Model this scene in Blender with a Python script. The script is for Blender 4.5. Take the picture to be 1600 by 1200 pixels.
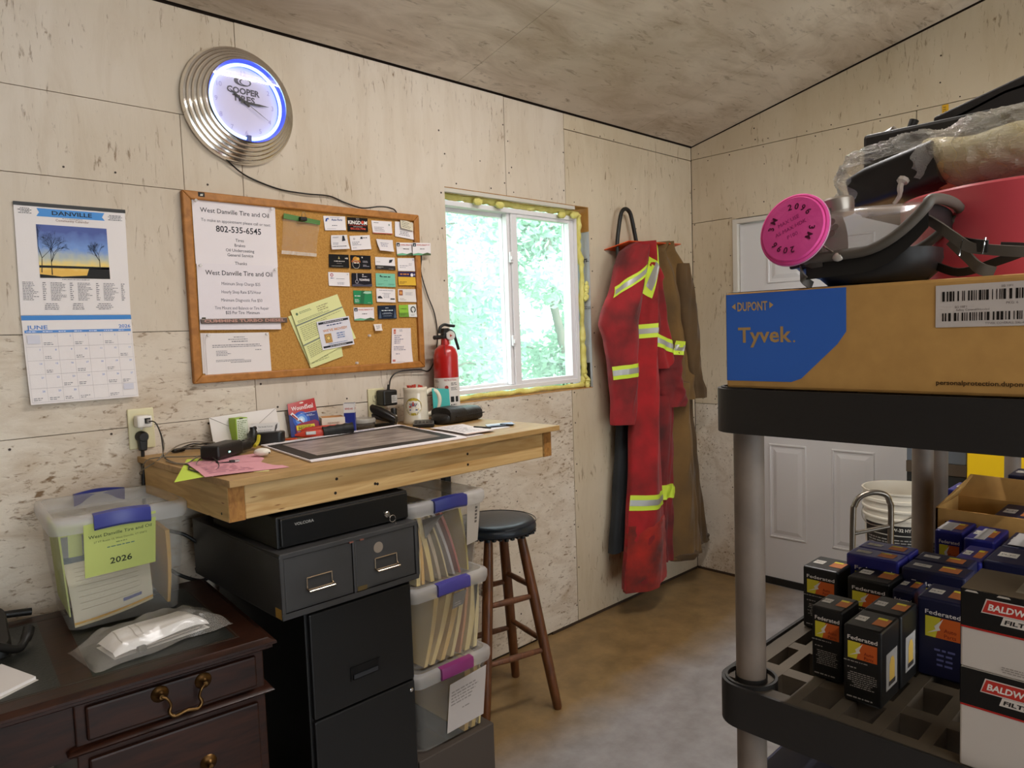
import bpy, bmesh, math, random
from mathutils import Vector, Matrix
for o in list(bpy.data.objects): bpy.data.objects.remove(o)
SC = bpy.context.scene; COL = SC.collection
PI = math.pi; R = math.radians

# ------------------------------------------------ camera, sky, lights, exposure
cam = bpy.data.cameras.new('camera'); cam.sensor_fit = 'HORIZONTAL'; cam.sensor_width = 36.0
cam.lens = 1134.75/1600*36; cam.clip_start = .02; cam.clip_end = 200
CAM = bpy.data.objects.new('camera', cam); COL.objects.link(CAM)
def look(loc, yaw, pitch, roll):
    f = Vector((math.cos(pitch)*math.cos(yaw), math.cos(pitch)*math.sin(yaw), math.sin(pitch)))
    r = Vector((math.sin(yaw), -math.cos(yaw), 0)); d = f.cross(r)
    cr, sr = math.cos(roll), math.sin(roll)
    x = cr*r+sr*d; y = -(-sr*r+cr*d); z = -f
    return Matrix(((x.x,y.x,z.x,loc[0]),(x.y,y.y,z.y,loc[1]),(x.z,y.z,z.z,loc[2]),(0,0,0,1)))
CAM.matrix_world = look((-3.780,-2.351,1.465), .8033764, -.07148513, .03425309)
SC.camera = CAM
W = bpy.data.worlds.new('sky'); SC.world = W; W.use_nodes = True
bg = W.node_tree.nodes['Background']; bg.inputs[0].default_value = (.86,.94,1,1); bg.inputs[1].default_value = 5
SC.view_settings.view_transform = 'Standard'; SC.view_settings.look = 'None'
SC.view_settings.gamma = 1; SC.view_settings.exposure = 0.0; SC.view_settings.use_curve_mapping = False
LAMP_MAIN, LAMP_SHOP = 28, 16      # watts of the two ceiling strip lights
DOOR_LIGHT = 4                    # daylight through the open overhead door behind the camera

sun = bpy.data.lights.new('sun','SUN'); sun.energy = 4; sun.angle = R(2); sun.color = (1,.97,.9)
SUN = bpy.data.objects.new('sun', sun); COL.objects.link(SUN); SUN.rotation_euler = (R(38),0,R(-20))
# ------------------------------------------------ materials
def lin(h):
    if not isinstance(h, str): return tuple(h)
    h = h.lstrip('#'); c = [int(h[i:i+2],16)/255 for i in (0,2,4)]
    return tuple(x/12.92 if x <= .04045 else ((x+.055)/1.055)**2.4 for x in c)
MATS = {}
def M(name, col, rough=.6, metal=0., var=None, bump=None, stretch=(1,1,1), coat=0, emit=None, spec=.5, sheen=0):
    """principled material; var=(scale, amount, second colour), bump=(scale, strength)"""
    if name in MATS: return MATS[name]
    m = bpy.data.materials.new(name); MATS[name] = m; m.use_nodes = True
    nt = m.node_tree; p = nt.nodes['Principled BSDF']; c = lin(col)
    p.inputs['Base Color'].default_value = (*c,1); p.inputs['Roughness'].default_value = rough
    p.inputs['Metallic'].default_value = metal; p.inputs['Specular IOR Level'].default_value = spec
    if coat: p.inputs['Coat Weight'].default_value = coat; p.inputs['Coat Roughness'].default_value = .15
    if sheen: p.inputs['Sheen Weight'].default_value = sheen
    if emit: p.inputs['Emission Color'].default_value = (*lin(emit[0]),1); p.inputs['Emission Strength'].default_value = emit[1]
    if var or bump:
        tc = nt.nodes.new('ShaderNodeTexCoord'); mp = nt.nodes.new('ShaderNodeMapping')
        mp.inputs['Scale'].default_value = stretch; nt.links.new(tc.outputs['Object'], mp.inputs[0])
    if var:
        n = nt.nodes.new('ShaderNodeTexNoise'); n.inputs['Scale'].default_value = var[0]; n.inputs['Detail'].default_value = 5
        nt.links.new(mp.outputs[0], n.inputs[0])
        r = nt.nodes.new('ShaderNodeValToRGB'); r.color_ramp.elements[0].position = .5-.5*(1-var[1])*.5; r.color_ramp.elements[1].position = .5+.5*(1-var[1])*.5+.02
        r.color_ramp.elements[0].color = (*lin(var[2]),1); r.color_ramp.elements[1].color = (*c,1)
        nt.links.new(n.outputs[0], r.inputs[0]); nt.links.new(r.outputs[0], p.inputs['Base Color'])
    if bump:
        n2 = nt.nodes.new('ShaderNodeTexNoise'); n2.inputs['Scale'].default_value = bump[0]; n2.inputs['Detail'].default_value = 4
        nt.links.new(mp.outputs[0], n2.inputs[0])
        b = nt.nodes.new('ShaderNodeBump'); b.inputs['Strength'].default_value = bump[1]; b.inputs['Distance'].default_value = .01
        nt.links.new(n2.outputs[0], b.inputs['Height']); nt.links.new(b.outputs[0], p.inputs['Normal'])
    return m
def veil(name, col, fac, rough=.25, gloss=.5):
    """clear or milky plastic / glass: part see-through, part tinted gloss"""
    if name in MATS: return MATS[name]
    m = M(name, col, rough, spec=gloss); nt = m.node_tree; p = nt.nodes['Principled BSDF']
    t = nt.nodes.new('ShaderNodeBsdfTransparent'); mx = nt.nodes.new('ShaderNodeMixShader'); mx.inputs[0].default_value = fac
    nt.links.new(t.outputs[0], mx.inputs[1]); nt.links.new(p.outputs[0], mx.inputs[2])
    nt.links.new(mx.outputs[0], nt.nodes['Material Output'].inputs[0]); return m
def glassy(name, tint=(1,1,1), refl=1.0):
    """thin pane: transparent with fresnel mirror reflection"""
    m = bpy.data.materials.new(name); MATS[name] = m; m.use_nodes = True; nt = m.node_tree; nt.nodes.clear()
    t = nt.nodes.new('ShaderNodeBsdfTransparent'); t.inputs[0].default_value = (*tint,1)
    g = nt.nodes.new('ShaderNodeBsdfGlossy'); g.inputs['Roughness'].default_value = .02
    f = nt.nodes.new('ShaderNodeLayerWeight'); f.inputs[0].default_value = .5
    pw = nt.nodes.new('ShaderNodeMath'); pw.operation = 'POWER'; pw.inputs[1].default_value = 5; nt.links.new(f.outputs['Facing'], pw.inputs[0])
    mu = nt.nodes.new('ShaderNodeMath'); mu.operation = 'MULTIPLY_ADD'; mu.inputs[1].default_value = .8; mu.inputs[2].default_value = .04*refl
    mx = nt.nodes.new('ShaderNodeMixShader'); o = nt.nodes.new('ShaderNodeOutputMaterial')
    nt.links.new(pw.outputs[0], mu.inputs[0]); nt.links.new(mu.outputs[0], mx.inputs[0])
    nt.links.new(t.outputs[0], mx.inputs[1]); nt.links.new(g.outputs[0], mx.inputs[2]); nt.links.new(mx.outputs[0], o.inputs[0])
    return m
def flecked(name, base, fleck, base2, scl, stretch, lo, hi, rough=.7, stain=('#a58a66',.24), bump=.35, turn=0.):
    """painted sheathing: base paint, elongated brown flecks where the paint missed, soft brown staining"""
    m = bpy.data.materials.new(name); MATS[name] = m; m.use_nodes = True; nt = m.node_tree; p = nt.nodes['Principled BSDF']
    p.inputs['Roughness'].default_value = rough; p.inputs['Specular IOR Level'].default_value = .3
    N = nt.nodes.new; L = nt.links.new
    tc = N('ShaderNodeTexCoord')
    def noise(scale, det, st=None, rot=0, dist=0., rg=.5):
        n = N('ShaderNodeTexNoise'); n.inputs['Scale'].default_value = scale; n.inputs['Detail'].default_value = det; n.inputs['Distortion'].default_value = dist; n.inputs['Roughness'].default_value = rg
        if st: mp = N('ShaderNodeMapping'); mp.vector_type = 'TEXTURE' if 0 else 'POINT'; mp.inputs['Rotation'].default_value = (0,rot,0); mp.inputs['Scale'].default_value = st; L(tc.outputs['Object'], mp.inputs[0]); L(mp.outputs[0], n.inputs[0])
        else: L(tc.outputs['Object'], n.inputs[0])
        return n.outputs[0]
    def ramp(src, p0, p1, c0=(0,0,0,1), c1=(1,1,1,1)):
        r = N('ShaderNodeValToRGB'); e = r.color_ramp.elements; e[0].position = p0; e[1].position = p1; e[0].color = c0; e[1].color = c1; L(src, r.inputs[0]); return r.outputs[0]
    def mix(fac, a, col):
        x = N('ShaderNodeMix'); x.data_type = 'RGBA'; L(fac, x.inputs[0]); L(a, x.inputs[6]); x.inputs[7].default_value = (*lin(col),1); return x.outputs[2]
    def madd(a, k, b): q = N('ShaderNodeMath'); q.operation = 'MULTIPLY_ADD'; q.inputs[1].default_value = k; L(a, q.inputs[0]); L(b, q.inputs[2]); return q.outputs[0]
    big = noise(3.1,4); col = ramp(noise(1.3,6), .38, .68, (*lin(base),1), (*lin(base2),1))
    st1 = noise(scl*.16, 8, stretch, turn, .8, .65); sr = ramp(madd(big,.35,st1), .62, .92); sm = N('ShaderNodeMath'); sm.operation = 'MULTIPLY'; sm.inputs[1].default_value = stain[1]; L(sr, sm.inputs[0]); col = mix(sm.outputs[0], col, stain[0])
    f1 = madd(big,.30,noise(scl,6,stretch,turn,.6,.62)); col = mix(ramp(f1,lo,hi), col, fleck)
    if turn: f2 = madd(big,.30,noise(scl*1.3,5,stretch,-turn*1.6,.4,.6)); col = mix(ramp(f2,lo+.01,hi), col, fleck)
    L(col, p.inputs['Base Color'])
    bp = N('ShaderNodeBump'); bp.inputs['Strength'].default_value = bump; bp.inputs['Distance'].default_value = .004; bp.invert = True
    L(f1, bp.inputs['Height']); L(bp.outputs[0], p.inputs['Normal'])
    return m
def woody(name, c1, c2, stretch, scl=6, rough=.6, coat=0, bump=.1, knots=None):
    m = M(name, c1, rough, coat=coat); nt = m.node_tree; p = nt.nodes['Principled BSDF']; N = nt.nodes.new; L = nt.links.new
    tc = N('ShaderNodeTexCoord'); mp = N('ShaderNodeMapping'); mp.inputs['Scale'].default_value = stretch; L(tc.outputs['Object'], mp.inputs[0])
    n = N('ShaderNodeTexNoise'); n.inputs['Scale'].default_value = scl; n.inputs['Detail'].default_value = 7; n.inputs['Distortion'].default_value = 1.2; L(mp.outputs[0], n.inputs[0])
    r = N('ShaderNodeValToRGB'); r.color_ramp.elements[0].position = .3; r.color_ramp.elements[1].position = .7
    r.color_ramp.elements[0].color = (*lin(c2),1); r.color_ramp.elements[1].color = (*lin(c1),1); L(n.outputs[0], r.inputs[0])
    src = r.outputs[0]
    if knots:
        v = N('ShaderNodeTexVoronoi'); v.inputs['Scale'].default_value = knots[0]; v.inputs['Randomness'].default_value = 1
        mp2 = N('ShaderNodeMapping'); mp2.inputs['Scale'].default_value = knots[1]; L(tc.outputs['Object'], mp2.inputs[0]); L(mp2.outputs[0], v.inputs[0])
        r3 = N('ShaderNodeValToRGB'); r3.color_ramp.elements[0].position = .03; r3.color_ramp.elements[1].position = .1
        r3.color_ramp.elements[0].color = (1,1,1,1); r3.color_ramp.elements[1].color = (0,0,0,1); L(v.outputs['Distance'], r3.inputs[0])
        mx = N('ShaderNodeMix'); mx.data_type = 'RGBA'; L(r3.outputs[0], mx.inputs[0]); L(src, mx.inputs[6]); mx.inputs[7].default_value = (*lin(knots[2]),1); src = mx.outputs[2]
    L(src, p.inputs['Base Color'])
    b = N('ShaderNodeBump'); b.inputs['Strength'].default_value = bump; b.inputs['Distance'].default_value = .003; L(n.outputs[0], b.inputs['Height']); L(b.outputs[0], p.inputs['Normal'])
    return m
def ink(h): return M('ink_'+(h if isinstance(h,str) else '%d'%(hash(h)%9999)).lstrip('#'), h, .55, spec=.3)
def paper(h): return M('paper_'+h.lstrip('#'), h, .75, spec=.2, bump=(300,.04))
def plastic(h, rough=.4): return M('plastic_'+h.lstrip('#')+'_%d'%int(rough*100), h, rough)

# ------------------------------------------------ mesh builder
LOC = {}
TX = {}
def glyphs(s, bold=0):
    k = (s, bold)
    if k not in TX:
        cu = bpy.data.curves.new('t','FONT'); cu.body = s; cu.size = 1; cu.resolution_u = 2 if len(s) > 3 else 3; cu.fill_mode = 'FRONT'; cu.offset = bold
        ob = bpy.data.objects.new('t', cu); me = bpy.data.meshes.new_from_object(ob)
        vs = [(v.co.x, v.co.y) for v in me.vertices]; fs = [tuple(p.vertices) for p in me.polygons]
        bpy.data.objects.remove(ob); bpy.data.meshes.remove(me); bpy.data.curves.remove(cu)
        x0 = min([v[0] for v in vs] or [0]); x1 = max([v[0] for v in vs] or [1])
        TX[k] = (vs, fs, x0, x1)
    return TX[k]
class Surf:
    """a flat or gently curled sheet in space: u right, v up, d out"""
    def __init__(s, bl, br, tr, tl, curl=0., wave=0.):
        s.q = [Vector(x) for x in (bl, br, tr, tl)]
        s.w = ((s.q[1]-s.q[0]).length+(s.q[2]-s.q[3]).length)/2; s.h = ((s.q[3]-s.q[0]).length+(s.q[2]-s.q[1]).length)/2
        s.n = (s.q[1]-s.q[0]).cross(s.q[3]-s.q[0]).normalized(); s.curl = curl; s.wave = wave
    def p(s, u, v, d=0.):
        a = u/s.w; b = v/s.h; q = s.q
        x = (q[0]*(1-a)+q[1]*a)*(1-b)+(q[3]*(1-a)+q[2]*a)*b
        return x+s.n*(d+s.curl*(1-b)**2+s.wave*math.sin(3.3*a+1.1)*math.sin(2.7*b+.4))
class CylSurf:
    """label surface wrapped on a cylinder about +z: u along the arc"""
    def __init__(s, c, r, a0, a1, z0, z1, r1=None):
        s.c = Vector(c); s.r = r; s.a0 = a0; s.a1 = a1; s.z0 = z0; s.w = abs(a1-a0)*r; s.h = z1-z0; s.r1 = r1 or r
    def p(s, u, v, d=0.):
        a = s.a0+(s.a1-s.a0)*u/s.w; r = s.r+(s.r1-s.r)*v/s.h+d
        return Vector((s.c.x+r*math.cos(a), s.c.y+r*math.sin(a), s.z0+v))
class MB:
    def __init__(s): s.v = []; s.f = []
    def add(s, vs, fs):
        k = len(s.v); s.v += [Vector(x) for x in vs]; s.f += [tuple(i+k for i in f) for f in fs]; return s
    def hexa(s, b, t):
        return s.add(list(b)+list(t), [(3,2,1,0),(4,5,6,7),(0,1,5,4),(1,2,6,5),(2,3,7,6),(3,0,4,7)])
    def box(s, x0, x1, y0, y1, z0, z1):
        return s.hexa([(x0,y0,z0),(x1,y0,z0),(x1,y1,z0),(x0,y1,z0)],[(x0,y0,z1),(x1,y0,z1),(x1,y1,z1),(x0,y1,z1)])
    def obox(s, c, size, m=None):
        m = m or Matrix(); c = Vector(c); a, b, h = [x/2 for x in size]
        P = lambda x,y,z: c+m@Vector((x,y,z))
        return s.hexa([P(-a,-b,-h),P(a,-b,-h),P(a,b,-h),P(-a,b,-h)],[P(-a,-b,h),P(a,-b,h),P(a,b,h),P(-a,b,h)])
    def grid(s, fn, nu, nv, cu=False, cv=False):
        k = len(s.v); mu = nu if cu else nu+1; mv = nv if cv else nv+1
        for j in range(mv):
            for i in range(mu): s.v.append(Vector(fn(i/nu, j/nv)))
        for j in range(nv):
            for i in range(nu):
                i2 = (i+1)%mu; j2 = (j+1)%mv
                s.f.append((k+j*mu+i, k+j*mu+i2, k+j2*mu+i2, k+j2*mu+i))
        return s
    def loft(s, rings, caps=True, closed=True):
        k = len(s.v); n = len(rings[0])
        for r in rings: s.v += [Vector(x) for x in r]
        for j in range(len(rings)-1):
            for i in range(n if closed else n-1):
                i2 = (i+1)%n; s.f.append((k+j*n+i, k+j*n+i2, k+(j+1)*n+i2, k+(j+1)*n+i))
        if caps: s.f.append(tuple(k+i for i in reversed(range(n)))); s.f.append(tuple(k+(len(rings)-1)*n+i for i in range(n)))
        return s
    def lathe(s, prof, c=(0,0,0), m=None, n=24, caps=True):
        m = m or Matrix(); c = Vector(c)
        return s.loft([[c+m@Vector((r*math.cos(2*PI*i/n), r*math.sin(2*PI*i/n), z)) for i in range(n)] for r, z in prof], caps)
    def tube(s, pts, r, n=8, closed=False):
        pts = [Vector(p) for p in pts]; rings = []; N = len(pts); up = None
        for i, p in enumerate(pts):
            a = pts[i-1] if (i or closed) else p; b = pts[(i+1)%N] if (i < N-1 or closed) else p
            t = (b-a).normalized()
            if up is None: up = Vector((0,0,1)) if abs(t.z) < .9 else Vector((1,0,0))
            x = t.cross(up).normalized(); up = x.cross(t).normalized()
            rr = r[i] if isinstance(r, (list,tuple)) else r
            rings.append([p+(x*math.cos(2*PI*k/n)+up*math.sin(2*PI*k/n))*rr for k in range(n)])
        if closed: rings.append(rings[0])
        return s.loft(rings, not closed)
    def rod(s, a, b, r0, r1=None, n=12): return s.tube([a,b],[r0, r0 if r1 is None else r1],n)
    def prism(s, pts, fn0, fn1):
        n = len(pts); return s.add([fn0(*p) for p in pts]+[fn1(*p) for p in pts], [tuple(reversed(range(n))), tuple(range(n,2*n))]+[(i,(i+1)%n,n+(i+1)%n,n+i) for i in range(n)])
    def ball(s, c, r, n=12, sq=(1,1,1), m=None):
        m = m or Matrix(); c = Vector(c); k = n//2
        return s.loft([[c+m@Vector((sq[0]*r*math.sin(PI*j/k)*math.cos(2*PI*i/n), sq[1]*r*math.sin(PI*j/k)*math.sin(2*PI*i/n), -sq[2]*r*math.cos(PI*j/k))) for i in range(n)] for j in [.02]+list(range(1,k))+[k-.02]])
    # flat print on a surface
    def rect(s, S, u0, v0, u1, v1, d=.0006, th=0, nu=1, nv=1):
        if th:
            s.grid(lambda a,b: S.p(u0+(u1-u0)*a, v0+(v1-v0)*b, d+th), nu, nv); s.grid(lambda a,b: S.p(u1-(u1-u0)*a, v0+(v1-v0)*b, d), nu, nv)
            for (a,b) in (((u0,v0),(u1,v0)),((u1,v0),(u1,v1)),((u1,v1),(u0,v1)),((u0,v1),(u0,v0))):
                m = nu if a[1] == b[1] else nv
                s.grid(lambda t,q: S.p(a[0]+(b[0]-a[0])*t, a[1]+(b[1]-a[1])*t, d+th*q), m, 1)
            return s
        return s.grid(lambda a,b: S.p(u0+(u1-u0)*a, v0+(v1-v0)*b, d), nu, nv)
    def poly(s, S, pts, d=.0006, th=0):
        if th: return s.prism(pts, lambda u,v: S.p(u,v,d), lambda u,v: S.p(u,v,d+th))
        return s.add([S.p(u,v,d) for u,v in pts], [tuple(range(len(pts)))])
    def disc(s, S, cu, cv, r, d=.0006, n=20, rv=None, th=0): return s.poly(S, [(cu+r*math.cos(2*PI*i/n), cv+(rv or r)*math.sin(2*PI*i/n)) for i in range(n)], d, th)
    def ringp(s, S, cu, cv, r0, r1, d=.0006, n=28, a0=0, a1=2*PI, k=1.):
        return s.grid(lambda a,b: S.p(cu+(r0+(r1-r0)*b)*math.cos(a0+(a1-a0)*a), cv+k*(r0+(r1-r0)*b)*math.sin(a0+(a1-a0)*a), d), n, 1)
    def text(s, S, t, u, v, size, al='c', d=.0006, fit=None, bold=0., rot=0., shear=0.):
        vs, fs, x0, x1 = glyphs(t, bold); kx = size if not fit else fit/max(x1-x0,1e-6)
        ox = {'l':x0, 'c':(x0+x1)/2, 'r':x1}[al]; cr, sr = math.cos(rot), math.sin(rot); k = len(s.v)
        for x, y in vs:
            X = (x-ox)*kx+shear*y*size; Y = y*size
            s.v.append(S.p(u+X*cr-Y*sr, v+X*sr+Y*cr, d))
        s.f += [tuple(i+k for i in f) for f in fs]; return s
    def lines(s, S, u0, v0, u1, v1, n, seed=1, d=.0006, th=.42, al='l'):
        """small print too fine to read: rows of word-length dashes"""
        r = random.Random(seed); dv = (v1-v0)/n; hh = abs(dv)*th
        for i in range(n):
            v = v1-(i+.5)*dv; ln = (u1-u0)*r.uniform(.55,1); u = u0 if al == 'l' else (u0+u1-ln)/2; e = u+ln
            while u < e:
                w = min(r.uniform(1.2,4.5)*hh, e-u); s.rect(S, u, v-hh/2, u+w, v+hh/2, d); u += w+hh*.8
        return s
    def build(s, name, mat, parent=None, label=None, cat=None, group=None, kind=None, bevel=0, smooth=None, base=None, sub=0, bseg=2):
        if base is None:
            if parent is not None: base = LOC[parent.name]
            else:
                xs = [v.x for v in s.v]; ys = [v.y for v in s.v]; zs = [v.z for v in s.v]
                base = Vector(((min(xs)+max(xs))/2,(min(ys)+max(ys))/2,min(zs)))
        base = Vector(base); me = bpy.data.meshes.new(name); me.from_pydata([v-base for v in s.v], [], s.f)
        me.materials.append(mat); me.validate()
        bm = bmesh.new(); bm.from_mesh(me); bmesh.ops.remove_doubles(bm, verts=bm.verts, dist=1e-6)
        if smooth is not None or bevel or sub: bmesh.ops.recalc_face_normals(bm, faces=bm.faces)
        bm.to_mesh(me); bm.free()
        if smooth is not None:
            me.polygons.foreach_set('use_smooth', [True]*len(me.polygons)); me.set_sharp_from_angle(angle=R(smooth))
        o = bpy.data.objects.new(name, me); COL.objects.link(o); LOC[o.name] = base
        if parent is not None: o.parent = parent
        else: o.location = base
        tag(o, label, cat, group, kind)
        if bevel:
            b = o.modifiers.new('edge','BEVEL'); b.width = bevel; b.segments = bseg; b.limit_method = 'ANGLE'; b.angle_limit = R(35)
        if sub: q = o.modifiers.new('soft','SUBSURF'); q.levels = sub; q.render_levels = sub
        return o
def tag(o, label=None, cat=None, group=None, kind=None):
    for k, x in (('label',label),('category',cat),('group',group),('kind',kind)):
        if x: o[k] = x
    return o
def thing(name, label, cat, loc, group=None):
    o = bpy.data.objects.new(name, None); COL.objects.link(o); o.location = loc; o.empty_display_size = .05
    LOC[o.name] = Vector(loc); return tag(o, label, cat, group)
def structure(name, loc=(0,0,0)):
    o = bpy.data.objects.new(name, None); COL.objects.link(o); o.location = loc; LOC[o.name] = Vector(loc); o['kind'] = 'structure'; return o
def piece(mesh_obj, parent, loc):
    """a copy of a part sharing its mesh"""
    c = mesh_obj.copy(); COL.objects.link(c); c.parent = parent; c.location = loc; return c
def dup(root, delta, label=None):
    r = root.copy(); COL.objects.link(r); r.location = root.location+Vector(delta); LOC[r.name] = LOC[root.name]+Vector(delta)
    if label: r['label'] = label
    for ch in list(root.children):
        c = ch.copy(); COL.objects.link(c); c.parent = r; LOC[c.name] = LOC[r.name]
        for g in list(ch.children):
            d = g.copy(); COL.objects.link(d); d.parent = c; LOC[d.name] = LOC[r.name]
    return r
def wallq(q, y, curl=0., wave=0.):
    """surface on the left wall from (x,z) corners given top-left, top-right, bottom-right, bottom-left"""
    tl, tr, br, bl = q; P = lambda c: (c[0], -y, c[1]); return Surf(P(bl), P(br), P(tr), P(tl), curl, wave)
def rrect(w, h, r, n=5, c=(0,0)):
    out = []
    for k,(sx,sy) in enumerate(((1,1),(-1,1),(-1,-1),(1,-1))):
        for i in range(n+1):
            a = PI/2*k+PI/2*i/n; out.append((c[0]+sx*(w/2-r)+r*math.cos(a), c[1]+sy*(h/2-r)+r*math.sin(a)))
    return out
def rotz(a): return Matrix.Rotation(a, 3, 'Z')
def spline(pts, n=6):
    pts = [Vector(p) for p in pts]; P = [pts[0]]+pts+[pts[-1]]; out = []
    for i in range(1, len(P)-2):
        a,b,c,d = P[i-1:i+3]
        for k in range(n):
            t = k/n; out.append(.5*((2*b)+(c-a)*t+(2*a-5*b+4*c-d)*t*t+(3*b-a-3*c+d)*t**3))
    return out+[pts[-1]]

# ------------------------------------------------ the room
PLY = flecked('painted_plywood', '#d9ccbb', '#80684e', '#cbbba4', 85, (1,1,.20), .765, .90, bump=.12)
PLY2 = flecked('yellower_painted_plywood', '#d2c2a8', '#7a6247', '#c2b093', 64, (1,1,.22), .76, .90, bump=.12)  # yellower, slightly darker tone of the plywood paint for the corner and back wall
OSB = flecked('painted_chipboard', '#ded2c1', '#7e6448', '#cdbda7', 60, (.42,1,1), .735, .87, bump=.4, turn=.35, stain=('#a3845e',.55))
CEIL = flecked('painted_ceiling_board', '#ded1bf', '#7a6650', '#c2b19c', 40, (.3,1,1), .73, .95, bump=.3, stain=('#8d7455',.6))
DARK = M('dark_gap', '#2a1a0e', .9)
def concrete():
    m = bpy.data.materials.new('brown_grey_concrete'); m.use_nodes = True; nt = m.node_tree; p = nt.nodes['Principled BSDF']; N = nt.nodes.new; L = nt.links.new
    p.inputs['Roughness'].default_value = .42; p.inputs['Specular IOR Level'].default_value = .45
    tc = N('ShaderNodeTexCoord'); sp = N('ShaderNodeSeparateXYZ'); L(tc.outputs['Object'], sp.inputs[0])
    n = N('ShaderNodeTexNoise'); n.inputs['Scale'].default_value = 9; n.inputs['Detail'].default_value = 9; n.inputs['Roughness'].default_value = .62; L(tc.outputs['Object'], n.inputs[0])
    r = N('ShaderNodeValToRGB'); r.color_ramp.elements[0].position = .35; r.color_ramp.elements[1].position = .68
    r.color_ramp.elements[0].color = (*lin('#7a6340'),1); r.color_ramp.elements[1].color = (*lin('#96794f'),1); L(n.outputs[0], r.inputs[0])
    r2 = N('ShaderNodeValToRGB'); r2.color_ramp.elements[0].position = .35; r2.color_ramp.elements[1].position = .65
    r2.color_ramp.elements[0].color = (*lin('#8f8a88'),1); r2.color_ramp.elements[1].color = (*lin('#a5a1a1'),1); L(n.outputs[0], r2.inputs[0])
    # grey out in the shop, brown in a strip along the wall, uneven edge between
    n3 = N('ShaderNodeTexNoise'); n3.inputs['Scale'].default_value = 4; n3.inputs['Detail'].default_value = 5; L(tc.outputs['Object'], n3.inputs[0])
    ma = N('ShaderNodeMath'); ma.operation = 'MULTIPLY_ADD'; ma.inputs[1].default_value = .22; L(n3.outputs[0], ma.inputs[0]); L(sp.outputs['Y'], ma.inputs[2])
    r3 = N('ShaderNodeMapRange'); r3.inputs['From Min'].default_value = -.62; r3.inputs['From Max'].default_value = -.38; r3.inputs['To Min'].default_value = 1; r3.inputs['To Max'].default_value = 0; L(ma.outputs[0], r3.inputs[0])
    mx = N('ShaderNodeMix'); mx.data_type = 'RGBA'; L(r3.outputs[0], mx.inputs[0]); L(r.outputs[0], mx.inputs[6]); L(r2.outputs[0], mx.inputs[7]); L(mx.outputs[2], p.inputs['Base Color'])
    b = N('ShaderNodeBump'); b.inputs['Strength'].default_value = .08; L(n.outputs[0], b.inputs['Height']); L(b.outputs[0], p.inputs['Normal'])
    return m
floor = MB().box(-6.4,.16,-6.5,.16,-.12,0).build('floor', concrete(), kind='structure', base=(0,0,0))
PITCH = .229
def ceil_z(y): return 2.503-PITCH*y if y > -3.2 else 2.503+PITCH*(6.4+y)
WX0, WX1, WZ0, WZ1 = -1.858, -.945, 1.172, 2.068      # rough opening of the window
# left wall
wl = structure('wall_left')
m = MB()
for a,b,c,d in ((-6.4,WX0,-.02,2.75),(WX1,.16,-.02,2.75),(WX0,WX1,-.02,WZ0),(WX0,WX1,WZ1,2.75)): m.box(a,b,.0112,.15,c,d)
m.build('studding', DARK, wl, base=(0,0,0))
def wpanel(pts, mat, wall, fn): return MB().prism(pts, lambda u,v: fn(u,v,0), lambda u,v: fn(u,v,.011)).build('panel', mat, wall, bevel=.0007, bseg=1)
fl = lambda u,v,d: Vector((u, .011-d, v))
g = .0009
def rc(x0,x1,z0,z1): return [(x0+g,z0+g),(x1-g,z0+g),(x1-g,z1-g),(x0+g,z1-g)]
for x0,x1,z0,z1,mt in ((-6.4,-4.06,.012,1.22,OSB),(-4.06,-2.72,.012,1.22,OSB),(-6.4,-3.9,1.22,1.503,PLY),(-3.9,-2.71,1.22,1.503,OSB),(-6.4,-2.71,1.503,1.94,PLY),
        (-6.4,-2.9,1.94,2.172,PLY),(-6.4,-2.71,2.172,2.497,PLY),(-2.9,-2.71,1.94,2.172,PLY),(-1.505,-1.112,WZ1,2.497,PLY),(-1.112,0,2.424,2.497,PLY2)):
    wpanel(rc(x0,x1,z0,z1), mt, wl, fl)
wpanel([(-2.719,.012),(-1.107,.012),(-1.107,WZ0),(WX0,WZ0),(WX0,1.218),(-2.719,1.218)], OSB, wl, fl)
wpanel([(-2.709,1.221),(WX0,1.221),(WX0,WZ1),(-1.507,WZ1),(-1.507,2.497),(-2.709,2.497)], PLY, wl, fl)
wpanel([(-1.103,.012),(-.002,.012),(-.002,2.421),(-1.110,2.421),(-1.110,WZ1),(WX1,WZ1),(WX1,WZ0),(-1.103,WZ0)], PLY2, wl, fl)
# back wall with the doorway
DY0, DY1, DZ = -.262, -1.205, 2.05
wb = structure('wall_back'); m = MB()
m.box(.0112,.15,DY0,.15,-.02,3.4).box(.0112,.15,-6.5,DY1,-.02,3.4).box(.0112,.15,DY1,DY0,DZ,3.4).build('studding', DARK, wb, base=(0,0,0))
fb = lambda u,v,d: Vector((.011-d, u, v))
for pts, mt in (([(-.002,.012),(-.258,.012),(-.258,1.003),(-.002,1.003)],OSB),([(-.002,1.006),(-.258,1.006),(-.258,2.06),(-.002,2.06)],PLY),
        ([(-.002,2.063),(-.258,2.063),(-.258,2.052),(-1.199,2.052),(-1.199,2.4255),(-.002,2.4255)],PLY),
        ([(-1.203,2.052),(-3.64,2.052),(-3.64,2.4255),(-1.203,2.4255)],PLY),([(-1.208,.012),(-3.64,.012),(-3.64,2.049),(-1.208,2.049)],PLY),([(-3.643,.012),(-6.4,.012),(-6.4,2.4255),(-3.643,2.4255)],PLY),
        ([(-.002,2.4285),(-6.398,2.4285),(-6.398,2.497),(-3.2,ceil_z(-3.2)-.014),(-.002,2.497)],PLY)):
    wpanel(pts, PLY2 if mt is PLY else mt, wb, fb)
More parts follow.
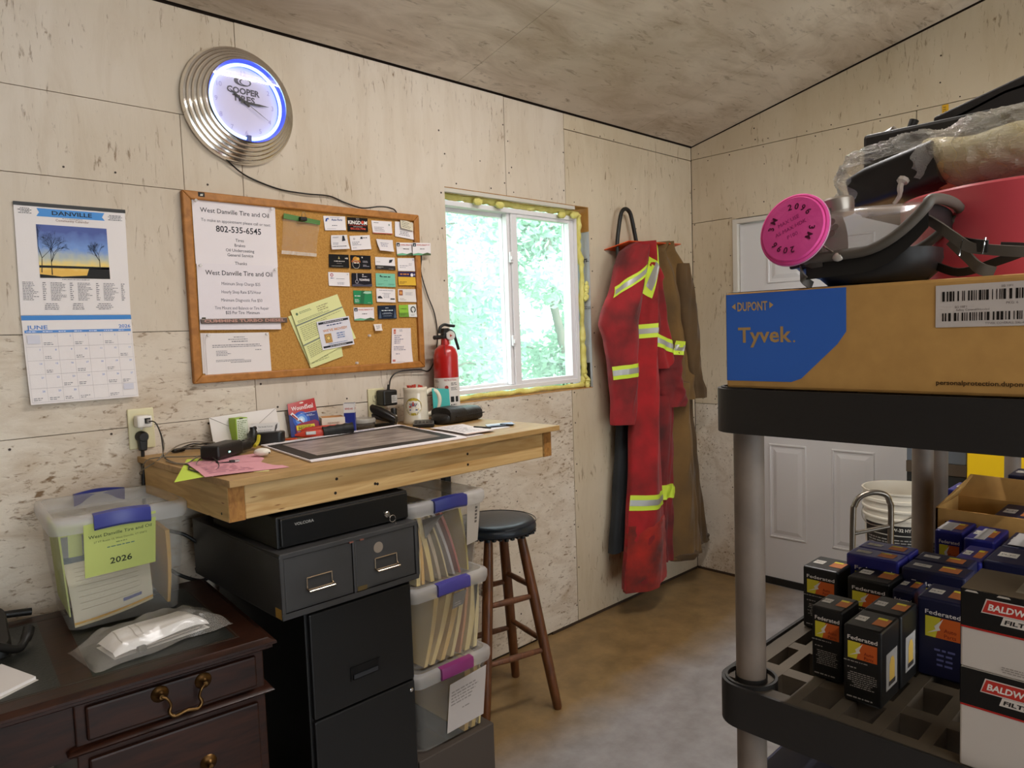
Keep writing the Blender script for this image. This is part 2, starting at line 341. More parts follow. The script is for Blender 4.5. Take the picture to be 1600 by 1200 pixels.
# ceiling in sheets running up the slope
cl = structure('ceiling')
MB().prism([(.15,ceil_z(.15)+.014),(-3.2,ceil_z(-3.2)+.014),(-6.55,ceil_z(-6.55)+.014),(-6.55,ceil_z(-6.55)+.13),(-3.2,ceil_z(-3.2)+.13),(.15,ceil_z(.15)+.13)], lambda y,z: (-6.5,y,z), lambda y,z: (.16,y,z)).build('decking', DARK, cl, base=(0,0,0))
for x0,x1 in ((-6.4,-5.43),(-5.43,-4.21),(-4.21,-2.99),(-2.99,-1.77),(-1.77,-.55),(-.55,.0)):
    for y0,y1 in ((-.006,-2.43),(-2.43,-3.2),(-3.2,-4.0),(-4.0,-6.4)):
        if x0 > -1.8 and y0 == -.006 and x1 < -.3: pass
        MB().hexa([(x0+g,y1+g,ceil_z(y1)),(x1-g,y1+g,ceil_z(y1)),(x1-g,y0-g,ceil_z(y0)),(x0+g,y0-g,ceil_z(y0))],[(x0+g,y1+g,ceil_z(y1)+.013),(x1-g,y1+g,ceil_z(y1)+.013),(x1-g,y0-g,ceil_z(y0)+.013),(x0+g,y0-g,ceil_z(y0)+.013)]).build('panel', CEIL, cl)
# the two walls behind the camera, with an open overhead door in the far one
MB().box(-6.5,-6.4,-6.5,.15,-.02,3.4).build('wall_near', M('bare_dark_boards','#4a3d30',.8,var=(3,.3,'#3a2f25')), kind='structure', base=(-6.4,0,0))
m = MB(); m.box(-6.4,-4.6,-6.5,-6.4,-.02,2.8).box(-1.2,.15,-6.5,-6.4,-.02,2.8).box(-4.6,-1.2,-6.5,-6.4,2.35,2.8); m.build('wall_right', M('bare_dark_boards','#4a3d30',.8), kind='structure', base=(0,-6.4,0))
dl = bpy.data.lights.new('daylight_through_door','AREA'); dl.shape = 'RECTANGLE'; dl.size = 3.3; dl.size_y = 2.2; dl.energy = DOOR_LIGHT*3; dl.color = (.75,.87,1)
o = bpy.data.objects.new('daylight_through_door', dl); COL.objects.link(o); o.location = (-2.9,-6.38,1.2); o.rotation_euler = (R(90),0,0)
# nail heads along the sheet edges
NAIL = M('rusty_nail', '#3a2a1c', .6)
rnd = random.Random(5)
def nails(pts, wall, fn):
    m = MB()
    for u,v in pts:
        u += rnd.uniform(-.006,.006); v += rnd.uniform(-.006,.006); r = rnd.uniform(.0028,.0042); c = [(u+r*math.cos(PI*k/3), v+r*math.sin(PI*k/3)) for k in range(6)]
        m.prism(c, lambda a,b: fn(a,b,.0112), lambda a,b: fn(a,b,.0122))
    m.build('nail_heads', NAIL, wall, kind='stuff')
P = []
def seam(a, b, st=.16):
    n = max(1,int(((a[0]-b[0])**2+(a[1]-b[1])**2)**.5/st))
    for i in range(n+1): t = (i+rnd.uniform(.1,.6))/(n+1); P.append((a[0]+(b[0]-a[0])*t, a[1]+(b[1]-a[1])*t))
for a,b in (((-.015,.05),(-.015,2.4)),((-1.09,.05),(-1.09,1.15)),((-1.118,.05),(-1.118,1.15)),((-1.49,2.1),(-1.49,2.45)),((-1.52,2.1),(-1.52,2.45)),((-1.125,2.1),(-1.125,2.45)),((-.5,2.43),(-1.1,2.43)),((WX0,WZ1+.02),(WX1,WZ1+.02)),((WX1+.02,WZ0),(WX1+.02,WZ1)),
            ((WX0-.02,1.25),(WX0-.02,2.4)),((-1.9,WZ0-.02),(WX1,WZ0-.02)),((-3.5,1.97),(-2.75,1.97)),((-2.69,1.3),(-2.69,2.45)),((-2.7,1.24),(-1.9,1.24)),((-.55,.1),(-.55,2.3)),((-3.6,1.2),(-2.75,1.2)),((-1.5,.1),(-1.5,1.1)),((-1.9,2.2),(-1.3,2.2))): seam(a,b,.2)
nails(P, wl, fl)
P = []
for a,b in (((-.015,.05),(-.015,2.4)),((-.24,.05),(-.24,2.0)),((-.3,2.075),(-1.15,2.075)),((-.02,2.41),(-1.2,2.41)),((-.02,2.45),(-1.9,2.45)),((-1.22,2.1),(-1.22,2.4)),((-.45,2.1),(-.45,2.4)),((-.85,2.1),(-.85,2.4)),((-1.25,2.33),(-2.2,2.33)),((-.05,.98),(-.2,.98)),((-.05,1.03),(-.2,1.03)),((-.4,2.45),(-.4,2.58)),((-1.3,2.45),(-1.3,2.75))): seam(a,b,.2)
nails(P, wb, fb)
# thin strip coloured dark to paint the shaded gap between wall boards and slab
MB().box(-1.3,-.012,-.004,.0,.0,.012).build('base_gap_left', M('dark_gap_strip','#3a2817',.8), kind='structure', base=(0,0,0))
MB().box(-.004,.0,-.258,-.004,.0,.014).build('base_gap_back', M('dark_gap_strip','#3a2817',.8), kind='structure', base=(0,0,0))

# ------------------------------------------------ door in the back wall
WHITE = M('white_door_paint', '#d9d6d4', .45)
d1 = structure('door_1', (0,-.73,0))
fr = MB()
for y0,y1,z0,z1 in ((DY0,DY0-.026,0,DZ),(DY1+.026,DY1,0,DZ),(DY0-.026,DY1+.026,DZ-.026,DZ)): fr.box(-.008,.12,y1,y0,z0,z1)
fr.build('door_frame', M('white_frame_paint','#d2cabd',.5), d1, bevel=.002)
yL, yR = DY0-.029, DY1+.029
MB().box(.022,.065,yR,yL,.04,DZ-.03).build('door_leaf', WHITE, d1, bevel=.002)
def raised(y0, y1, z0, z1):
    """a moulded panel of the door: outer bead, sunk slope, raised field"""
    def ring(k, x): return [(x,y0-k,z0+k),(x,y1+k,z0+k),(x,y1+k,z1-k),(x,y0-k,z1-k)]
    MB().loft([ring(0,.0225),ring(.004,.016),ring(.010,.016),ring(.013,.0235),ring(.019,.0235),ring(.046,.0165)][::-1], caps=False).add(ring(.046,.0165),[(0,1,2,3)]).build('door_panel', WHITE, d1)
for y0,y1 in ((-.452,-.664),(-.798,-1.012)):
    raised(y0,y1,.27,.80); raised(y0,y1,.93,1.55); raised(y0,y1,1.68,1.90)
MB().box(.012,.066,yR,yL,.004,.042).build('door_sweep', M('black_rubber','#16130f',.7), d1, bevel=.002)
k = MB(); k.lathe([(.03,0),(.03,.008),(.012,.012),(.012,.04),(.024,.045),(.028,.06),(.02,.075),(.004,.078)], (.021,-1.10,.95), Matrix.Rotation(R(-90),3,'Y')).build('door_knob', M('brass_knob','#b08d4a',.3,1), d1, smooth=40)
# ------------------------------------------------ window in the left wall
VIN = M('white_vinyl', '#e9e6e6', .35); FOAM = M('yellow_foam', '#e8df8a', .75, bump=(60,.5), var=(25,.3,'#d6c865'))
w1 = structure('window_1', ((WX0+WX1)/2,.05,WZ0))
FX0, FX1, FZ0, FZ1 = -1.866, -.987, 1.203, 2.024
def framebox(x0,x1,z0,z1,y0,y1,t,tb=None,tt=None):
    tb = tb or t; tt = tt or t
    return MB().box(x0,x0+t,y0,y1,z0,z1).box(x1-t,x1,y0,y1,z0,z1).box(x0+t,x1-t,y0,y1,z0,z0+tb).box(x0+t,x1-t,y0,y1,z1-tt,z1)
framebox(FX0,FX1,FZ0,FZ1,.042,.125,.022,.018,.02).build('window_frame', VIN, w1, bevel=.002)
framebox(FX0+.022,-1.435,FZ0+.018,FZ1-.02,.092,.118,.018,.012,.016).build('fixed_sash', VIN, w1, bevel=.002)
framebox(-1.436,FX1-.012,FZ0+.012,FZ1-.014,.05,.085,.038,.024,.02).build('sliding_sash', VIN, w1, bevel=.003)
MB().box(-1.455,-1.437,.06,.088,FZ0+.02,FZ1-.02).build('meeting_rail', VIN, w1, bevel=.002)
for z in (1.40,1.78): MB().box(-1.452,-1.43,.044,.056,z,z+.05).box(-1.45,-1.436,.036,.046,z+.012,z+.03).build('sash_latch', VIN, w1, bevel=.003)
GL = glassy('window_glass', (.97,1,.99), .7)
nt_ = GL.node_tree; tr_ = nt_.nodes.new('ShaderNodeBsdfTranslucent'); tr_.inputs[0].default_value = (.93,1,.98,1)      # pale translucent mix puts the hazy glare of the view into the panes
mx_ = nt_.nodes.new('ShaderNodeMixShader'); mx_.inputs[0].default_value = .08; old_ = [n for n in nt_.nodes if n.type == 'MIX_SHADER' and n is not mx_][0]
nt_.links.new(old_.outputs[0], mx_.inputs[1]); nt_.links.new(tr_.outputs[0], mx_.inputs[2]); nt_.links.new(mx_.outputs[0], [n for n in nt_.nodes if n.type == 'OUTPUT_MATERIAL'][0].inputs[0])
MB().box(-1.83,-1.452,.102,.106,FZ0+.03,FZ1-.036).build('pane', GL, w1); MB().box(-1.398,-1.037,.066,.07,FZ0+.036,FZ1-.034).build('pane', GL, w1)
WOODR = M('raw_lumber', '#b9853f', .7, var=(8,.3,'#9a6a2c'), stretch=(6,1,1))
jb = MB().box(WX1-.002,WX1+.001,.0,.13,WZ0,1.95).build('house_wrap', M('grey_house_wrap','#a9abb0',.55), w1)
jS = Surf((WX1-.002,.0,WZ0),(WX1-.002,.11,WZ0),(WX1-.002,.11,1.95),(WX1-.002,.0,1.95)); jS.n = Vector((-1,0,0)); jS.q = [jS.q[1],jS.q[0],jS.q[3],jS.q[2]]
MB().text(jS,'rs.',.090,.63,.034,'c',.001,bold=.02).text(jS,'22',.080,.395,.022,'c',.001).text(jS,'22',.101,.395,.018,'c',.001).build('lettering', ink('#222226'), w1)
MB().box(WX1-.004,WX1-.0025,.012,.085,WZ0,WZ0+.125).build('flashing_tape', M('black_tape','#17140f',.5), w1)
MB().box(WX1-.0045,WX1,.0,.13,1.95,WZ1).build('jamb_board', WOODR, w1); MB().box(WX0,WX1,.0,.13,WZ1-.002,WZ1+.001).build('head_board', WOODR, w1)
MB().box(WX0,WX1,.0,.13,WZ0-.001,WZ0+.002).build('sill_board', WOODR, w1)
MB().box(WX0,WX1-.1,.001,.02,WZ1-.018,WZ1-.002).build('head_strip', M('white_strip','#cfc8ba',.6), w1)
def foam(path, r, seed):
    q = random.Random(seed); pts = spline(path, 10); rs = [r*q.uniform(.65,1.25) for _ in pts]
    pts = [p+Vector((q.uniform(-.004,.004),q.uniform(-.006,.006),q.uniform(-.004,.004))) for p in pts]
    MB().tube(pts, rs, 8).build('foam_bead', FOAM, w1, smooth=80, sub=1)
foam([(WX0+.01,.05,2.042),(-1.7,.045,2.041),(-1.5,.05,2.043),(-1.3,.045,2.04),(-1.1,.05,2.043),(WX1-.02,.05,2.035)], .017, 1)
foam([(-.966,.045,2.04),(-.968,.05,1.9),(-.964,.04,1.75),(-.967,.045,1.5),(-.966,.04,1.3),(-.966,.045,1.19)], .0165, 2)
foam([(WX0+.02,.04,1.187),(-1.6,.04,1.188),(-1.3,.04,1.188),(-.97,.04,1.186)], .0125, 3)
foam([(-.955,.02,1.70),(-.953,.018,1.66),(-.957,.022,1.61)], .013, 4)
foam([(-.97,.02,1.185),(-.955,.02,1.195),(-.965,.025,1.23)], .014, 5)
q = MB()
for x,z in ((-1.66,2.03),(-1.53,2.028),(-1.12,2.02),(-1.03,2.025)): q.ball((x,.02,z), .02, 10, (1.4,.6,.8))
q.build('foam_drips', FOAM, w1, smooth=80)
# ------------------------------------------------ outside: young trees and ground seen through the glass
MB().box(-8,14,.2,16,-.5,-.3).build('yard_ground', M('grass_ground','#7f9a5c',.9,var=(3,.3,'#5f7f45')), kind='structure', base=(3,8,-.5))
BARK = M('grey_bark','#8b8276',.9,bump=(30,.4)); 
def leafm(n, c):
    m = M(n, c, .5); nt = m.node_tree; p = nt.nodes['Principled BSDF']
    t = nt.nodes.new('ShaderNodeBsdfTranslucent'); t.inputs[0].default_value = (*lin(c),1); mx = nt.nodes.new('ShaderNodeMixShader'); mx.inputs[0].default_value = .5
    nt.links.new(p.outputs[0], mx.inputs[1]); nt.links.new(t.outputs[0], mx.inputs[2]); nt.links.new(mx.outputs[0], nt.nodes['Material Output'].inputs[0]); return m
LEAF = [leafm('leaf_green','#c4e2d0'), leafm('leaf_pale','#d6eddd'), leafm('leaf_blue_green','#b8ddd4')]
def tree(x, y, h, spread, seed, mat, label):
    q = random.Random(seed); t = thing('tree', label, 'tree', (x,y,-.3), 'trees outside the window')
    top = Vector((x+q.uniform(-.3,.3), y, h*.85)); trunk = spline([(x,y,-.3),(x+q.uniform(-.1,.1),y,h*.3),(x+q.uniform(-.2,.2),y,h*.6),top], 5)
    MB().tube(trunk, [.075-.05*i/len(trunk) for i in range(len(trunk))], 8).build('trunk', BARK, t, smooth=60)
    br = MB(); lv = MB()
    for b in range(30):
        i = q.randrange(3, len(trunk)); a = trunk[i]; an = q.uniform(0,2*PI); ln = spread*q.uniform(.4,1)
        e = a+Vector((math.cos(an)*ln, math.sin(an)*ln*.7, q.uniform(-.25,.55)*ln)); mid = (a+e)/2+Vector((0,0,.12*ln)); br.tube(spline([a,mid,e],3), [.016,.014,.012,.010,.008,.006,.004], 5)
        for k in range(330):
            c = a+(e-a)*q.uniform(.15,1.1)+Vector((q.gauss(0,.2),q.gauss(0,.2),q.gauss(0,.2)))*spread*.55
            s = q.uniform(.035,.07); ax = Vector((q.gauss(0,1),q.gauss(0,1),q.gauss(0,.6))).normalized(); bx = ax.cross(Vector((q.gauss(0,1),q.gauss(0,1),q.gauss(0,1)))).normalized()
            lv.add([c-ax*s, c+bx*s*.45, c+ax*s, c-bx*s*.45], [(0,1,2,3)])
    br.build('branches', BARK, t, kind='stuff'); lv.build('foliage', mat, t, kind='stuff')
tree(-.95,2.6,3.4,1.0,1,LEAF[1],'pale leafy tree outside, behind the left window pane')
tree(.35,3.0,3.6,1.1,2,LEAF[0],'green leafy tree outside, behind the right window pane')
tree(1.7,4.6,4.6,1.5,3,LEAF[2],'blue-green tree farther off behind the right pane')
tree(.1,5.0,4.8,1.6,4,LEAF[0],'tall green tree farther off between the two panes')
tree(-1.4,4.6,4.4,1.4,6,LEAF[2],'blue-green tree farther off behind the left pane')
tree(3.4,5.6,5.0,1.8,7,LEAF[1],'pale leafy tree farthest right outside the window')
tree(2.6,3.4,3.2,1.0,8,LEAF[0],'low green tree at the right edge of the right pane')
tree(-.35,3.7,3.8,1.2,11,LEAF[1],'pale tree outside filling the gap behind the left pane')
tree(-1.2,3.3,3.3,1.0,12,LEAF[0],'low green tree outside at the left edge of the left pane')
# ------------------------------------------------ strip lights on the ceiling
def strip(name, label, x0, x1, y, watts, col):
    z = ceil_z(y)-.002; t = thing(name, label, 'lamp', ((x0+x1)/2,y,z-.1), 'ceiling strip lights')
    MB().prism([(-.032,0),(.032,0),(.02,-.022),(-.02,-.022)], lambda a,b: (x0,y+a,z+b), lambda a,b: (x1,y+a,z+b)).build('housing', M('white_enamel','#e8e8e4',.4), t)
    MB().rod((x0+.04,y,z-.034),(x1-.04,y,z-.036),.008).build('tube', M('lit_tube','#ffffff',.5,emit=('#fff2e6',4)), t, smooth=60)
    l = bpy.data.lights.new(name,'AREA'); l.shape = 'RECTANGLE'; l.size = x1-x0; l.size_y = .016; l.energy = watts; l.color = col
    o = bpy.data.objects.new('lamp_light', l); COL.objects.link(o); o.parent = t; o.location = (0,0,.050)
strip('strip_light','long ceiling strip light above the workbench',-2.55,-1.35,-1.36,LAMP_MAIN,(1,.955,.93))
strip('strip_light','long ceiling strip light behind the near shelving, left part of the shop',-5.2,-3.4,-3.9,LAMP_SHOP*2.1,(1,.96,.92))
strip('strip_light','long ceiling strip light at the far side of the shop',-3.0,-.6,-4.4,LAMP_SHOP,(1,.96,.92))

# ------------------------------------------------ wall clock
BLACK = plastic('#141312', .45); CHROME = M('chrome', '#e6e2dc', .12, 1); STEEL = M('steel', '#b9b4ac', .3, 1)
CX, CZ = -2.713, 2.2265
RY = Matrix.Rotation(R(90), 3, 'X')           # local z -> -y
clock = thing('wall_clock', 'round chrome-ringed wall clock with a glowing blue-white tube and tyre maker lettering', 'clock', (CX,0,CZ-.185))
cc = (CX,0,CZ)
prof = [(.10,.002),(.184,.002),(.187,.012)]
for k in range(5):
    r = .185-.0115*k; z = .018+.0125*k; prof += [(r,z),(r-.0035,z+.006),(r-.009,z+.0075),(r-.0112,z+.006)]
prof += [(.1275,.083),(.1275,.052)]
MB().lathe(prof, cc, RY, 64, False).build('rim', CHROME, clock, smooth=35)
cS = Surf((CX-.2,-.05,CZ-.2),(CX+.2,-.05,CZ-.2),(CX+.2,-.05,CZ+.2),(CX-.2,-.05,CZ+.2))
MB().disc(cS,.2,.2,.1285,0,48,th=.004).build('face', M('pale_lilac_dial','#e4daf0',.6), clock)
MB().ringp(cS,.2,.2,.112,.1283,.0045,64).build('reflector', M('blue_reflector','#5f6df2',.35), clock)
NEON = M('lit_blue_tube','#dff2ff',.4,emit=('#9cc4ff',2.4))
pts = [(CX+.1145*math.cos(a),-.066,CZ+.1145*math.sin(a)) for a in [R(-86+352*i/60) for i in range(61)]]
MB().tube(pts,.0052,8).build('neon_tube', NEON, clock, smooth=60)
MB().box(CX-.006,CX+.006,-.075,-.055,CZ-.125,CZ-.105).build('tube_holder', plastic('#2c3a86'), clock)
NUM = ink('#b9abd0'); m = MB()
for k in range(1,13):
    a = PI/2-k*PI/6; m.text(cS, str(k), .2+.093*math.cos(a), .2+.093*math.sin(a)-.0075, .021, d=.0048)
m.build('numerals', NUM, clock, kind='stuff')
GR = ink('#5a5560')
MB().text(cS,'COOPER',.197,.2275,.0265,d=.005,fit=.108,bold=.035).text(cS,'TIRES',.197,.2035,.0265,d=.005,fit=.074,bold=.035).build('lettering', GR, clock)
m = MB()
m.grid(lambda a,b: cS.p(.196+(.0285-.006*b*abs(math.cos(2*PI*a/1)))*math.cos(2*PI*a)*(1 if b<.5 else .86)+(.004 if b>.5 else 0), .2665+(.0142-.0035*(b>.5))*math.sin(2*PI*a), .005), 36, 1)
m.grid(lambda a,b: cS.p(.2045+(.0195-.003*(b>.5))*math.cos(2*PI*a)+(.002 if b>.5 else 0), .2655+(.0102-.002*(b>.5))*math.sin(2*PI*a), .0051), 36, 1)
m.build('emblem', GR, clock)
HAND = plastic('#0c0b12', .5)
def hand(name, ang, ln, w, d, tail=.016):
    u = (math.sin(ang), math.cos(ang)); n = (u[1],-u[0]); P = lambda a,b: (.2+u[0]*a+n[0]*b, .2+u[1]*a+n[1]*b)
    MB().poly(cS,[P(-tail,-w*.5),P(-tail,w*.5),P(ln*.6,w*.55),P(ln,0),P(ln*.6,-w*.55)],d,.0012).build(name, HAND, clock)
hand('hour_hand', R(-54), .062, .0065, .008); hand('minute_hand', R(90), .078, .0055, .0105); hand('second_hand', R(122), .088, .0014, .013)
MB().disc(cS,.2,.2,.005,.008,16,th=.008).build('hub', HAND, clock)
MB().disc(cS,.2,.2,.1275,.030,48,th=.002).build('glass', glassy('clock_glass',(1,1,1),1.2), clock)
def cord(name, pts, r, mat, parent, n=6): return MB().tube(spline(pts,6), r, n).build(name, mat, parent, smooth=60)
CORD = plastic('#17130f', .5)
cord('power_cord', [(-2.78,-.015,2.06),(-2.724,-.01,2.018),(-2.671,-.006,1.997),(-2.581,-.006,1.976),(-2.486,-.01,1.971),(-2.398,-.008,1.973),(-2.334,-.006,1.957),(-2.267,-.014,1.942),(-2.196,-.024,1.952),(-2.144,-.02,1.952),(-2.105,-.006,1.939),(-2.05,-.005,1.85),(-1.998,-.006,1.787),(-2.004,-.01,1.716),(-1.977,-.01,1.627),(-1.943,-.008,1.55),(-1.93,-.006,1.46),(-1.945,-.005,1.38),(-1.965,-.006,1.338),(-1.993,-.012,1.319),(-2.041,-.02,1.328),(-2.134,-.016,1.326),(-2.174,-.018,1.306),(-2.196,-.035,1.275),(-2.20,-.04,1.268)], .0026, CORD, clock)

# ------------------------------------------------ flat printed sheets on the wall
def sheet(name, label, cat, S, mat, prints=(), th=.0006, d=.0, group=None, nu=4, nv=6):
    o = MB().rect(S,0,0,S.w,S.h,d,th,nu,nv).build(name, mat, None, label, cat, group)
    return decorate(o, S, prints, d+th+.0003)
def decorate(o, S, prints, d, seed=[3]):
    """prints: ('r',colour,u0,v0,u1,v1) ('t',colour,text,u,v,size,align,fit,bold) ('l',colour,u0,v0,u1,v1,rows) ('o',colour,u,v,r) ('p',colour,points) in fractions of the sheet; size as a fraction of height"""
    by = {}
    for p in prints: by.setdefault((p[1], p[0] in 'tl'), []).append(p)
    for k, ((col, wr), ps) in enumerate(by.items()):
        m = MB(); dd = d+.00025*k
        for p in ps:
            if p[0] == 'r': m.rect(S,p[2]*S.w,p[3]*S.h,p[4]*S.w,p[5]*S.h,dd,0,4,3)
            elif p[0] == 't':
                a = list(p[3:])+[None]*6; m.text(S,p[2],a[0]*S.w,a[1]*S.h,a[2]*S.h,a[3] or 'c',dd,a[4]*S.w if a[4] else None,a[5] or 0,a[6] or 0 if len(a)>6 else 0)
            elif p[0] == 'l': seed[0] += 1; m.lines(S,p[2]*S.w,p[3]*S.h,p[4]*S.w,p[5]*S.h,p[6],seed[0],dd,al=p[7] if len(p)>7 else 'l')
            elif p[0] == 'o': m.disc(S,p[2]*S.w,p[3]*S.h,p[4]*S.h,dd,14)
            elif p[0] == 'g': m.ringp(S,p[2]*S.w,p[3]*S.h,p[4]*S.h,p[5]*S.h,dd,20)
            elif p[0] == 'p': m.poly(S,[(a*S.w,b*S.h) for a,b in p[2]],dd)
        m.build('lettering' if wr else 'print', ink(col), o, kind='stuff' if len(ps) > 1 or ps[0][0] == 'l' else None)
    return o
# wall calendar: picture page above, month page below
cal = thing('wall_calendar', 'white June wall calendar with a sunset lake photo hanging on the left wall', 'calendar', (-3.218,0,1.311))
S1 = wallq(((-3.354,1.861),(-3.078,1.862),(-3.082,1.556),(-3.358,1.556)), .003); S2 = wallq(((-3.358,1.555),(-3.082,1.555),(-3.080,1.311),(-3.354,1.311)), .004, .012)
PW = paper('#ece4e0')
a = MB().rect(S1,0,0,S1.w,S1.h,0,.001,4,6).build('picture_page', PW, cal)
b = MB().rect(S2,0,0,S2.w,S2.h,0,.0012,4,8).build('month_page', PW, cal)
MB().rect(S1,-.001,S1.h-.009,S1.w+.001,S1.h+.001,.001,.0015).build('binding_strip', plastic('#17130f'), cal)
BL = '#4f93d6'
decorate(a, S1, [('p',BL,[(.19,.957),(.21,.92),(.185,.885),(.80,.885),(.775,.915),(.80,.957)]),('t','#1c2430','DANVILLE',.5,.905,.052,'c',.36,.02),('t','#8a6a58','Community Calendar',.5,.848,.032,'c',.30),
    ('l','#5b5a60',.03,.90,.15,.955,4,'c'),('l','#5b5a60',.83,.89,.97,.945,4,'c'),('l','#5b5a60',.40,.872,.60,.882,1,'c'),('l','#5b5a60',.32,.318,.68,.33,1,'c')]+
    [('l','#8a8487',.03+.24*k,.13,.17+.24*k,.30,12) for k in range(4)]+[('l','#8a8487',.20+.24*k,.13,.235+.24*k,.30,9) for k in range(4)]+
    [('l','#8a8487',.2,.045,.34,.11,4,'c'),('l','#8a8487',.45,.045,.56,.11,4,'c'),('l','#8a8487',.66,.045,.84,.11,4,'c')], .0013)
ph = wallq(((-3.306,1.804),(-3.131,1.804),(-3.131,1.659),(-3.306,1.658)), .0045)
def photo_sky():
    m = M('sunset_print','#4d6fb8',.4); nt = m.node_tree; p = nt.nodes['Principled BSDF']; N = nt.nodes.new; L = nt.links.new
    tc = N('ShaderNodeTexCoord'); s = N('ShaderNodeSeparateXYZ'); L(tc.outputs['Generated'], s.inputs[0])
    n = N('ShaderNodeTexNoise'); n.inputs['Scale'].default_value = 7; L(tc.outputs['Generated'], n.inputs[0])
    a = N('ShaderNodeMath'); a.operation = 'MULTIPLY_ADD'; a.inputs[1].default_value = .22; L(n.outputs[0], a.inputs[0]); L(s.outputs['Z'], a.inputs[2])
    r = N('ShaderNodeValToRGB'); e = r.color_ramp.elements; e[0].position = .25; e[0].color = (*lin('#e9b43c'),1); e[1].position = 1.1; e[1].color = (*lin('#3c4f96'),1)
    for pos, c in ((.36,'#f0d070'),(.5,'#b9bba8'),(.68,'#6f93cf'),(.95,'#4c64a8')): k = e.new(pos); k.color = (*lin(c),1)
    L(a.outputs[0], r.inputs[0]); L(r.outputs[0], p.inputs['Base Color']); return m
pc = MB().rect(ph,0,0,ph.w,ph.h,0,.0003).build('photograph', photo_sky(), cal)
m = MB(); q = random.Random(4); W_, H_ = ph.w, ph.h
m.rect(ph,0,.19*H_,W_,.235*H_,.0006).poly(ph,[(0,0),(W_,0),(W_,.22*H_),(.7*W_,.2*H_),(.66*W_,.06*H_),(.3*W_,.03*H_),(0,.07*H_)],.0006)
def branch(u, v, an, ln, w, n):
    e = (u+math.cos(an)*ln, v+math.sin(an)*ln); e = (min(max(e[0],.001),W_-.001), min(e[1],H_-.001)); nx, ny = -math.sin(an)*w, math.cos(an)*w
    m.add([ph.p(u+nx,v+ny,.0008),ph.p(u-nx,v-ny,.0008),ph.p(e[0]-nx*.6,e[1]-ny*.6,.0008),ph.p(e[0]+nx*.6,e[1]+ny*.6,.0008)],[(0,1,2,3)])
    if n:
        for k in range(3): branch(*e, an+q.uniform(-.75,.75), ln*q.uniform(.6,.85), w*.6, n-1)
branch(.17*W_,.06*H_,1.57,.034,.0013,5); branch(.86*W_,.2*H_,1.55,.022,.0012,5); branch(.03*W_,.1*H_,1.5,.04,.0012,4)
m.build('silhouette', ink('#15120f'), pc)
decorate(b, S2, [('r','#4688cc',0,.945,1,.998),('t','#5f86c4','JUNE',.035,.843,.062,'l',.18,.02),('t','#5f86c4','2026',.985,.846,.056,'r',.115,.02),('r','#5b8fd0',.015,.80,.985,.832)]+
    [('r','#b9b2b4',.015+.1386*k,.02,.0165+.1386*k,.80) for k in range(8)]+[('r','#b9b2b4',.015,.02+.156*k,.985,.0225+.156*k) for k in range(6)]+
    [('t','#7d9ad6',str(n),.015+.1386*((n)%7)+.12,.80-.156*((n)//7)-.045,.028,'r') for n in range(1,31)]+
    [('l','#a29da0',.03+.1386*(i%7),.035+.156*(i//7),.12+.1386*(i%7),.075+.156*(i//7),2) for i in (0,1,2,3,5,9,10,12,13,15,17,19,22,24,27,29,31,33)]+
    [('l','#e9edf8',.03+.1386*k,.806,.13+.1386*k,.826,1) for k in range(7)]+[('r','#d5d2da',.03,.68,.14,.78),('r','#d5d2da',.86,.10,.96,.17)], .0016)
# ------------------------------------------------ cork notice board
CORKM = M('cork_sheet','#c9964a',.85,var=(180,.1,'#a9762f'),bump=(260,.15)); OAK = woody('oak_frame','#b97a34','#99601f',(3,3,3),9,.5,bump=.05)
board = thing('notice_board', 'large cork notice board in a narrow oak frame on the left wall', 'notice board', (-2.463,0,1.336))
BX0,BX1,BZ0,BZ1 = -2.9165,-2.010,1.336,1.9375
MB().box(BX0+.01,BX1-.01,-.010,-.002,BZ0+.01,BZ1-.01).build('cork_panel', CORKM, board)
t = .026
for pts in ([(BX0,BZ0),(BX1,BZ0),(BX1-t,BZ0+t),(BX0+t,BZ0+t)],[(BX0,BZ1),(BX0+t,BZ1-t),(BX1-t,BZ1-t),(BX1,BZ1)],[(BX0,BZ0),(BX0+t,BZ0+t),(BX0+t,BZ1-t),(BX0,BZ1)],[(BX1,BZ0),(BX1,BZ1),(BX1-t,BZ1-t),(BX1-t,BZ0+t)]):
    MB().prism(pts, lambda u,v: (u,-.002,v), lambda u,v: (u,-.022,v)).build('frame_rail', OAK, board, bevel=.004)
bS = Surf((-2.868,-.0222,1.921),(-2.848,-.0222,1.921),(-2.848,-.0222,1.935),(-2.868,-.0222,1.935))
bg_ = MB().rect(bS,0,0,bS.w,bS.h,0,.0006).build('maker_badge', ink('#15130f'), board); MB().poly(bS,[(.005,.003),(.009,.010),(.011,.006),(.015,.011),(.014,.003)],.001).build('badge_mark', ink('#cfc8b8'), bg_)
PIN = veil('clear_pin','#f4f2ee',.45,.1)
def pin(x, z, d, parent=None, label=None):
    m = MB().lathe([(.0045,0),(.0045,.002),(.0025,.004),(.003,.008),(.005,.010),(.0045,.011)], (x,-d,z), RY, 12)
    return m.build('push_pin', PIN, parent, label, 'push pin' if label else None, smooth=40)
PB = .0115
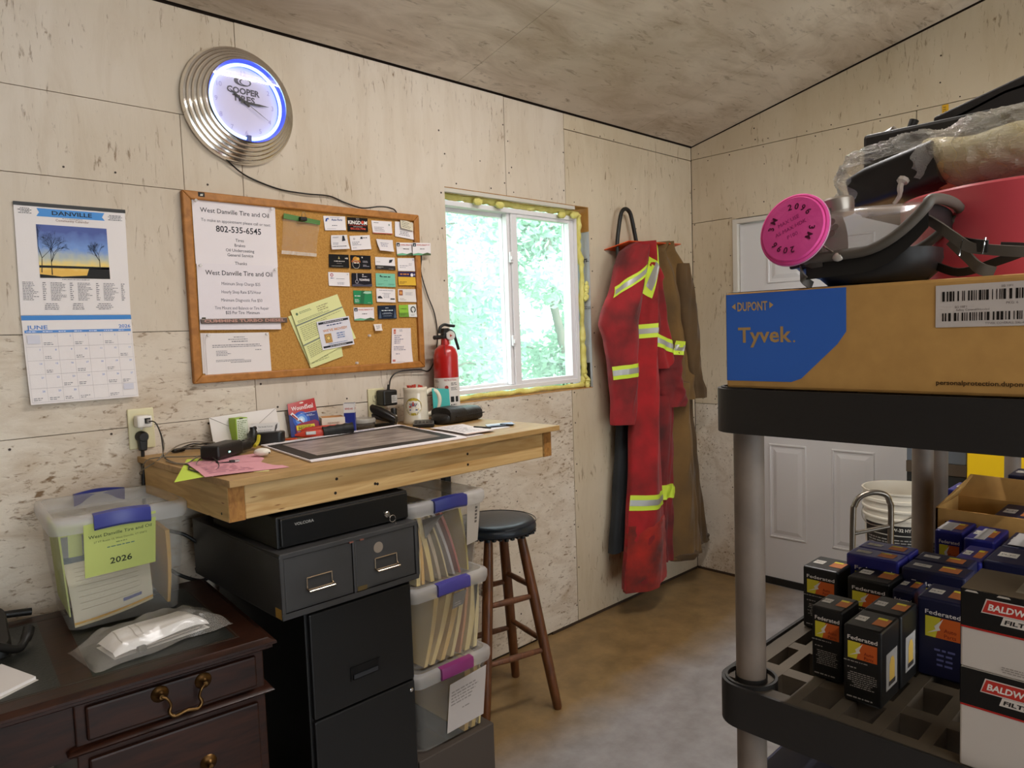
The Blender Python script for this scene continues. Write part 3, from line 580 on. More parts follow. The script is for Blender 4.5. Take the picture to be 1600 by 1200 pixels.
Q = {'c1':((-2.428,1.900),(-2.339,1.905),(-2.339,1.855),(-2.425,1.849)),'c2':((-2.331,1.904),(-2.243,1.906),(-2.245,1.856),(-2.332,1.853)),'c3':((-2.227,1.900),(-2.136,1.903),(-2.136,1.854),(-2.224,1.852)),
'c4':((-2.120,1.905),(-2.034,1.907),(-2.036,1.840),(-2.124,1.848)),'rc':((-2.099,1.920),(-2.030,1.901),(-2.041,1.873),(-2.100,1.880)),'c5':((-2.402,1.833),(-2.336,1.839),(-2.333,1.788),(-2.407,1.781)),
'c6':((-2.325,1.836),(-2.238,1.845),(-2.235,1.793),(-2.321,1.784)),'c7':((-2.212,1.832),(-2.137,1.832),(-2.138,1.787),(-2.202,1.789)),'c8a':((-2.120,1.825),(-2.033,1.828),(-2.036,1.778),(-2.120,1.775)),
'c8b':((-2.049,1.827),(-1.960,1.831),(-1.962,1.782),(-2.050,1.778)),'c9':((-2.414,1.766),(-2.332,1.767),(-2.333,1.719),(-2.416,1.718)),'c10':((-2.325,1.767),(-2.238,1.768),(-2.239,1.718),(-2.325,1.718)),
'c11':((-2.218,1.765),(-2.129,1.766),(-2.129,1.718),(-2.220,1.719)),'c12':((-2.116,1.765),(-2.029,1.769),(-2.030,1.717),(-2.117,1.716)),'c13':((-2.420,1.702),(-2.333,1.702),(-2.335,1.652),(-2.421,1.653)),
'c14':((-2.324,1.701),(-2.238,1.703),(-2.240,1.653),(-2.326,1.652)),'c15':((-2.219,1.704),(-2.131,1.704),(-2.132,1.653),(-2.221,1.654)),'c16':((-2.118,1.713),(-2.032,1.714),(-2.032,1.661),(-2.119,1.661)),
'c17':((-2.320,1.638),(-2.239,1.637),(-2.239,1.587),(-2.320,1.589)),'c18':((-2.220,1.647),(-2.134,1.645),(-2.136,1.594),(-2.222,1.596)),'c19':((-2.120,1.646),(-2.033,1.647),(-2.034,1.596),(-2.123,1.597)),
'c20':((-2.322,1.575),(-2.234,1.576),(-2.236,1.526),(-2.323,1.527)),'c21':((-2.218,1.582),(-2.133,1.584),(-2.133,1.532),(-2.218,1.531)),'c22':((-2.120,1.584),(-2.031,1.587),(-2.030,1.537),(-2.120,1.538)),
'tag':((-2.241,1.512),(-2.204,1.513),(-2.204,1.487),(-2.239,1.487)),'note':((-2.157,1.495),(-2.068,1.494),(-2.069,1.357),(-2.173,1.360)),'form2':((-2.576,1.565),(-2.390,1.623),(-2.323,1.462),(-2.515,1.378)),
'form1':((-2.584,1.544),(-2.401,1.601),(-2.379,1.398),(-2.510,1.361)),'moved':((-2.482,1.524),(-2.350,1.544),(-2.333,1.440),(-2.464,1.423)),'bag':((-2.586,1.876),(-2.448,1.868),(-2.468,1.753),(-2.600,1.756)),
'zip':((-2.582,1.895),(-2.444,1.881),(-2.447,1.865),(-2.585,1.877)),'p1':((-2.885,1.917),(-2.609,1.916),(-2.612,1.712),(-2.886,1.712)),'p2':((-2.884,1.715),(-2.614,1.715),(-2.615,1.501),(-2.888,1.505)),
'p3':((-2.872,1.494),(-2.658,1.492),(-2.657,1.354),(-2.872,1.353)),'p3b':((-2.877,1.494),(-2.666,1.491),(-2.665,1.348),(-2.878,1.353)),'p3c':((-2.885,1.495),(-2.676,1.490),(-2.674,1.361),(-2.885,1.367)),'strip':((-2.887,1.539),(-2.593,1.541),(-2.594,1.523),(-2.884,1.524))}
K = '#26242a'; G6 = '#77737a'
o = sheet('notice_sheet','white service notice with a large phone number, pinned top left on the cork board','notice',wallq(Q['p1'],PB,.003,.001),paper('#ebe2e2'),
    [('t',K,'West Danville Tire and Oil',.5,.80,.10,'c',.83,.006),('t','#5a565c','To make an appointment please call or text:',.51,.66,.067,'c',.84),('t',K,'802-535-6545',.53,.515,.135,'c',.55,.015),('t','#4d4a50','Tires',.53,.375,.067,'c'),('t','#4d4a50','Brakes',.53,.295,.067,'c'),('t','#4d4a50','Oil Undercoating',.53,.215,.067,'c'),('t','#4d4a50','General Service',.53,.14,.067,'c'),('t','#4d4a50','Thanks',.53,.01,.07,'c')])
pin(-2.876,1.908,PB+.004,o); pin(-2.625,1.905,PB+.004,o)
o = sheet('price_sheet','white price notice listing shop charges, below the phone number notice','notice',wallq(Q['p2'],PB+.0035,.004,.001),paper('#e9e0e2'),
    [('t',K,'West Danville Tire and Oil',.51,.83,.10,'c',.83,.006),('t',G6,'Minimum Shop Charge $25',.52,.68,.067,'c',.48),('t',G6,'Hourly Shop Rate $75/Hour',.52,.555,.067,'c',.49),('t',G6,'Minimum Diagnostic Fee $50',.52,.43,.067,'c',.51),('t',G6,'Tire Mount and Balance or Tire Repair',.52,.31,.067,'c',.67),('t','#55525a','$25 Per Tire  Minimum',.52,.24,.067,'c',.42),('t','#55525a','No Undercoating Vehicle Deposited Check',.5,.13,.06,'c',.8)])
pin(-2.875,1.707,PB+.0045,o); pin(-2.625,1.703,PB+.0045,o)
S = wallq(Q['strip'],PB+.008)
o = MB().rect(S,0,0,S.w,S.h,0,.006).build('metal_nameplate', M('dark_metal_badge','#6d5f58',.4,.6), None, 'narrow dark metal nameplate with pinkish raised letters across the price notice', 'nameplate', bevel=.002)
MB().text(S,'CUMMINS TURBO DIESEL',S.w/2,.0045,.0125,'c',.0066,fit=S.w*.93,bold=.03).build('lettering', M('pink_metal_letters','#c9998c',.4,.5), o)
MB().box(-2.88,-2.868,-.0205,-.0195,1.536,1.544).build('chip', ink('#3e3a2c'), o)
sheet('letter_sheet','white letter sheet lowest in the pile, showing only its left margin at the lower left','paper',wallq(Q['p3c'],PB,.001),paper('#dcd2cc'))
sheet('letter_sheet','white letter sheet in the middle of the pile at the lower left of the board','paper',wallq(Q['p3b'],PB+.001,.001),paper('#e3d9d4'))
o = sheet('letter_sheet','white typed letter on top of the pile at the lower left of the board','paper',wallq(Q['p3'],PB+.0022,.002),paper('#e9e0dc'),
    [('l',G6,.40,.88,.64,.92,1,'c'),('l',G6,.27,.83,.73,.87,1,'c'),('l','#55525a',.36,.78,.68,.82,1,'c'),('l',G6,.10,.66,.88,.74,2),('l',G6,.15,.47,.38,.60,4),('l',G6,.76,.57,.88,.61,1),('l',G6,.14,.335,.88,.39,2),('l','#55525a',.28,.30,.76,.33,1,'c')])
pin(-2.864,1.488,PB+.004,o); pin(-2.668,1.486,PB+.004,o)
# sandwich bag under a binder clip
bagm = veil('clear_bag_film','#e8dfd2',.14,.15,.8)
S = wallq(Q['bag'],PB+.002,.0,.004)
def crumple(S, amp, nu, nv, seed, f0=9., f1=7.):
    q = random.Random(seed); ph_ = [(q.uniform(4,f0),q.uniform(4,f1),q.uniform(0,6)) for _ in range(7)]
    return lambda a,b: S.p(a*S.w,b*S.h,amp*sum(abs(math.sin(x*a*1.7+z)*math.cos(y*b+z*2)) for x,y,z in ph_)/3)
bag = MB().grid(crumple(S,.006,0,0,2,20,6),24,18).build('sandwich_bag', bagm, None, 'empty clear zip sandwich bag with a green seal clipped to the cork board', 'plastic bag', smooth=30)
MB().grid(lambda a,b: S.p(a*S.w,b*.012,.007+.005*abs(math.sin(23*a)*math.sin(7*a+3))),26,2).build('crumpled_edge', veil('bag_edge_film','#efe8dc',.5,.15,.8), bag, smooth=30)
S2_ = wallq(Q['zip'],PB+.006); MB().rect(S2_,0,0,S2_.w,S2_.h,0,.002).build('zip_seal', M('green_zip','#4f7d35',.4), bag, bevel=.0006)
clip = MB().box(-2.528,-2.504,-.036,-.014,1.873,1.886).build('binder_clip', plastic('#161512',.35), None, 'small black binder clip with wire arms holding the sandwich bag', 'clip', bevel=.002)
for dx in (-.006,.006): MB().tube([(-2.516+dx,-.03,1.884),(-2.516+dx*1.2,-.034,1.894),(-2.516+dx*.4,-.035,1.902),(-2.516-dx*.4,-.035,1.902)],.0008,5).build('wire_arm', CHROME, clip)
# carbon-copy forms and postcard
YL = paper('#dfe0a0'); o = sheet('order_form','pale green work order form pinned askew, the lower of two','paper',wallq(Q['form1'],PB,.004),YL,[('l','#a9ae78',.08,.06,.9,.3,6)])
o = sheet('order_form','pale green work order form pinned askew on top of its twin','paper',wallq(Q['form2'],PB+.004,.004,.002),paper('#e4e4a4'),
    [('r','#7f8878',.0,.70,1,.725),('r','#7f8878',.0,.33,1,.355),('o','#5f7a5a',.09,.90,.025),('l','#8d9a72',.14,.88,.42,.93,2),('l','#a39a72',.5,.80,.75,.92,3),('l','#9aa078',.05,.74,.95,.79,2),('l','#b0b080',.05,.40,.95,.68,8),('l','#b0b080',.05,.08,.95,.31,7)])
sheet('postcard','white moving-announcement postcard with dark banded edges pinned over the forms','card',wallq(Q['moved'],PB+.009,.002),paper('#dfdce2'),
    [('r','#23242c',.04,.88,.96,.955),('r','#23242c',.04,.05,.96,.12),('l','#dfdce2',.12,.895,.88,.94,1,'c'),('l','#dfdce2',.12,.065,.88,.105,1,'c'),('l','#2d3a64',.16,.77,.86,.85,1,'c'),('t','#d39468',"WE'VE MOVED!",.5,.60,.12,'c',.74,.015),('r','#b98a4a',.14,.22,.35,.53),('o','#e8c878',.245,.375,.10),('g','#7a5a30',.245,.375,.06,.085),('l','#6d84b0',.48,.30,.80,.53,3,'c'),('l','#7f90b4',.2,.15,.8,.2,1,'c')])
o = sheet('memo_slip','narrow white handwritten memo slip at the lower right of the cork board','paper',wallq(Q['note'],PB+.001,.008,.002),paper('#ebdfdc'),
    [('r','#c96a58',.09,.84,.2,.97),('r','#e0b0a0',.11,.87,.17,.91),('l','#8a8694',.38,.9,.6,.97,2),('l','#9a95a8',.12,.55,.62,.82,5),('l','#9a95a8',.1,.36,.8,.5,3),('l','#9a95a8',.2,.24,.5,.3,1),('r','#c97a70',.05,.05,.17,.11),('l','#b09a98',.22,.03,.88,.05,1)])
S = wallq(Q['tag'],PB+.003,.006,.003); sheet('paper_tag','tiny curled white paper tag below the dark blue card','paper',S,paper('#ebe1da'),[('l',G6,.2,.2,.8,.8,3)])
pin(-2.322,1.370,.0105,None,'clear push pin alone near the bottom rail of the cork board')
pin(-2.262,1.470,.0105,None,'small pin mark alone in the cork below the paper tag')
# business cards: rows counted from the top, columns from the left
def card(k, label, base, prints, d=0., curl=.003): return sheet('business_card', label, 'business card', wallq(Q[k],PB+d,curl), paper(base), prints, .0005, group='business cards on the cork board')
WH = '#ece5e4'
card('c1','white business card with a small blue figure, first in the top row',WH,[('p','#2f4f9a',[(.06,.62),(.1,.82),(.22,.88),(.24,.74),(.17,.78),(.14,.62)]),('t','#2d4a86','Auto Parts',.6,.68,.2,'c',.5,.02),('l','#7f8aa6',.3,.86,.8,.93,1),('l',G6,.35,.28,.62,.4,1),('l','#a9a6ac',.1,.08,.7,.14,1)])
card('c2','black business card with large white capitals and an orange number, second in the top row','#181310',[('t','#f2ece6','KINGDOM',.5,.52,.36,'c',.92,.03),('r','#c9412a',.07,.43,.93,.455),('l','#d8d0c8',.12,.31,.88,.37,1,'c'),('t','#d8503a','802.626.7998',.5,.12,.2,'c',.74,.02),('o','#d0452c',.735,.68,.12),('t','#d8d0c8','AUTO',.5,.86,.11,'c',.16)])
card('c3','white business card with a red lower edge, third in the top row',WH,[('r','#b04a34',0,0,1,.07),('l','#55525a',.1,.8,.45,.9,1),('l','#a09ca4',.1,.16,.62,.55,5),('o','#9aa6a0',.86,.72,.08)])
card('c4','white card half covered by a crumpled receipt in the top right corner',WH,[('l',G6,.2,.12,.8,.42,3,'c')])
sheet('till_receipt','small creased greyish receipt pinned over the top right card','receipt',wallq(Q['rc'],PB+.004,.006,.003),paper('#d9cfb6'),[('l','#8f8a78',.1,.1,.85,.85,4)])
card('c5','white card folded like a tent, first in the second row','#e2dcdb',[('p','#20222c',[(.64,.55),(.7,.95),(.8,.95),(.86,.6)]),('l',G6,.1,.78,.5,.9,2),('l','#3a3840',.05,.16,.93,.26,1),('l','#8f8c94',.1,.32,.6,.5,2)],.002,.010)
card('c6','white business card with a dark rounded mark, tilted, second in the second row',WH,[('p','#2b3038',[(.5,.75),(.54,.9),(.62,.9),(.63,.75)]),('l','#2b3038',.65,.76,.95,.88,1),('g',G6,.2,.78,.04,.07),('l','#8f8c94',.08,.3,.55,.6,3),('l','#a5a2aa',.08,.1,.4,.2,1)],.001)
card('c7','curled white handwritten card, third in the second row','#e6dedd',[('l','#8f8ca0',.2,.35,.85,.75,3)],.004,.008)
HILLS = [('p','#6fae86',[(0,.0),(1,.0),(1,.14),(.75,.2),(.55,.12),(.3,.18),(0,.1)]),('p','#4d5d3c',[(.45,0),(1,0),(1,.12),(.8,.22),(.62,.12)])]
def rural(who): return HILLS+[('r','#23303a',.02,.70,.18,.96),('p','#e8e2e0',[(.06,.76),(.10,.88),(.14,.76)]),('t','#c9605a','RURAL REALTY VT',.58,.78,.13,'c',.72,.02),('l',K,.33,.45,.70,.57,1,'c')]
card('c8a','white realty card with green hills, left of the overlapping pair on the frame',WH,rural('Jan Drew'),.002)
card('c8b','white realty card with green hills overhanging the right frame rail',WH,rural('Tim Wright'),.011,.001)
card('c9','black business card with a small gold crest, first in the third row','#191817',[('p','#b8a468',[(.45,.66),(.5,.86),(.55,.66)]),('l','#d6d0c6',.22,.42,.8,.56,1,'c'),('l','#a8a298',.3,.3,.7,.36,1,'c'),('l','#cfc8bc',.1,.1,.9,.15,1),('o','#cfc8bc',.9,.72,.07),('o','#cfc8bc',.82,.72,.05)])
card('c10','black business card with an orange sunset badge, second in the third row','#16161a',[('o','#c98a2c',.24,.66,.24),('o','#e0b050',.36,.72,.13),('p','#a8561c',[(.02,.46),(.48,.46),(.46,.62),(.05,.62)]),('l','#f0e8d8',.06,.34,.46,.50,1,'c'),('g','#b8b2a8',.24,.3,.28,.31),('l','#b8b2ba',.58,.45,.95,.62,2),('l','#b8b2ba',.58,.15,.9,.32,2),('o','#d8d2ca',.56,.85,.06)])
card('c11','half white half black business card, third in the third row',WH,[('r','#2a2522',0,0,1,.33),('p','#2a2c34',[(.68,.55),(.72,.8),(.9,.85),(.82,.6)]),('l','#44424a',.06,.58,.3,.64,1),('l','#c8c2bc',.08,.08,.4,.24,2),('l','#c8c2bc',.65,.05,.95,.1,1)])
card('c12','plain white business card with faint print, last in the third row',WH,[('l','#a9a6ac',.1,.2,.62,.48,2),('l','#b5b2b8',.6,.4,.85,.62,2),('o','#b8b4b8',.85,.86,.07)])
card('c13','white business card with a red and blue seal, first in the fourth row',WH,[('o','#b0506a',.16,.79,.13),('o','#e6dedc',.16,.79,.07),('l','#3a3f6a',.04,.50,.30,.62,1,'c'),('l','#6a6870',.36,.5,.92,.57,1),('l','#a5a2aa',.4,.1,.85,.3,2),('g','#9a98a0',.9,.87,.03,.055)])
card('c14','black towing business card with a hook drawing, second in the fourth row','#1c1a22',[('l','#d8d2d8',.44,.68,.84,.80,1,'c'),('t','#efe9ea','TOWING',.62,.42,.22,'c',.52,.03),('g','#a8a4ac',.24,.36,.1,.14),('r','#a8a4ac',.23,.5,.27,.98),('p','#4a4652',[(0,0),(1,0),(1,.2),(.6,.12),(.3,.22),(0,.14)]),('o','#cfc9c6',.55,.88,.06)],.001)
card('c15','teal green business card, third in the fourth row','#7fc3a6',[('l','#2c4a44',.22,.66,.8,.84,1,'c'),('o','#3a5a52',.24,.8,.08),('l','#5f9a86',.35,.42,.65,.5,1,'c'),('l','#5f9a86',.08,.1,.4,.25,2),('l','#5f9a86',.62,.1,.95,.25,2)])
card('c16','yellow card with a navy heading band, last in the fourth row','#dfb23c',[('r','#2a2250',0,.62,1,1),('l','#d88a3a',.10,.72,.60,.92,1,'c'),('o','#e6e0e4',.76,.77,.13),('o','#b8b4c4',.9,.8,.07),('l','#8a6a2a',.06,.1,.5,.3,2)],.002)
card('c17','green business card with white lettering, upper of the fifth row','#2f8a58',[('p','#226b44',[(.3,0),(.5,0),(.62,1),(.42,1)]),('l','#e8efe6',.05,.52,.62,.66,1),('l','#cfe0d2',.05,.1,.36,.36,3),('p','#a9d0b4',[(.5,.82),(.6,.95),(.95,.95),(.95,.8),(.7,.76)]),('l','#cfe0d2',.72,.08,.97,.13,1)])
card('c18','white business card with a tiny black truck, middle of the fifth row',WH,[('l','#55525a',.15,.84,.92,.92,1),('l','#a5a2aa',.3,.3,.75,.7,4,'c'),('p','#2a2a30',[(.06,.26),(.06,.4),(.2,.46),(.3,.32),(.3,.26)]),('p','#2a2a30',[(.72,.2),(.72,.3),(.95,.3),(.95,.2)])],.001)
card('c19','white business card with an orange brown emblem, last in the fifth row','#e6ded8',[('r','#9a4f26',.05,.5,.25,.92),('o','#d89a58',.15,.7,.12),('l','#a5a2aa',.4,.5,.9,.75,3),('l','#b5a898',.08,.1,.5,.3,2)])
card('c20','white realty card with green hills, first in the lowest card row',WH,rural('Cruz Gilbert'))
card('c21','dark navy business card with white lettering, middle of the lowest card row','#1d2636',[('l','#dfe4ea',.42,.76,.58,.86,1,'c'),('l','#e6eaf0',.18,.55,.84,.69,1,'c'),('l','#b0bac8',.2,.34,.8,.48,2,'c'),('l','#8f9aac',.25,.18,.75,.25,1,'c'),('p','#4f6076',[(.03,.05),(.12,.7),(.16,.05)]),('p','#4f6076',[(.82,.05),(.92,.8),(.96,.05)])])
card('c22','green and white card with a recycling ring, last in the lowest card row','#e3e2dc',[('r','#8dbf3c',0,0,.5,1),('r','#6f9a35',0,0,.5,.36),('l','#3f5f1c',.08,.62,.42,.74,1,'c'),('l','#4f6a2a',.05,.12,.42,.28,2),('g','#3a3f3a',.75,.6,.17,.26),('r','#e3e2dc',.72,.3,.78,.45),('l','#8a8a84',.6,.12,.92,.2,1)])
# ------------------------------------------------ sockets, charger, adapter
IV = M('ivory_plastic','#dcd2a8',.35); SLOT = ink('#1a1712')
def socket(name, label, x, z):
    o = MB().rect(Surf((x-.037,-.0005,z-.061),(x+.037,-.0005,z-.061),(x+.037,-.0005,z+.061),(x-.037,-.0005,z+.061)),0,0,.074,.122,0,.006).build(name, IV, None, label, 'outlet', 'wall outlets', bevel=.003)
    for dz in (-.026,.026):
        f = MB().prism(rrect(.035,.03,.012), lambda u,v: (x+u,-.006,z+dz+v), lambda u,v: (x+u,-.0085,z+dz+v)).build('receptacle', IV, o, bevel=.0008)
        MB().box(x-.0085,x-.006,-.009,-.0084,z+dz-.002,z+dz+.009).box(x+.006,x+.0085,-.009,-.0084,z+dz-.001,z+dz+.008).box(x-.002,x+.002,-.009,-.0084,z+dz-.011,z+dz-.006).build('slots', SLOT, f)
    MB().lathe([(.003,0),(.003,.001)],(x,-.0066,z),RY,10).build('screw', STEEL, o)
    return o
socket('wall_outlet','ivory wall outlet at the left end of the workbench, filled by two plugs',-3.075,1.213); socket('wall_outlet','ivory wall outlet behind the stapler with one free receptacle',-2.238,1.207)
ch = MB().box(-3.099,-3.056,-.052,-.012,1.219,1.255).build('phone_charger', plastic('#e9e2d8',.3), None, 'small white cube charger in the upper socket of the left outlet', 'charger', bevel=.006)
MB().box(-3.079,-3.063,-.0535,-.0515,1.231,1.247).build('usb_port', SLOT, ch)
MB().box(-3.076,-3.066,-.066,-.053,1.2325,1.2435).build('usb_plug', plastic('#8a847c'), ch, bevel=.002)
WIRE = plastic('#6e6455',.5)
cord('cable', [(-3.071,-.066,1.238),(-3.062,-.09,1.235),(-3.052,-.10,1.20),(-3.052,-.11,1.16),(-3.060,-.14,1.137),(-3.07,-.25,1.134),(-3.058,-.32,1.134),(-3.084,-.40,1.134),(-3.076,-.48,1.134),(-3.04,-.47,1.135),(-3.0,-.38,1.136),(-2.99,-.32,1.145)], .0019, M('dark_wire','#2e2822',.5), ch)
pl = thing('power_plug', 'round black appliance plug in the lower socket of the left outlet', 'plug', (-3.082,-.009,1.16))
MB().lathe([(.0165,0),(.0165,.022),(.012,.03)],(-3.080,-.009,1.190),RY,20).build('plug_head', plastic('#15120e',.5), pl, smooth=40)
MB().prism([(-.014,0),(.014,0),(.010,-.048),(-.010,-.048)], lambda a,b: (-3.081+a,-.014,1.196+b), lambda a,b: (-3.081+a,-.036,1.196+b)).build('plug_grip', plastic('#15120e',.5), pl, bevel=.004)
cord('power_cord', [(-3.082,-.025,1.15),(-3.084,-.025,1.10),(-3.088,-.03,1.04),(-3.09,-.04,.98),(-3.07,-.06,.92),(-3.0,-.09,.885),(-2.94,-.10,.82),(-2.925,-.10,.76),(-2.96,-.10,.735),(-3.02,-.10,.765),(-3.06,-.09,.80)], .0055, plastic('#15120e',.5), pl, 8)
ad = MB().box(-2.2435,-2.1805,-.064,-.012,1.203,1.262).build('power_adapter', plastic('#16130f',.4), None, 'square black power adapter plugged in the outlet behind the stapler', 'adapter', bevel=.006)
S = Surf((-2.209,-.0642,1.213),(-2.184,-.0642,1.213),(-2.184,-.0642,1.242),(-2.209,-.0642,1.242)); sl = MB().rect(S,0,0,S.w,S.h,0,.0003).build('rating_label', paper('#c9c4bc'), ad); MB().lines(S,.002,.003,.02,.026,6,4,.0008).build('lettering', ink('#4a4742'), sl)
MB().lathe([(.006,0),(.004,.014),(.003,.02)],(-2.205,-.04,1.262),None,10).build('strain_relief', plastic('#16130f',.4), ad, smooth=40)
# ------------------------------------------------ fire extinguisher on the wall beside the window
RED = M('red_enamel','#b51714',.3,coat=.4); ex = thing('fire_extinguisher', 'red fire extinguisher with black lever hanging between board and window', 'fire extinguisher', (-1.951,-.08,1.18))
E0 = (-1.952,-.08,1.165)
MB().lathe([(.02,.0),(.046,.002),(.05,.01),(.05,.21),(.0485,.222),(.042,.240),(.03,.252),(.018,.258),(.016,.282),(.0145,.286)],E0,None,32).build('cylinder', RED, ex, smooth=40)
lab = CylSurf(E0,.0506,R(-212),R(-48),E0[2]+.012,E0[2]+.128)
lb = MB().rect(lab,0,0,lab.w,lab.h,0,0,24,1).build('label_band', paper('#e2dad2'), ex, smooth=60)
m = MB(); U = lab.w
m.lines(lab,.10*U,.098,.32*U,.110,2,3).lines(lab,.10*U,.05,.30*U,.085,3,8)
m.build('lettering', ink('#8a6a62'), lb)
m = MB(); m.text(lab,'INSTRUCTIONS',.62*U,.104,.010,'c',.0006,fit=.36*U); m.disc(lab,.50*U,.079,.0075,.0006,10).poly(lab,[(.44*U,.072),(.56*U,.072),(.52*U,.055),(.46*U,.055)],.0006); m.build('red_print', ink('#a8382c'), lb)
m = MB(); m.lines(lab,.62*U,.085,.84*U,.098,2,5).lines(lab,.62*U,.066,.84*U,.08,3,6).rect(lab,.60*U,.02,.70*U,.042).rect(lab,.75*U,.02,.85*U,.042).lines(lab,.60*U,.006,.85*U,.014,1,7)
m.disc(lab,.48*U,.05,.007,.0008,10).build('black_print', ink('#221f1c'), lb)
V = (-1.952,-.08,1.447)
MB().lathe([(.017,0),(.017,.02),(.013,.026)],V,None,16).box(V[0]-.013,V[0]+.013,V[1]-.012,V[1]+.012,V[2]+.018,V[2]+.042).build('valve', BLACK, ex, bevel=.002)
nz = Matrix.Rotation(R(90),3,'Y')
MB().rod((V[0]-.012,V[1]-.01,V[2]+.008),(V[0]-.066,V[1]-.016,V[2]+.006),.0075,.0085).build('nozzle', BLACK, ex, smooth=40)
MB().tube(spline([(V[0]+.004,V[1],V[2]+.036),(V[0]+.032,V[1]-.01,V[2]+.026),(V[0]+.045,V[1]-.012,V[2]-.005),(V[0]+.058,V[1]-.012,V[2]-.045)],5),[.007]*8+[.006]*8,8).build('lower_handle', BLACK, ex, smooth=50)
MB().tube(spline([(V[0]-.03,V[1]-.004,V[2]+.022),(V[0]-.026,V[1]-.004,V[2]+.044),(V[0]-.005,V[1]-.004,V[2]+.056),(V[0]+.02,V[1]-.006,V[2]+.052),(V[0]+.044,V[1]-.008,V[2]+.05)],5),.006,8).build('squeeze_lever', BLACK, ex, smooth=50)
gm = Matrix.Rotation(R(-25),3,'Z')@RY
MB().lathe([(.0185,0),(.0195,.006),(.0185,.01),(.016,.0105)],(V[0]+.012,V[1]-.018,V[2]+.012),gm,24).build('gauge', STEEL, ex, smooth=40)
MB().lathe([(.0155,.0106),(.0155,.0112)],(V[0]+.012,V[1]-.018,V[2]+.012),gm,20).build('gauge_dial', paper('#cfc6bc'), ex)
MB().lathe([(.007,.0113),(.006,.0117)],(V[0]+.012,V[1]-.018,V[2]+.012),gm,3).build('gauge_mark', ink('#a83a2c'), ex)
MB().tube([(V[0]-.02,V[1]-.02,V[2]+.03),(V[0]-.03,V[1]-.03,V[2]-.02),(V[0]-.035,V[1]-.04,V[2]-.06)],.001,5).build('pin_tie', BLACK, ex)
MB().box(E0[0]+.004,E0[0]+.030,-.034,-.002,1.2,1.40).build('bracket', plastic('#3a3632'), ex, bevel=.002)

# ------------------------------------------------ workbench hung on the wall
ZB = 1.13
TOPW = woody('bench_top_ply','#bb9560','#a07c48',(1.2,5,5),7,.5,bump=.05); PINE = woody('pine_lumber','#d6b47c','#b48a50',(.7,7,9),5,.55,bump=.06,knots=(5,(1.6,9,9),'#7d4d1c')); PINEY = woody('pine_end_board','#d2ad72','#b08a50',(7,.7,9),5,.55,bump=.06,knots=(5,(9,1.6,9),'#7d4d1c'))
ENDG = woody('pine_end_grain','#b07c3a','#8a5a24',(8,8,3),12,.7,bump=.2); PLYE = woody('ply_edge','#b98a48','#7d5524',(1,1,40),9,.7)
bench = thing('workbench', 'pine-framed plywood workbench hung along the left wall under the notice board', 'workbench', (-2.485,-.31,1.02))
xl0,xl1,xr0,xr1,yf = -3.092,-3.074,-1.908,-1.888,-.626
MB().prism([(xl0,-.002),(xl1,yf),(xr1,yf),(xr0,-.002)], lambda x,y: (x,y,ZB-.018), lambda x,y: (x,y,ZB)).build('bench_top', TOPW, bench, bevel=.0015)
zt = ZB-.0185; zlo = zt-.089
MB().box(-3.028,-1.952,yf+.024,yf+.062,zlo,zt).build('front_board', PINE, bench, bevel=.003)
MB().prism([(-3.072,yf+.020),(-3.030,yf+.020),(-3.044,-.04),(-3.086,-.04)], lambda x,y: (x,y,zlo), lambda x,y: (x,y,zt)).build('end_board', PINEY, bench, bevel=.002)
MB().box(-1.950,-1.914,yf+.021,-.04,zlo,zt).build('end_board', PINEY, bench, bevel=.002)
MB().box(-3.071,-3.031,yf+.0185,yf+.0200,zlo+.001,zt-.001).build('end_grain', ENDG, bench); MB().box(-1.949,-1.915,yf+.0190,yf+.021,zlo+.001,zt-.001).build('end_grain', ENDG, bench)
MB().box(-3.04,-1.95,-.04,-.001,zlo,zt).build('wall_ledger', PINE, bench)
for x in (-2.66,-2.3): MB().box(x,x+.038,yf+.063,-.04,zlo,zt).build('joist', PINEY, bench)
MB().box(-1.975,-1.945,-.075,-.042,0,zt).build('bench_leg', M('dark_steel_leg','#20262e',.5,.3), bench, bevel=.003)
HOLE = ink('#1c120a')
for x,z in ((-2.77,-.03),(-2.776,-.068),(-2.30,-.028),(-2.30,-.062),(-2.64,-.066),(-2.648,-.064)):
    MB().lathe([(.0042,0),(.0042,.0006)],(x,yf+.0238,zt+z),RY,10).build('screw_hole', HOLE, bench)
MB().lathe([(.0035,0),(.0035,.0006)],(-3.077,yf+.05,zlo+.02),Matrix.Rotation(R(-90),3,'Y'),10).build('screw_hole', HOLE, bench)
def lay(name, label, cat, pts, mat, prints=(), d=.0, th=.0005, curl=0, group=None, nu=6, nv=4, wave=0):
    """a sheet lying on the bench from its bl, br, tr, tl corners"""
    S = Surf(*[(x,y,ZB+.0004) for x,y in pts], curl, wave); return sheet(name, label, cat, S, mat, prints, th, d, group, nu, nv)
lay('sticky_paper','bright yellow-green note paper under the pink slip, overhanging the bench end','paper',[(-3.168,-.53),(-3.088,-.52),(-2.985,-.225),(-3.018,-.20)],paper('#cfe65a'),d=.0002)
lay('pink_slip','pink receipt slip lying at the left end of the workbench','paper',[(-3.10,-.545),(-2.895,-.58),(-2.855,-.285),(-3.05,-.27)],paper('#e3a3ac'),
    [('l','#c98a96',.06,.62,.6,.95,6),('l','#c08090',.08,.1,.8,.5,5),('r','#d596a2',.05,.56,.95,.57)],.002,.0004,.0,wave=.004)
lay('yellow_slip','small corner of pale yellow paper peeping out under the pink slip','paper',[(-2.985,-.565),(-2.955,-.588),(-2.94,-.56),(-2.97,-.53)],paper('#e6dc98'))
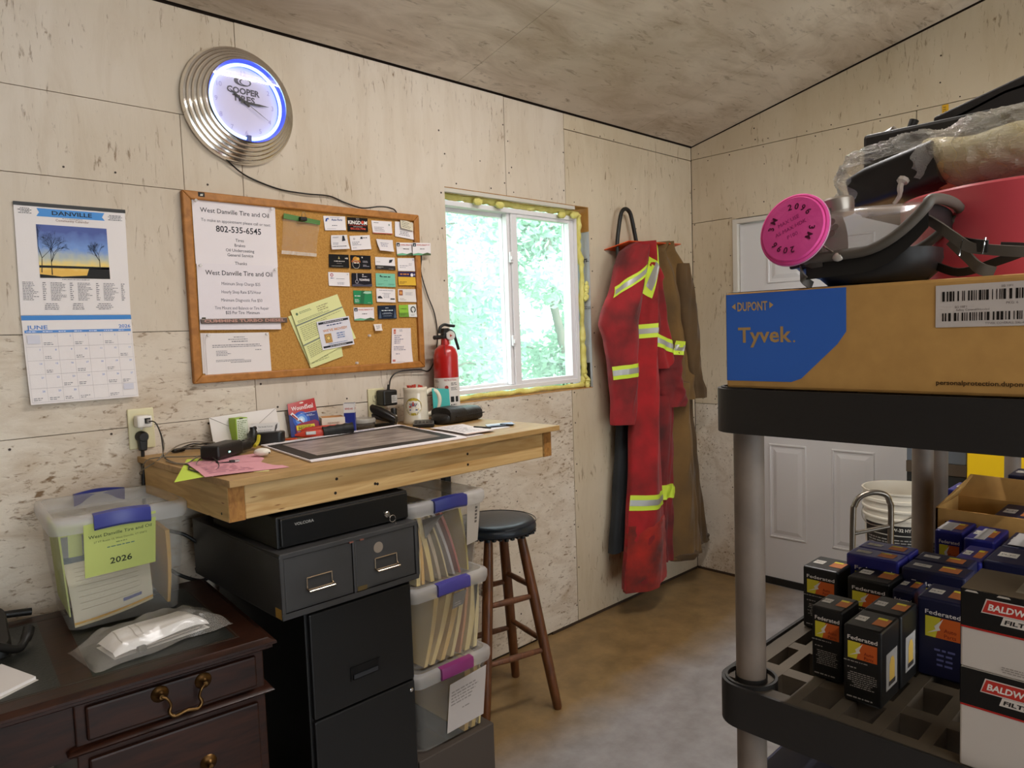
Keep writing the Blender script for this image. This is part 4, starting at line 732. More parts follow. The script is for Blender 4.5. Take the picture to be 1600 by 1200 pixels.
# black corded scanner with a yellow edge and a usb lead
dv = thing('diagnostic_scanner','black handheld device with a small lit lamp and yellow edge on the pink slip','scanner',(-2.93,-.29,ZB+.003))
a = R(34); mz = rotz(a); c0 = Vector((-2.945,-.275,ZB+.026))
MB().obox(c0,(.125,.062,.040),mz).build('body', plastic('#16130f',.45), dv, bevel=.009, bseg=3)
MB().obox(c0+mz@Vector((.085,.0,-.004)),(.07,.046,.026),mz).build('neck', plastic('#16130f',.45), dv, bevel=.007)
hk = [c0+mz@Vector(v) for v in ((.105,0,-.004),(.14,.002,-.004),(.165,.006,.004),(.182,.012,.022),(.186,.014,.040))]
MB().tube(spline(hk,5),[.016]*8+[.013]*9+[.010]*4,8).build('hook', plastic('#16130f',.45), dv, smooth=50)
MB().tube(spline([h+Vector((.010,-.018,-.008)) for h in hk[1:4]],5),.006,6).build('yellow_edge', plastic('#b9a928',.5), dv, smooth=50)
MB().obox(c0+mz@Vector((-.012,-.0312,-.004)),(.008,.001,.004),mz).build('indicator_lamp', M('lit_led','#c8fff4',.4,emit=('#9ffff0',2)), dv)
cord('usb_lead', [c0+mz@Vector((-.05,-.02,-.015)),(-3.0,-.37,ZB+.005),(-2.985,-.385,ZB+.006),(-2.972,-.389,ZB+.006)], .002, CORD, dv)
MB().obox((-2.966,-.390,ZB+.0072),(.013,.013,.007),rotz(R(-8))).build('usb_shell', plastic('#26221e'), dv, bevel=.001)
MB().obox((-2.954,-.392,ZB+.0072),(.013,.011,.0045),rotz(R(-8))).build('usb_tip', STEEL, dv)
eb = MB().ball((-2.858,-.345,ZB+.0135),.0195,20,(1.25,.85,.62),rotz(R(-40))).build('earbud_case', plastic('#ece5d6',.2), None, 'small white rounded earbud case on the pink slip beside the desk pad', 'earbud case', smooth=60)
MB().box(-2.8485,-2.8445,-.3675,-.3655,ZB+.010,ZB+.0135).build('hinge_mark', ink('#4a4238'), eb)
m = thing('cable_bundle','tangle of dark phone cables at the wall end of the workbench','cable',(-2.93,-.06,ZB+.002))
for k,(pts,col,r) in enumerate((([(-3.0,-.05,.004),(-2.95,-.03,.012),(-2.89,-.025,.014),(-2.86,-.05,.008),(-2.90,-.07,.005),(-2.96,-.06,.010),(-2.985,-.035,.006),(-2.93,-.02,.018),(-2.87,-.03,.006)],'#2a241e',.0022),
        ([(-3.01,-.03,.003),(-2.97,-.06,.016),(-2.90,-.045,.02),(-2.86,-.03,.012),(-2.88,-.015,.004),(-2.94,-.012,.008)],'#6e6455',.0018),
        ([(-3.06,-.12,.003),(-3.03,-.09,.012),(-2.98,-.04,.022),(-2.92,-.03,.024),(-2.86,-.05,.004),(-2.90,-.14,.003),(-2.98,-.19,.003),(-3.06,-.30,.003),(-3.075,-.2,.003)],'#847866',.0020),
        ([(-3.055,-.08,.10),(-3.045,-.10,.04),(-3.075,-.15,.006),(-3.112,-.10,-.03),(-3.100,-.06,-.045),(-3.092,-.12,.004),(-2.98,-.20,.004),(-2.90,-.12,.004)],'#7a705f',.0018),
        ([(-2.87,-.16,.003),(-2.93,-.17,.003),(-3.0,-.25,.003),(-3.05,-.36,.003),(-3.06,-.46,.004),(-3.04,-.40,.003),(-2.98,-.31,.003)],'#7a705f',.0018))):
    cord('cable', [(x,y,ZB+z+.001) for x,y,z in pts], r, plastic(col,.5), m)
for x,y,an in ((-2.985,-.04,20),(-2.875,-.035,-15)): MB().obox((x,y,ZB+.008),(.042,.015,.012),rotz(R(an))).build('connector', plastic('#1c1815',.4), m, bevel=.004)
# envelope leaning on the wall
S = Surf((-2.876,-.040,ZB+.001),(-2.648,-.040,ZB+.001),(-2.648,-.012,ZB+.103),(-2.876,-.012,ZB+.094))
o = sheet('envelope','white envelope with its flap showing, leaning on the wall behind the green box','envelope',S,paper('#e6dfd8'),th=.002)
MB().poly(S,[(0,S.h),(S.w*.5,S.h*.30),(S.w,S.h)],.0022,.0008).build('flap', paper('#e9e2dc'), o)
for pts in (((.002,S.h-.001),(S.w*.5,S.h*.29),.0032),((S.w*.5,S.h*.29),(S.w-.002,S.h-.001),.0032)): MB().tube([S.p(*pts[0],pts[2]),S.p(*pts[1],pts[2])],.0007,5).build('flap_edge', ink('#a59a90'), o)
S = Surf((-2.66,-.034,ZB+.001),(-2.618,-.036,ZB+.001),(-2.618,-.010,ZB+.088),(-2.66,-.010,ZB+.090)); sheet('envelope','second white envelope mostly hidden behind the first, right edge showing','envelope',S,paper('#d8cfc0'),th=.001)
# carton helper: a box with its own printed faces
def faces(x0,x1,y0,y1,z0,z1,ang=0,c=None):
    c = Vector(c or ((x0+x1)/2,(y0+y1)/2,0)); mz = rotz(ang); P = lambda x,y,z: Vector((c.x,c.y,0))+mz@Vector((x-c.x,y-c.y,z))
    F = {'f':Surf(P(x0,y0,z0),P(x1,y0,z0),P(x1,y0,z1),P(x0,y0,z1)),'l':Surf(P(x0,y1,z0),P(x0,y0,z0),P(x0,y0,z1),P(x0,y1,z1)),'r':Surf(P(x1,y0,z0),P(x1,y1,z0),P(x1,y1,z1),P(x1,y0,z1)),'t':Surf(P(x0,y0,z1),P(x1,y0,z1),P(x1,y1,z1),P(x0,y1,z1))}
    m = MB().hexa([P(x0,y0,z0),P(x1,y0,z0),P(x1,y1,z0),P(x0,y1,z0)],[P(x0,y0,z1),P(x1,y0,z1),P(x1,y1,z1),P(x0,y1,z1)]); return m, F
m, F = faces(-2.815,-2.772,-.062,-.022,ZB,ZB+.088,R(8)); gb = m.build('small_carton', M('lime_carton','#9cc034',.5), None, 'small lime green carton standing before the envelope', 'box', bevel=.0008)
decorate(gb, F['f'], [('r','#dfe6cf',.08,.03,.98,.97),('l','#7a8a5a',.14,.06,.92,.92,13),('r','#3a3f24',.3,.96,.6,1.0)], .0004)
# business card holder
ho = thing('card_holder','black curved business card holder with white cards on the workbench','card holder',(-2.735,-.112,ZB))
m = MB(); m.loft([[Vector((-2.735,-.115,ZB+z))+rotz(R(-30))@Vector((x*k,y,0)) for x,y in rrect(.115,.05,.022,6)] for z,k in ((0,1),(.02,1),(.036,1.02),(.040,1.0))]); m.build('tray', plastic('#15120f',.35), ho, bevel=.003, smooth=50)
mz = rotz(R(-30)); P = lambda x,y,z: Vector((-2.735,-.112,ZB))+mz@Vector((x,y,z))
for k in range(4):
    S = Surf(P(-.046,.012-.003*k,.012),P(.043,.012-.003*k,.012),P(.043,.024-.003*k,.066),P(-.046,.024-.003*k,.066))
    c = sheet('visiting_card','white visiting card with a ring mark and a feather standing in the black holder' if k == 3 else 'plain white visiting card standing behind the front card in the black holder','business card',S,paper('#e8e2dc'),
        [('g','#2a2a30',.13,.74,.07,.13),('t','#44424a','West Danville Tire & Oil',.5,.76,.11,'c',.5),('l','#8a8890',.25,.55,.75,.62,1),('p','#55504e',[(.80,.35),(.86,.85),(.93,.98),(.91,.7)])] if k == 3 else [],.0005,group='cards in the black holder')
# first-aid things
S = Surf((-2.622,-.058,ZB+.001),(-2.512,-.075,ZB+.001),(-2.515,-.032,ZB+.126),(-2.610,-.018,ZB+.112)); S.wave = .003
wp = MB().rect(S,0,0,S.w,S.h,0,.006,6,6).build('blood_stop_pouch', M('navy_foil','#1d2f7c',.3), None, 'red and navy foil pouch of wound powder standing upright on the workbench', 'pouch', bevel=.001)
U, H = S.w, S.h
MB().rect(S,0,.66*H,U,H,.0064,0,6,3).build('red_header', M('red_foil','#b3211f',.3), wp); 
m = MB()
for r_,c_ in ((.030,'#2c56b4'),(.021,'#5f90dc'),(.012,'#b6d8f6'),(.005,'#f2f8ff')):
    MB().disc(S,.40*U,.47*H,r_,.0066+.0002*(.032-r_)*50,24).build('print', ink(c_), wp)
MB().text(S,'WoundSeal',.50*U,.76*H,.022,'c',.0070,fit=.78*U,bold=.01).build('lettering', ink('#f2ece8'), wp)
MB().disc(S,.5*U,.945*H,.008,.0068,12,rv=.0028).build('hang_hole', ink('#e6dccd'), wp)
MB().poly(S,[(.04*U,.66*H),(.12*U,.72*H),(.33*U,.48*H),(.27*U,.43*H)],.0085).build('print', ink('#e9e2e2'), wp)
MB().poly(S,[(.08*U,.63*H),(.12*U,.66*H),(.28*U,.50*H),(.25*U,.47*H)],.0088).poly(S,[(.30*U,.44*H),(.34*U,.47*H),(.44*U,.36*H),(.43*U,.35*H)],.0088).build('print', ink('#9c2a34'), wp)
MB().poly(S,[(.16*U,.10*H),(.96*U,.10*H),(.96*U,.36*H),(.85*U,.42*H),(.28*U,.36*H),(.16*U,.30*H)],.0085).build('print', ink('#8f2c48'), wp)
MB().rect(S,.19*U,.17*H,.80*U,.31*H,.0090,0,3,1).build('print', ink('#e0cf3a'), wp)
MB().text(S,'INSTANTLY!',.5*U,.19*H,.012,'c',.0094,fit=.5*U,bold=.02).text(S,'STOP BLEEDING',.46*U,.262*H,.007,'c',.0094,fit=.42*U).build('lettering', ink('#27210f'), wp)
MB().lines(S,.60*U,.54*H,.92*U,.60*H,2,4,.0070).lines(S,.4*U,.63*H,.95*U,.66*H,1,2,.0074).lines(S,.2*U,.12*H,.7*U,.15*H,1,3,.009).build('lettering', ink('#d9dbe8'), wp)
m, F = faces(-2.505,-2.425,-.098,-.03,ZB,ZB+.058,R(-22)); mb = m.build('dressing_carton', paper('#e9e0cc'), None, 'low white and orange wound dressing carton beside the foil pouch', 'box', bevel=.0008)
decorate(mb, F['f'], [('r','#d8662a',0,0,1,.38),('p','#d8662a',[(0,.38),(.3,.42),(.55,.36),(.8,.46),(1,.40)]),('t','#8a6a50','MEDIHONEY',.5,.62,.16,'c',.5),('t','#f0e4d4','Fast Healing',.42,.33,.2,'c',.6,.02),('p','#e8b858',[(.72,.02),(.98,.02),(.9,.28)])], .0004)
decorate(mb, F['l'], [('r','#d8662a',0,0,1,.36),('l','#a08a74',.2,.5,.85,.8,3)], .0004)
decorate(mb, F['t'], [('r','#c98a4a',.04,.05,.96,.95)], .0004)
m, F = faces(-2.436,-2.398,-.122,-.088,ZB,ZB+.104,R(-38)); ba = m.build('bandage_carton', M('royal_blue_carton','#222f86',.4), None, 'tall blue bandage carton with a white top band beside the dressing carton', 'box', bevel=.0008)
for f_ in 'flr': decorate(ba, F[f_], [('r','#e6e0da',0,.68,1,1),('t','#c0483c','BAND-AID',.5,.79,.085,'c',.74,.02)]+([('l','#98a2d0',.15,.12,.85,.26,4),('t','#a8b0d8','Flex',.3,.30,.09,'c',.36),('r','#c8ccdc',.12,.08,.3,.11)] if f_ != 'l' else []), .0004)
decorate(ba, F['t'], [('r','#8a8f96',.03,.03,.97,.97)], .0004)
# red pruning-type hand tool with black grip, and a smaller orange one behind it
mz = rotz(R(-18)); P = lambda x,y,z: Vector((-2.555,-.135,ZB+.016))+mz@Vector((x,y,z))
kn = thing('utility_knife','red metal hand tool with steel latch and a ribbed black grip before the cartons','hand tool',(-2.555,-.135,ZB))
MB().loft([[P(x,y*k,z*k) for y,z in rrect(.026,.026,.008,3)] for x,k in ((-.082,.25),(-.07,.45),(-.055,.8),(-.03,1),(.0,1),(.02,.9))]).build('body', M('red_tool','#c23a24',.35), kn, smooth=40)
MB().tube([P(-.078,0,-.01),P(-.10,.004,-.012),P(-.118,.008,-.012),P(-.10,-.008,-.012),P(-.075,-.006,-.012)],.0026,6).build('wire_loop', M('orange_wire','#cf4a20',.4), kn, smooth=50)
MB().obox(P(-.032,-.012,.004),(.034,.004,.012),mz).build('latch', STEEL, kn, bevel=.0015)
gr = [P(.01+.0085*i,-.004,.003+.0006*i) for i in range(13)]; MB().tube(gr,[.0165 if i%3 else .0185 for i in range(13)],12).build('grip', plastic('#1a1a16',.6), kn, smooth=50)
MB().loft([[Vector((-2.50,-.10,ZB+.022))+rotz(R(-16))@Vector((x,y*k,z*k)) for y,z in rrect(.02,.026,.007,3)] for x,k in ((-.095,.3),(-.08,.8),(-.03,1),(.03,.9),(.055,.6))]).build('cutting_tool', M('red_tool','#c23a24',.35), None, 'second plain red hand tool lying behind the one with the black grip', 'hand tool', smooth=40)
# clear round tub, stapler, bottle
tu = thing('round_tub','clear round plastic tub with a smoky lid beside the blue carton','tub',(-2.345,-.072,ZB))
MB().lathe([(.040,0),(.043,.004),(.045,.026)],(-2.345,-.072,ZB),None,28).build('bowl', veil('smoky_plastic','#5a544c',.6,.2), tu, smooth=40)
MB().lathe([(.047,.026),(.047,.036),(.044,.040),(.01,.041)],(-2.345,-.072,ZB),None,28).build('lid', veil('clear_lid','#b9b3a8',.6,.2), tu, smooth=40)
S = Surf((-2.372,-.006,ZB+.045),(-2.338,-.006,ZB+.045),(-2.338,-.003,ZB+.075),(-2.372,-.003,ZB+.075)); sheet('white_slip','small blank white slip leaning on the wall behind the round tub','paper',S,paper('#eee8e4'),th=.001)
st = thing('stapler','black desk stapler standing open-jawed before the outlet','stapler',(-2.255,-.085,ZB))
mz = rotz(R(-50)); P = lambda x,y,z: Vector((-2.262,-.085,ZB))+mz@Vector((x*.85,y*1.1,z*1.08))
MB().loft([[P(x,y*w,z0+(zz+.5)*(z1-z0)) for y,zz in rrect(1,1,.25,3)] for x,w,z0,z1 in ((-.046,.030,0,.010),(.03,.036,0,.014),(.052,.034,0,.03))]).build('base', plastic('#15120f',.35), st, smooth=40)
MB().loft([[P(x,y*w,z0+(zz+.5)*(z1-z0)) for y,zz in rrect(1,1,.3,3)] for x,w,z0,z1 in ((-.056,.024,.058,.074),(-.05,.030,.050,.078),(-.01,.036,.030,.066),(.03,.038,.016,.050),(.056,.034,.012,.034))]).build('arm', plastic('#15120f',.3), st, smooth=45)
MB().loft([[P(x,y*w,z0+(zz+.5)*(z1-z0)) for y,zz in rrect(1,1,.2,3)] for x,w,z0,z1 in ((-.05,.022,.030,.046),(.0,.024,.020,.036),(.04,.024,.012,.028))]).build('magazine', plastic('#2a2622',.35), st, smooth=40)
bo = thing('small_bottle','small white bottle with a black cap between the stapler and the mug','bottle',(-2.203,-.066,ZB))
MB().lathe([(.011,0),(.012,.002),(.012,.034),(.008,.038)],(-2.203,-.066,ZB),None,20).build('bottle_body', plastic('#d8d2c4',.35), bo, smooth=40); MB().lathe([(.0115,.038),(.0115,.060),(.009,.063)],(-2.203,-.066,ZB),None,20).build('cap', plastic('#17140f',.4), bo, smooth=40)
S = CylSurf((-2.203,-.066,ZB),.0123,R(-140),R(-30),ZB+.006,ZB+.028); MB().rect(S,.3*S.w,.2*S.h,.7*S.w,.8*S.h,.0002,0,4,1).build('label_mark', ink('#3a3a34'), bo)
# stein mug with a round seal, full of red-tipped things
CER = M('ivory_ceramic','#e6dcc6',.18,coat=.5); mu = thing('stein_mug','tall ivory ceramic stein with a yellow round seal on the workbench','mug',(-2.128,-.105,ZB)); MC = (-2.128,-.105,ZB)
MB().lathe([(.030,0),(.0475,.001),(.050,.006),(.0485,.014),(.0475,.02),(.0445,.115),(.0445,.122),(.046,.128),(.046,.136),(.0445,.139),(.042,.137),(.0415,.02),(.002,.012)],MC,None,40).build('mug_body', CER, mu, smooth=50)
hx = Vector((math.cos(R(-22)),math.sin(R(-22)),0)); MB().tube(spline([Vector(MC)+hx*r+Vector((0,0,z)) for r,z in ((.042,.112),(.060,.124),(.080,.118),(.093,.095),(.092,.068),(.080,.046),(.060,.034),(.046,.030))],5),[.009]*10+[.0095]*16+[.009]*10,10).build('handle', CER, mu, smooth=60)
q = random.Random(3)
for k in range(11):
    a = q.uniform(0,2*PI); r = q.uniform(.004,.032); x,y = MC[0]+r*math.cos(a), MC[1]+r*math.sin(a); tp = Vector((x+.006*math.cos(a),y+.006*math.sin(a),ZB+q.uniform(.139,.148)))
    pe = MB().rod((x*.4+MC[0]*.6,y*.4+MC[1]*.6,ZB+.016),tp,.0042,.0042,6).build('pencil', M('red_pencil','#c9432e',.45), None, 'red-tipped pencil stub among others in the ivory stein', 'pencil', 'red pencils in the stein')
sS = CylSurf(MC,.0470,R(-176),R(-86),ZB+.02,ZB+.115,.0448); su, sv = sS.w*.42, .047
def seal(name, col, fn, d): m = MB(); fn(m, d); m.build(name, ink(col), mu)
seal('seal','#c9b23a',lambda m,d: m.ringp(sS,su,sv,.001,.0335,d,40),.0004); seal('seal','#e8e2d2',lambda m,d: m.ringp(sS,su,sv,.001,.0235,d,32),.0007)
seal('seal','#d9bd2e',lambda m,d: m.poly(sS,[(su-.022,sv-.006),(su+.022,sv-.006),(su+.018,sv-.015),(su,sv-.0235),(su-.018,sv-.015)],d),.0009)
seal('seal','#2f3f7a',lambda m,d: [m.poly(sS,[(su-.004-.005*k,sv+.001),(su-.001-.005*k,sv+.001),(su-.006-.0065*k,sv+.014-.001*k),(su-.009-.0065*k,sv+.013-.001*k)],d) for k in (0,1)]+[m.poly(sS,[(su+.004+.005*k,sv+.001),(su+.001+.005*k,sv+.001),(su+.006+.0065*k,sv+.014-.001*k),(su+.009+.0065*k,sv+.013-.001*k)],d) for k in (0,1)]+[m.rect(sS,su-.016,sv-.014,su-.009,sv-.010,d),m.rect(sS,su+.008,sv-.014,su+.016,sv-.010,d)],.0011)
seal('seal','#b8433a',lambda m,d: (m.poly(sS,[(su-.003,sv+.003),(su+.003,sv+.003),(su+.003,sv+.016),(su,sv+.02),(su-.003,sv+.016)],d),m.poly(sS,[(su-.017,sv-.003),(su-.008,sv-.003),(su-.007,sv+.002),(su-.016,sv+.003)],d)),.0012)
m = MB()
for k,ch_ in enumerate('DEPARTMENT OF THE ARMY'): a = R(190)-R(200)*(k+.5)/22; m.text(sS,ch_,su+.0285*math.cos(a),sv+.0285*math.sin(a),.0066,'c',.0008,rot=a-PI/2)
for k,ch_ in enumerate('UNITED STATES OF AMERICA'): a = R(205)+R(130)*(k+.5)/24; m.text(sS,ch_,su+.031*math.cos(a),sv+.031*math.sin(a),.0058,'c',.0008,rot=a+PI/2)
m.build('lettering', ink('#6a5c1e'), mu)
S = Surf((-2.072,-.142,ZB+.001),(-1.992,-.146,ZB+.001),(-1.992,-.1385,ZB+.122),(-2.072,-.136,ZB+.130)); sheet('greeting_envelope','teal envelope standing behind the stein and the black pouch','envelope',S,paper('#4fb3ac'),th=.003)
# calculator
mz = rotz(R(-38)); cS_ = Vector((-2.165,-.200,ZB)); P = lambda x,y,z: cS_+mz@Vector((x,y,z))
ca = thing('calculator','black pocket calculator with a silver edge lying before the stein','calculator',(-2.145,-.195,ZB))
MB().obox(P(0,0,.008),(.078,.125,.011),mz).build('case', plastic('#171412',.35), ca, bevel=.003); MB().obox(P(0,0,.0148),(.074,.121,.0025),mz).build('rim', M('silver_plastic','#8d8a86',.35,.4), ca, bevel=.001)
MB().obox(P(0,0,.0164),(.068,.116,.0010),mz).build('face', plastic('#1d1917',.4), ca); MB().obox(P(0,.040,.0172),(.056,.024,.0008),mz).build('display', M('lcd','#4b4a40',.2), ca)
kb = MB().obox(P(-.027,-.05,.0178),(.009,.0075,.002),mz).build('key', plastic('#3a3430',.4), ca)
for i in range(5):
    for j in range(6):
        if i or j: piece(kb, ca, tuple(mz@Vector((.0135*i,.0135*j,0))))
MB().rod((-2.243,-.205,ZB+.0052),(-2.252,-.285,ZB+.0052),.0042).build('pen_dummy', plastic('#c9a05a',.4)).name
pn = bpy.data.objects['pen_dummy']; pn.name = 'pen'; tag(pn,'wood-tone click pen lying along the right edge of the desk pad','pen'); LOC['pen'] = pn.location.copy()
MB().rod((-2.252,-.285,ZB+.0052),(-2.2535,-.30,ZB+.0052),.0046).build('band', plastic('#2a2622'), pn); MB().rod((-2.2535,-.30,ZB+.0052),(-2.2565,-.33,ZB+.0052),.0044,.0018).build('tip', plastic('#c96a34'), pn); MB().rod((-2.2415,-.192,ZB+.0052),(-2.243,-.205,ZB+.0052),.002,.0036).build('button', plastic('#c96a34'), pn)
# black zipped pouch
po = thing('black_pouch','black soft zipped case with a snap tab under the window corner','case',(-2.010,-.205,ZB))
mz = rotz(R(9)); P = lambda x,y,z: Vector((-2.010,-.208,ZB))+mz@Vector((x,y,z))
LEA = M('black_leatherette','#17130f',.5,bump=(120,.15))
MB().loft([[P(x,y*w,(zz+.5)*h) for y,zz in rrect(1,1,.33,5)] for x,w,h in ((-.112,.03,.018),(-.105,.075,.034),(-.08,.105,.046),(-.02,.115,.054),(.05,.112,.056),(.088,.10,.055),(.098,.09,.047))]).build('pouch_body', LEA, po, smooth=50)
MB().loft([[P(x,y*w,.030+zz*.060+.002) for y,zz in rrect(1,1,.33,5)] for x,w in ((-.092,.098),(-.06,.116),(-.03,.120),(-.012,.119))]).build('flap', LEA, po, smooth=50)
MB().tube([P(x,-.0575,.028) for x in (-.07,-.03,.02,.06,.094)],.0022,6).build('seam_piping', plastic('#0c0a08',.5), po)
# desk pad: white sheet under a black-bordered print
pS = Surf((-2.824,-.565,ZB+.001),(-2.288,-.588,ZB+.001),(-2.232,-.135,ZB+.004),(-2.772,-.150,ZB+.001)); pS.wave = .0
dp = MB().rect(pS,0,0,pS.w,pS.h,0,.005,8,6).build('desk_pad', paper('#ece6e8'), None, 'large white desk pad with a black-bordered grey print on the workbench', 'desk pad', bevel=.001)
bS_ = Surf(*[pS.p(u*pS.w,v*pS.h,.0052) for u,v in ((.008,.045),(.955,.055),(.975,.90),(.01,.88))])
pr = MB().rect(bS_,0,0,bS_.w,bS_.h,0,.0015,6,4).build('black_border', ink('#25201d'), dp)
MB().rect(bS_,.075*bS_.w,.11*bS_.h,.93*bS_.w,.92*bS_.h,.0018,0,4,4).build('grey_print', M('mottled_grey_print','#a2958d',.35,var=(10,.7,'#7d7069'),stretch=(1,3,1)), dp)
m = MB(); m.text(pS,'2026  calender',.30*pS.w,.93*pS.h,.018,'c',.0056).lines(pS,.55*pS.w,.925*pS.h,.82*pS.w,.955*pS.h,1,5,.0056).build('lettering', ink('#5b66b0'), dp)
lay('loose_paper','loose white typed paper with an orange lower edge at the right of the desk pad','paper',[(-2.262,-.560),(-2.128,-.552),(-2.085,-.325),(-2.225,-.315)],paper('#e9e2e0'),[('l','#b9b2b4',.1,.15,.9,.9,9),('r','#d89a78',0,0,1,.03)],.006,.0006,.0,wave=.003)
lay('loose_paper','second loose white paper sliding under the desk pad corner','paper',[(-2.30,-.578),(-2.20,-.572),(-2.17,-.36),(-2.27,-.35)],paper('#ded6d2'),d=.0005)
lay('folded_leaflet','pale blue folded leaflet at the right end of the workbench','leaflet',[(-2.09,-.47),(-1.985,-.50),(-1.925,-.42),(-2.03,-.39)],paper('#bcd0e8'),[('o','#4a5a9a',.92,.75,.05),('r','#dfe9f2',.0,.5,.6,1),('l','#8fa3c0',.1,.1,.5,.4,3)],.001,.0008,.006)
lay('loose_paper','small white note under the blue leaflet','paper',[(-2.11,-.505),(-2.02,-.51),(-1.995,-.455),(-2.09,-.44)],paper('#eeebe9'),d=.0002)
MB().rod((-2.115,-.425,ZB+.006),(-2.10,-.495,ZB+.006),.0036,.003,8).build('pen', plastic('#141414'), None, 'short black pen lying between the loose paper and the blue leaflet', 'pen', smooth=50)
MB().rod((-2.028,-.468,ZB+.0085),(-2.008,-.512,ZB+.0065),.0028,.0028,8).build('marker_clip', plastic('#141414'), None, 'tiny black clip on the blue leaflet', 'clip', smooth=50)

# ------------------------------------------------ mahogany desk, turned a little from the wall
DA = R(-5.585); DU = Vector((math.cos(DA),math.sin(DA),0)); DV = Vector((-math.sin(DA),math.cos(DA),0)); DO = Vector((-3.023,-.716,0)); ZD = .752
def DK(u,v,z): return DO+DU*u+DV*v+Vector((0,0,z))
def dkbox(m,u0,u1,v0,v1,z0,z1): return m.hexa([DK(u0,v0,z0),DK(u1,v0,z0),DK(u1,v1,z0),DK(u0,v1,z0)],[DK(u0,v0,z1),DK(u1,v0,z1),DK(u1,v1,z1),DK(u0,v1,z1)])
MAH = woody('dark_mahogany','#371a0c','#1c0b05',(1.5,9,9),5,.42,coat=.06,bump=.03); MAH.node_tree.nodes['Principled BSDF'].inputs['Specular IOR Level'].default_value = .3; BRASS = M('antique_brass','#6b5030',.38,1)
LEATH = M('green_black_leather','#1c1e1a',.45,bump=(160,.1)); DW, DD = 1.30, .60
desk = thing('pedestal_desk','dark mahogany pedestal desk with brass drawer pulls and a leather top','desk',DK(-.65,.3,0))
prof = [(.016,0),(.006,.006),(.006,.012),(-.002,.016),(-.002,.022),(.010,.027),(.014,.030)]
def edge(inset, z): return [DK(-DW+inset,inset,z),DK(-inset,inset,z),DK(-inset,DD-inset,z),DK(-DW+inset,DD-inset,z)]
MB().loft([edge(i,ZD-.030+z) for i,z in prof]).build('desk_top', MAH, desk, smooth=30)
for ua,ub in ((-DW+.07,-DW+.37),(-DW+.43,-.435),(-.375,-.073)): m = MB(); dkbox(m,ua,ub,.07,DD-.07,ZD-.001,ZD+.0006).build('leather_inset', LEATH, desk)
m = MB(); 
for u0,u1,v0,v1 in ((-DW+.062,-.065,.062,.066),(-DW+.062,-.065,DD-.066,DD-.062),(-.069,-.065,.066,DD-.066)): dkbox(m,u0,u1,v0,v1,ZD-.001,ZD+.0008)
m.build('tooled_line', M('dull_gilt','#33261a',.5), desk, kind='stuff')
for u0,u1 in ((-.42,-.022),(-DW+.022,-DW+.42)):
    m = MB(); dkbox(m,u0,u1,.03,DD-.02,.06,ZD-.03).build('pedestal', MAH, desk, bevel=.003)
    m = MB(); m.loft([[DK(u0-k,.03-k,z),DK(u1+k,.03-k,z),DK(u1+k,DD-.02+k,z),DK(u0-k,DD-.02+k,z)] for k,z in ((.0,.607),(.010,.612),(.018,.619),(.010,.626),(.0,.629))]).build('moulding', MAH, desk, smooth=40)
    m = MB(); m.loft([[DK(u0-k,.03-k,z),DK(u1+k,.03-k,z),DK(u1+k,DD-.02+k,z),DK(u0-k,DD-.02+k,z)] for k,z in ((.014,0),(.014,.05),(.0,.065))]).build('plinth', MAH, desk, bevel=.002)
    for z0,z1 in ((.637,.712),(.36,.598),(.09,.34)):
        m = MB(); dkbox(m,u0+.02,u1-.02,.018,.032,z0,z1); dr = m.build('drawer_front', MAH, desk, bevel=.005)
        uc = (u0+u1)/2+.01; zc = (z0+z1)/2+.018
        for s in (-1,1): MB().lathe([(.019,0),(.017,.003),(.012,.006),(.006,.012),(.005,.02)], DK(uc+s*.046,.018,zc), Matrix((DU,Vector((0,0,1)),-DV)).transposed(), 16).build('rosette', BRASS, dr, smooth=50)
        MB().tube(spline([DK(uc-.046,-.002,zc),DK(uc-.036,-.006,zc-.006),DK(uc-.030,-.006,zc-.022),DK(uc-.034,-.007,zc-.036),DK(uc-.024,-.010,zc-.047),DK(uc,-.012,zc-.042),DK(uc+.024,-.010,zc-.047),DK(uc+.034,-.007,zc-.036),DK(uc+.030,-.006,zc-.022),DK(uc+.036,-.006,zc-.006),DK(uc+.046,-.002,zc)],4),[.0032]*10+[.0042]*21+[.0032]*10,8).build('bail_pull', BRASS, dr, smooth=60)
m = MB(); dkbox(m,-DW+.42,-.42,.04,.055,.60,ZD-.03).build('kneehole_rail', MAH, desk)
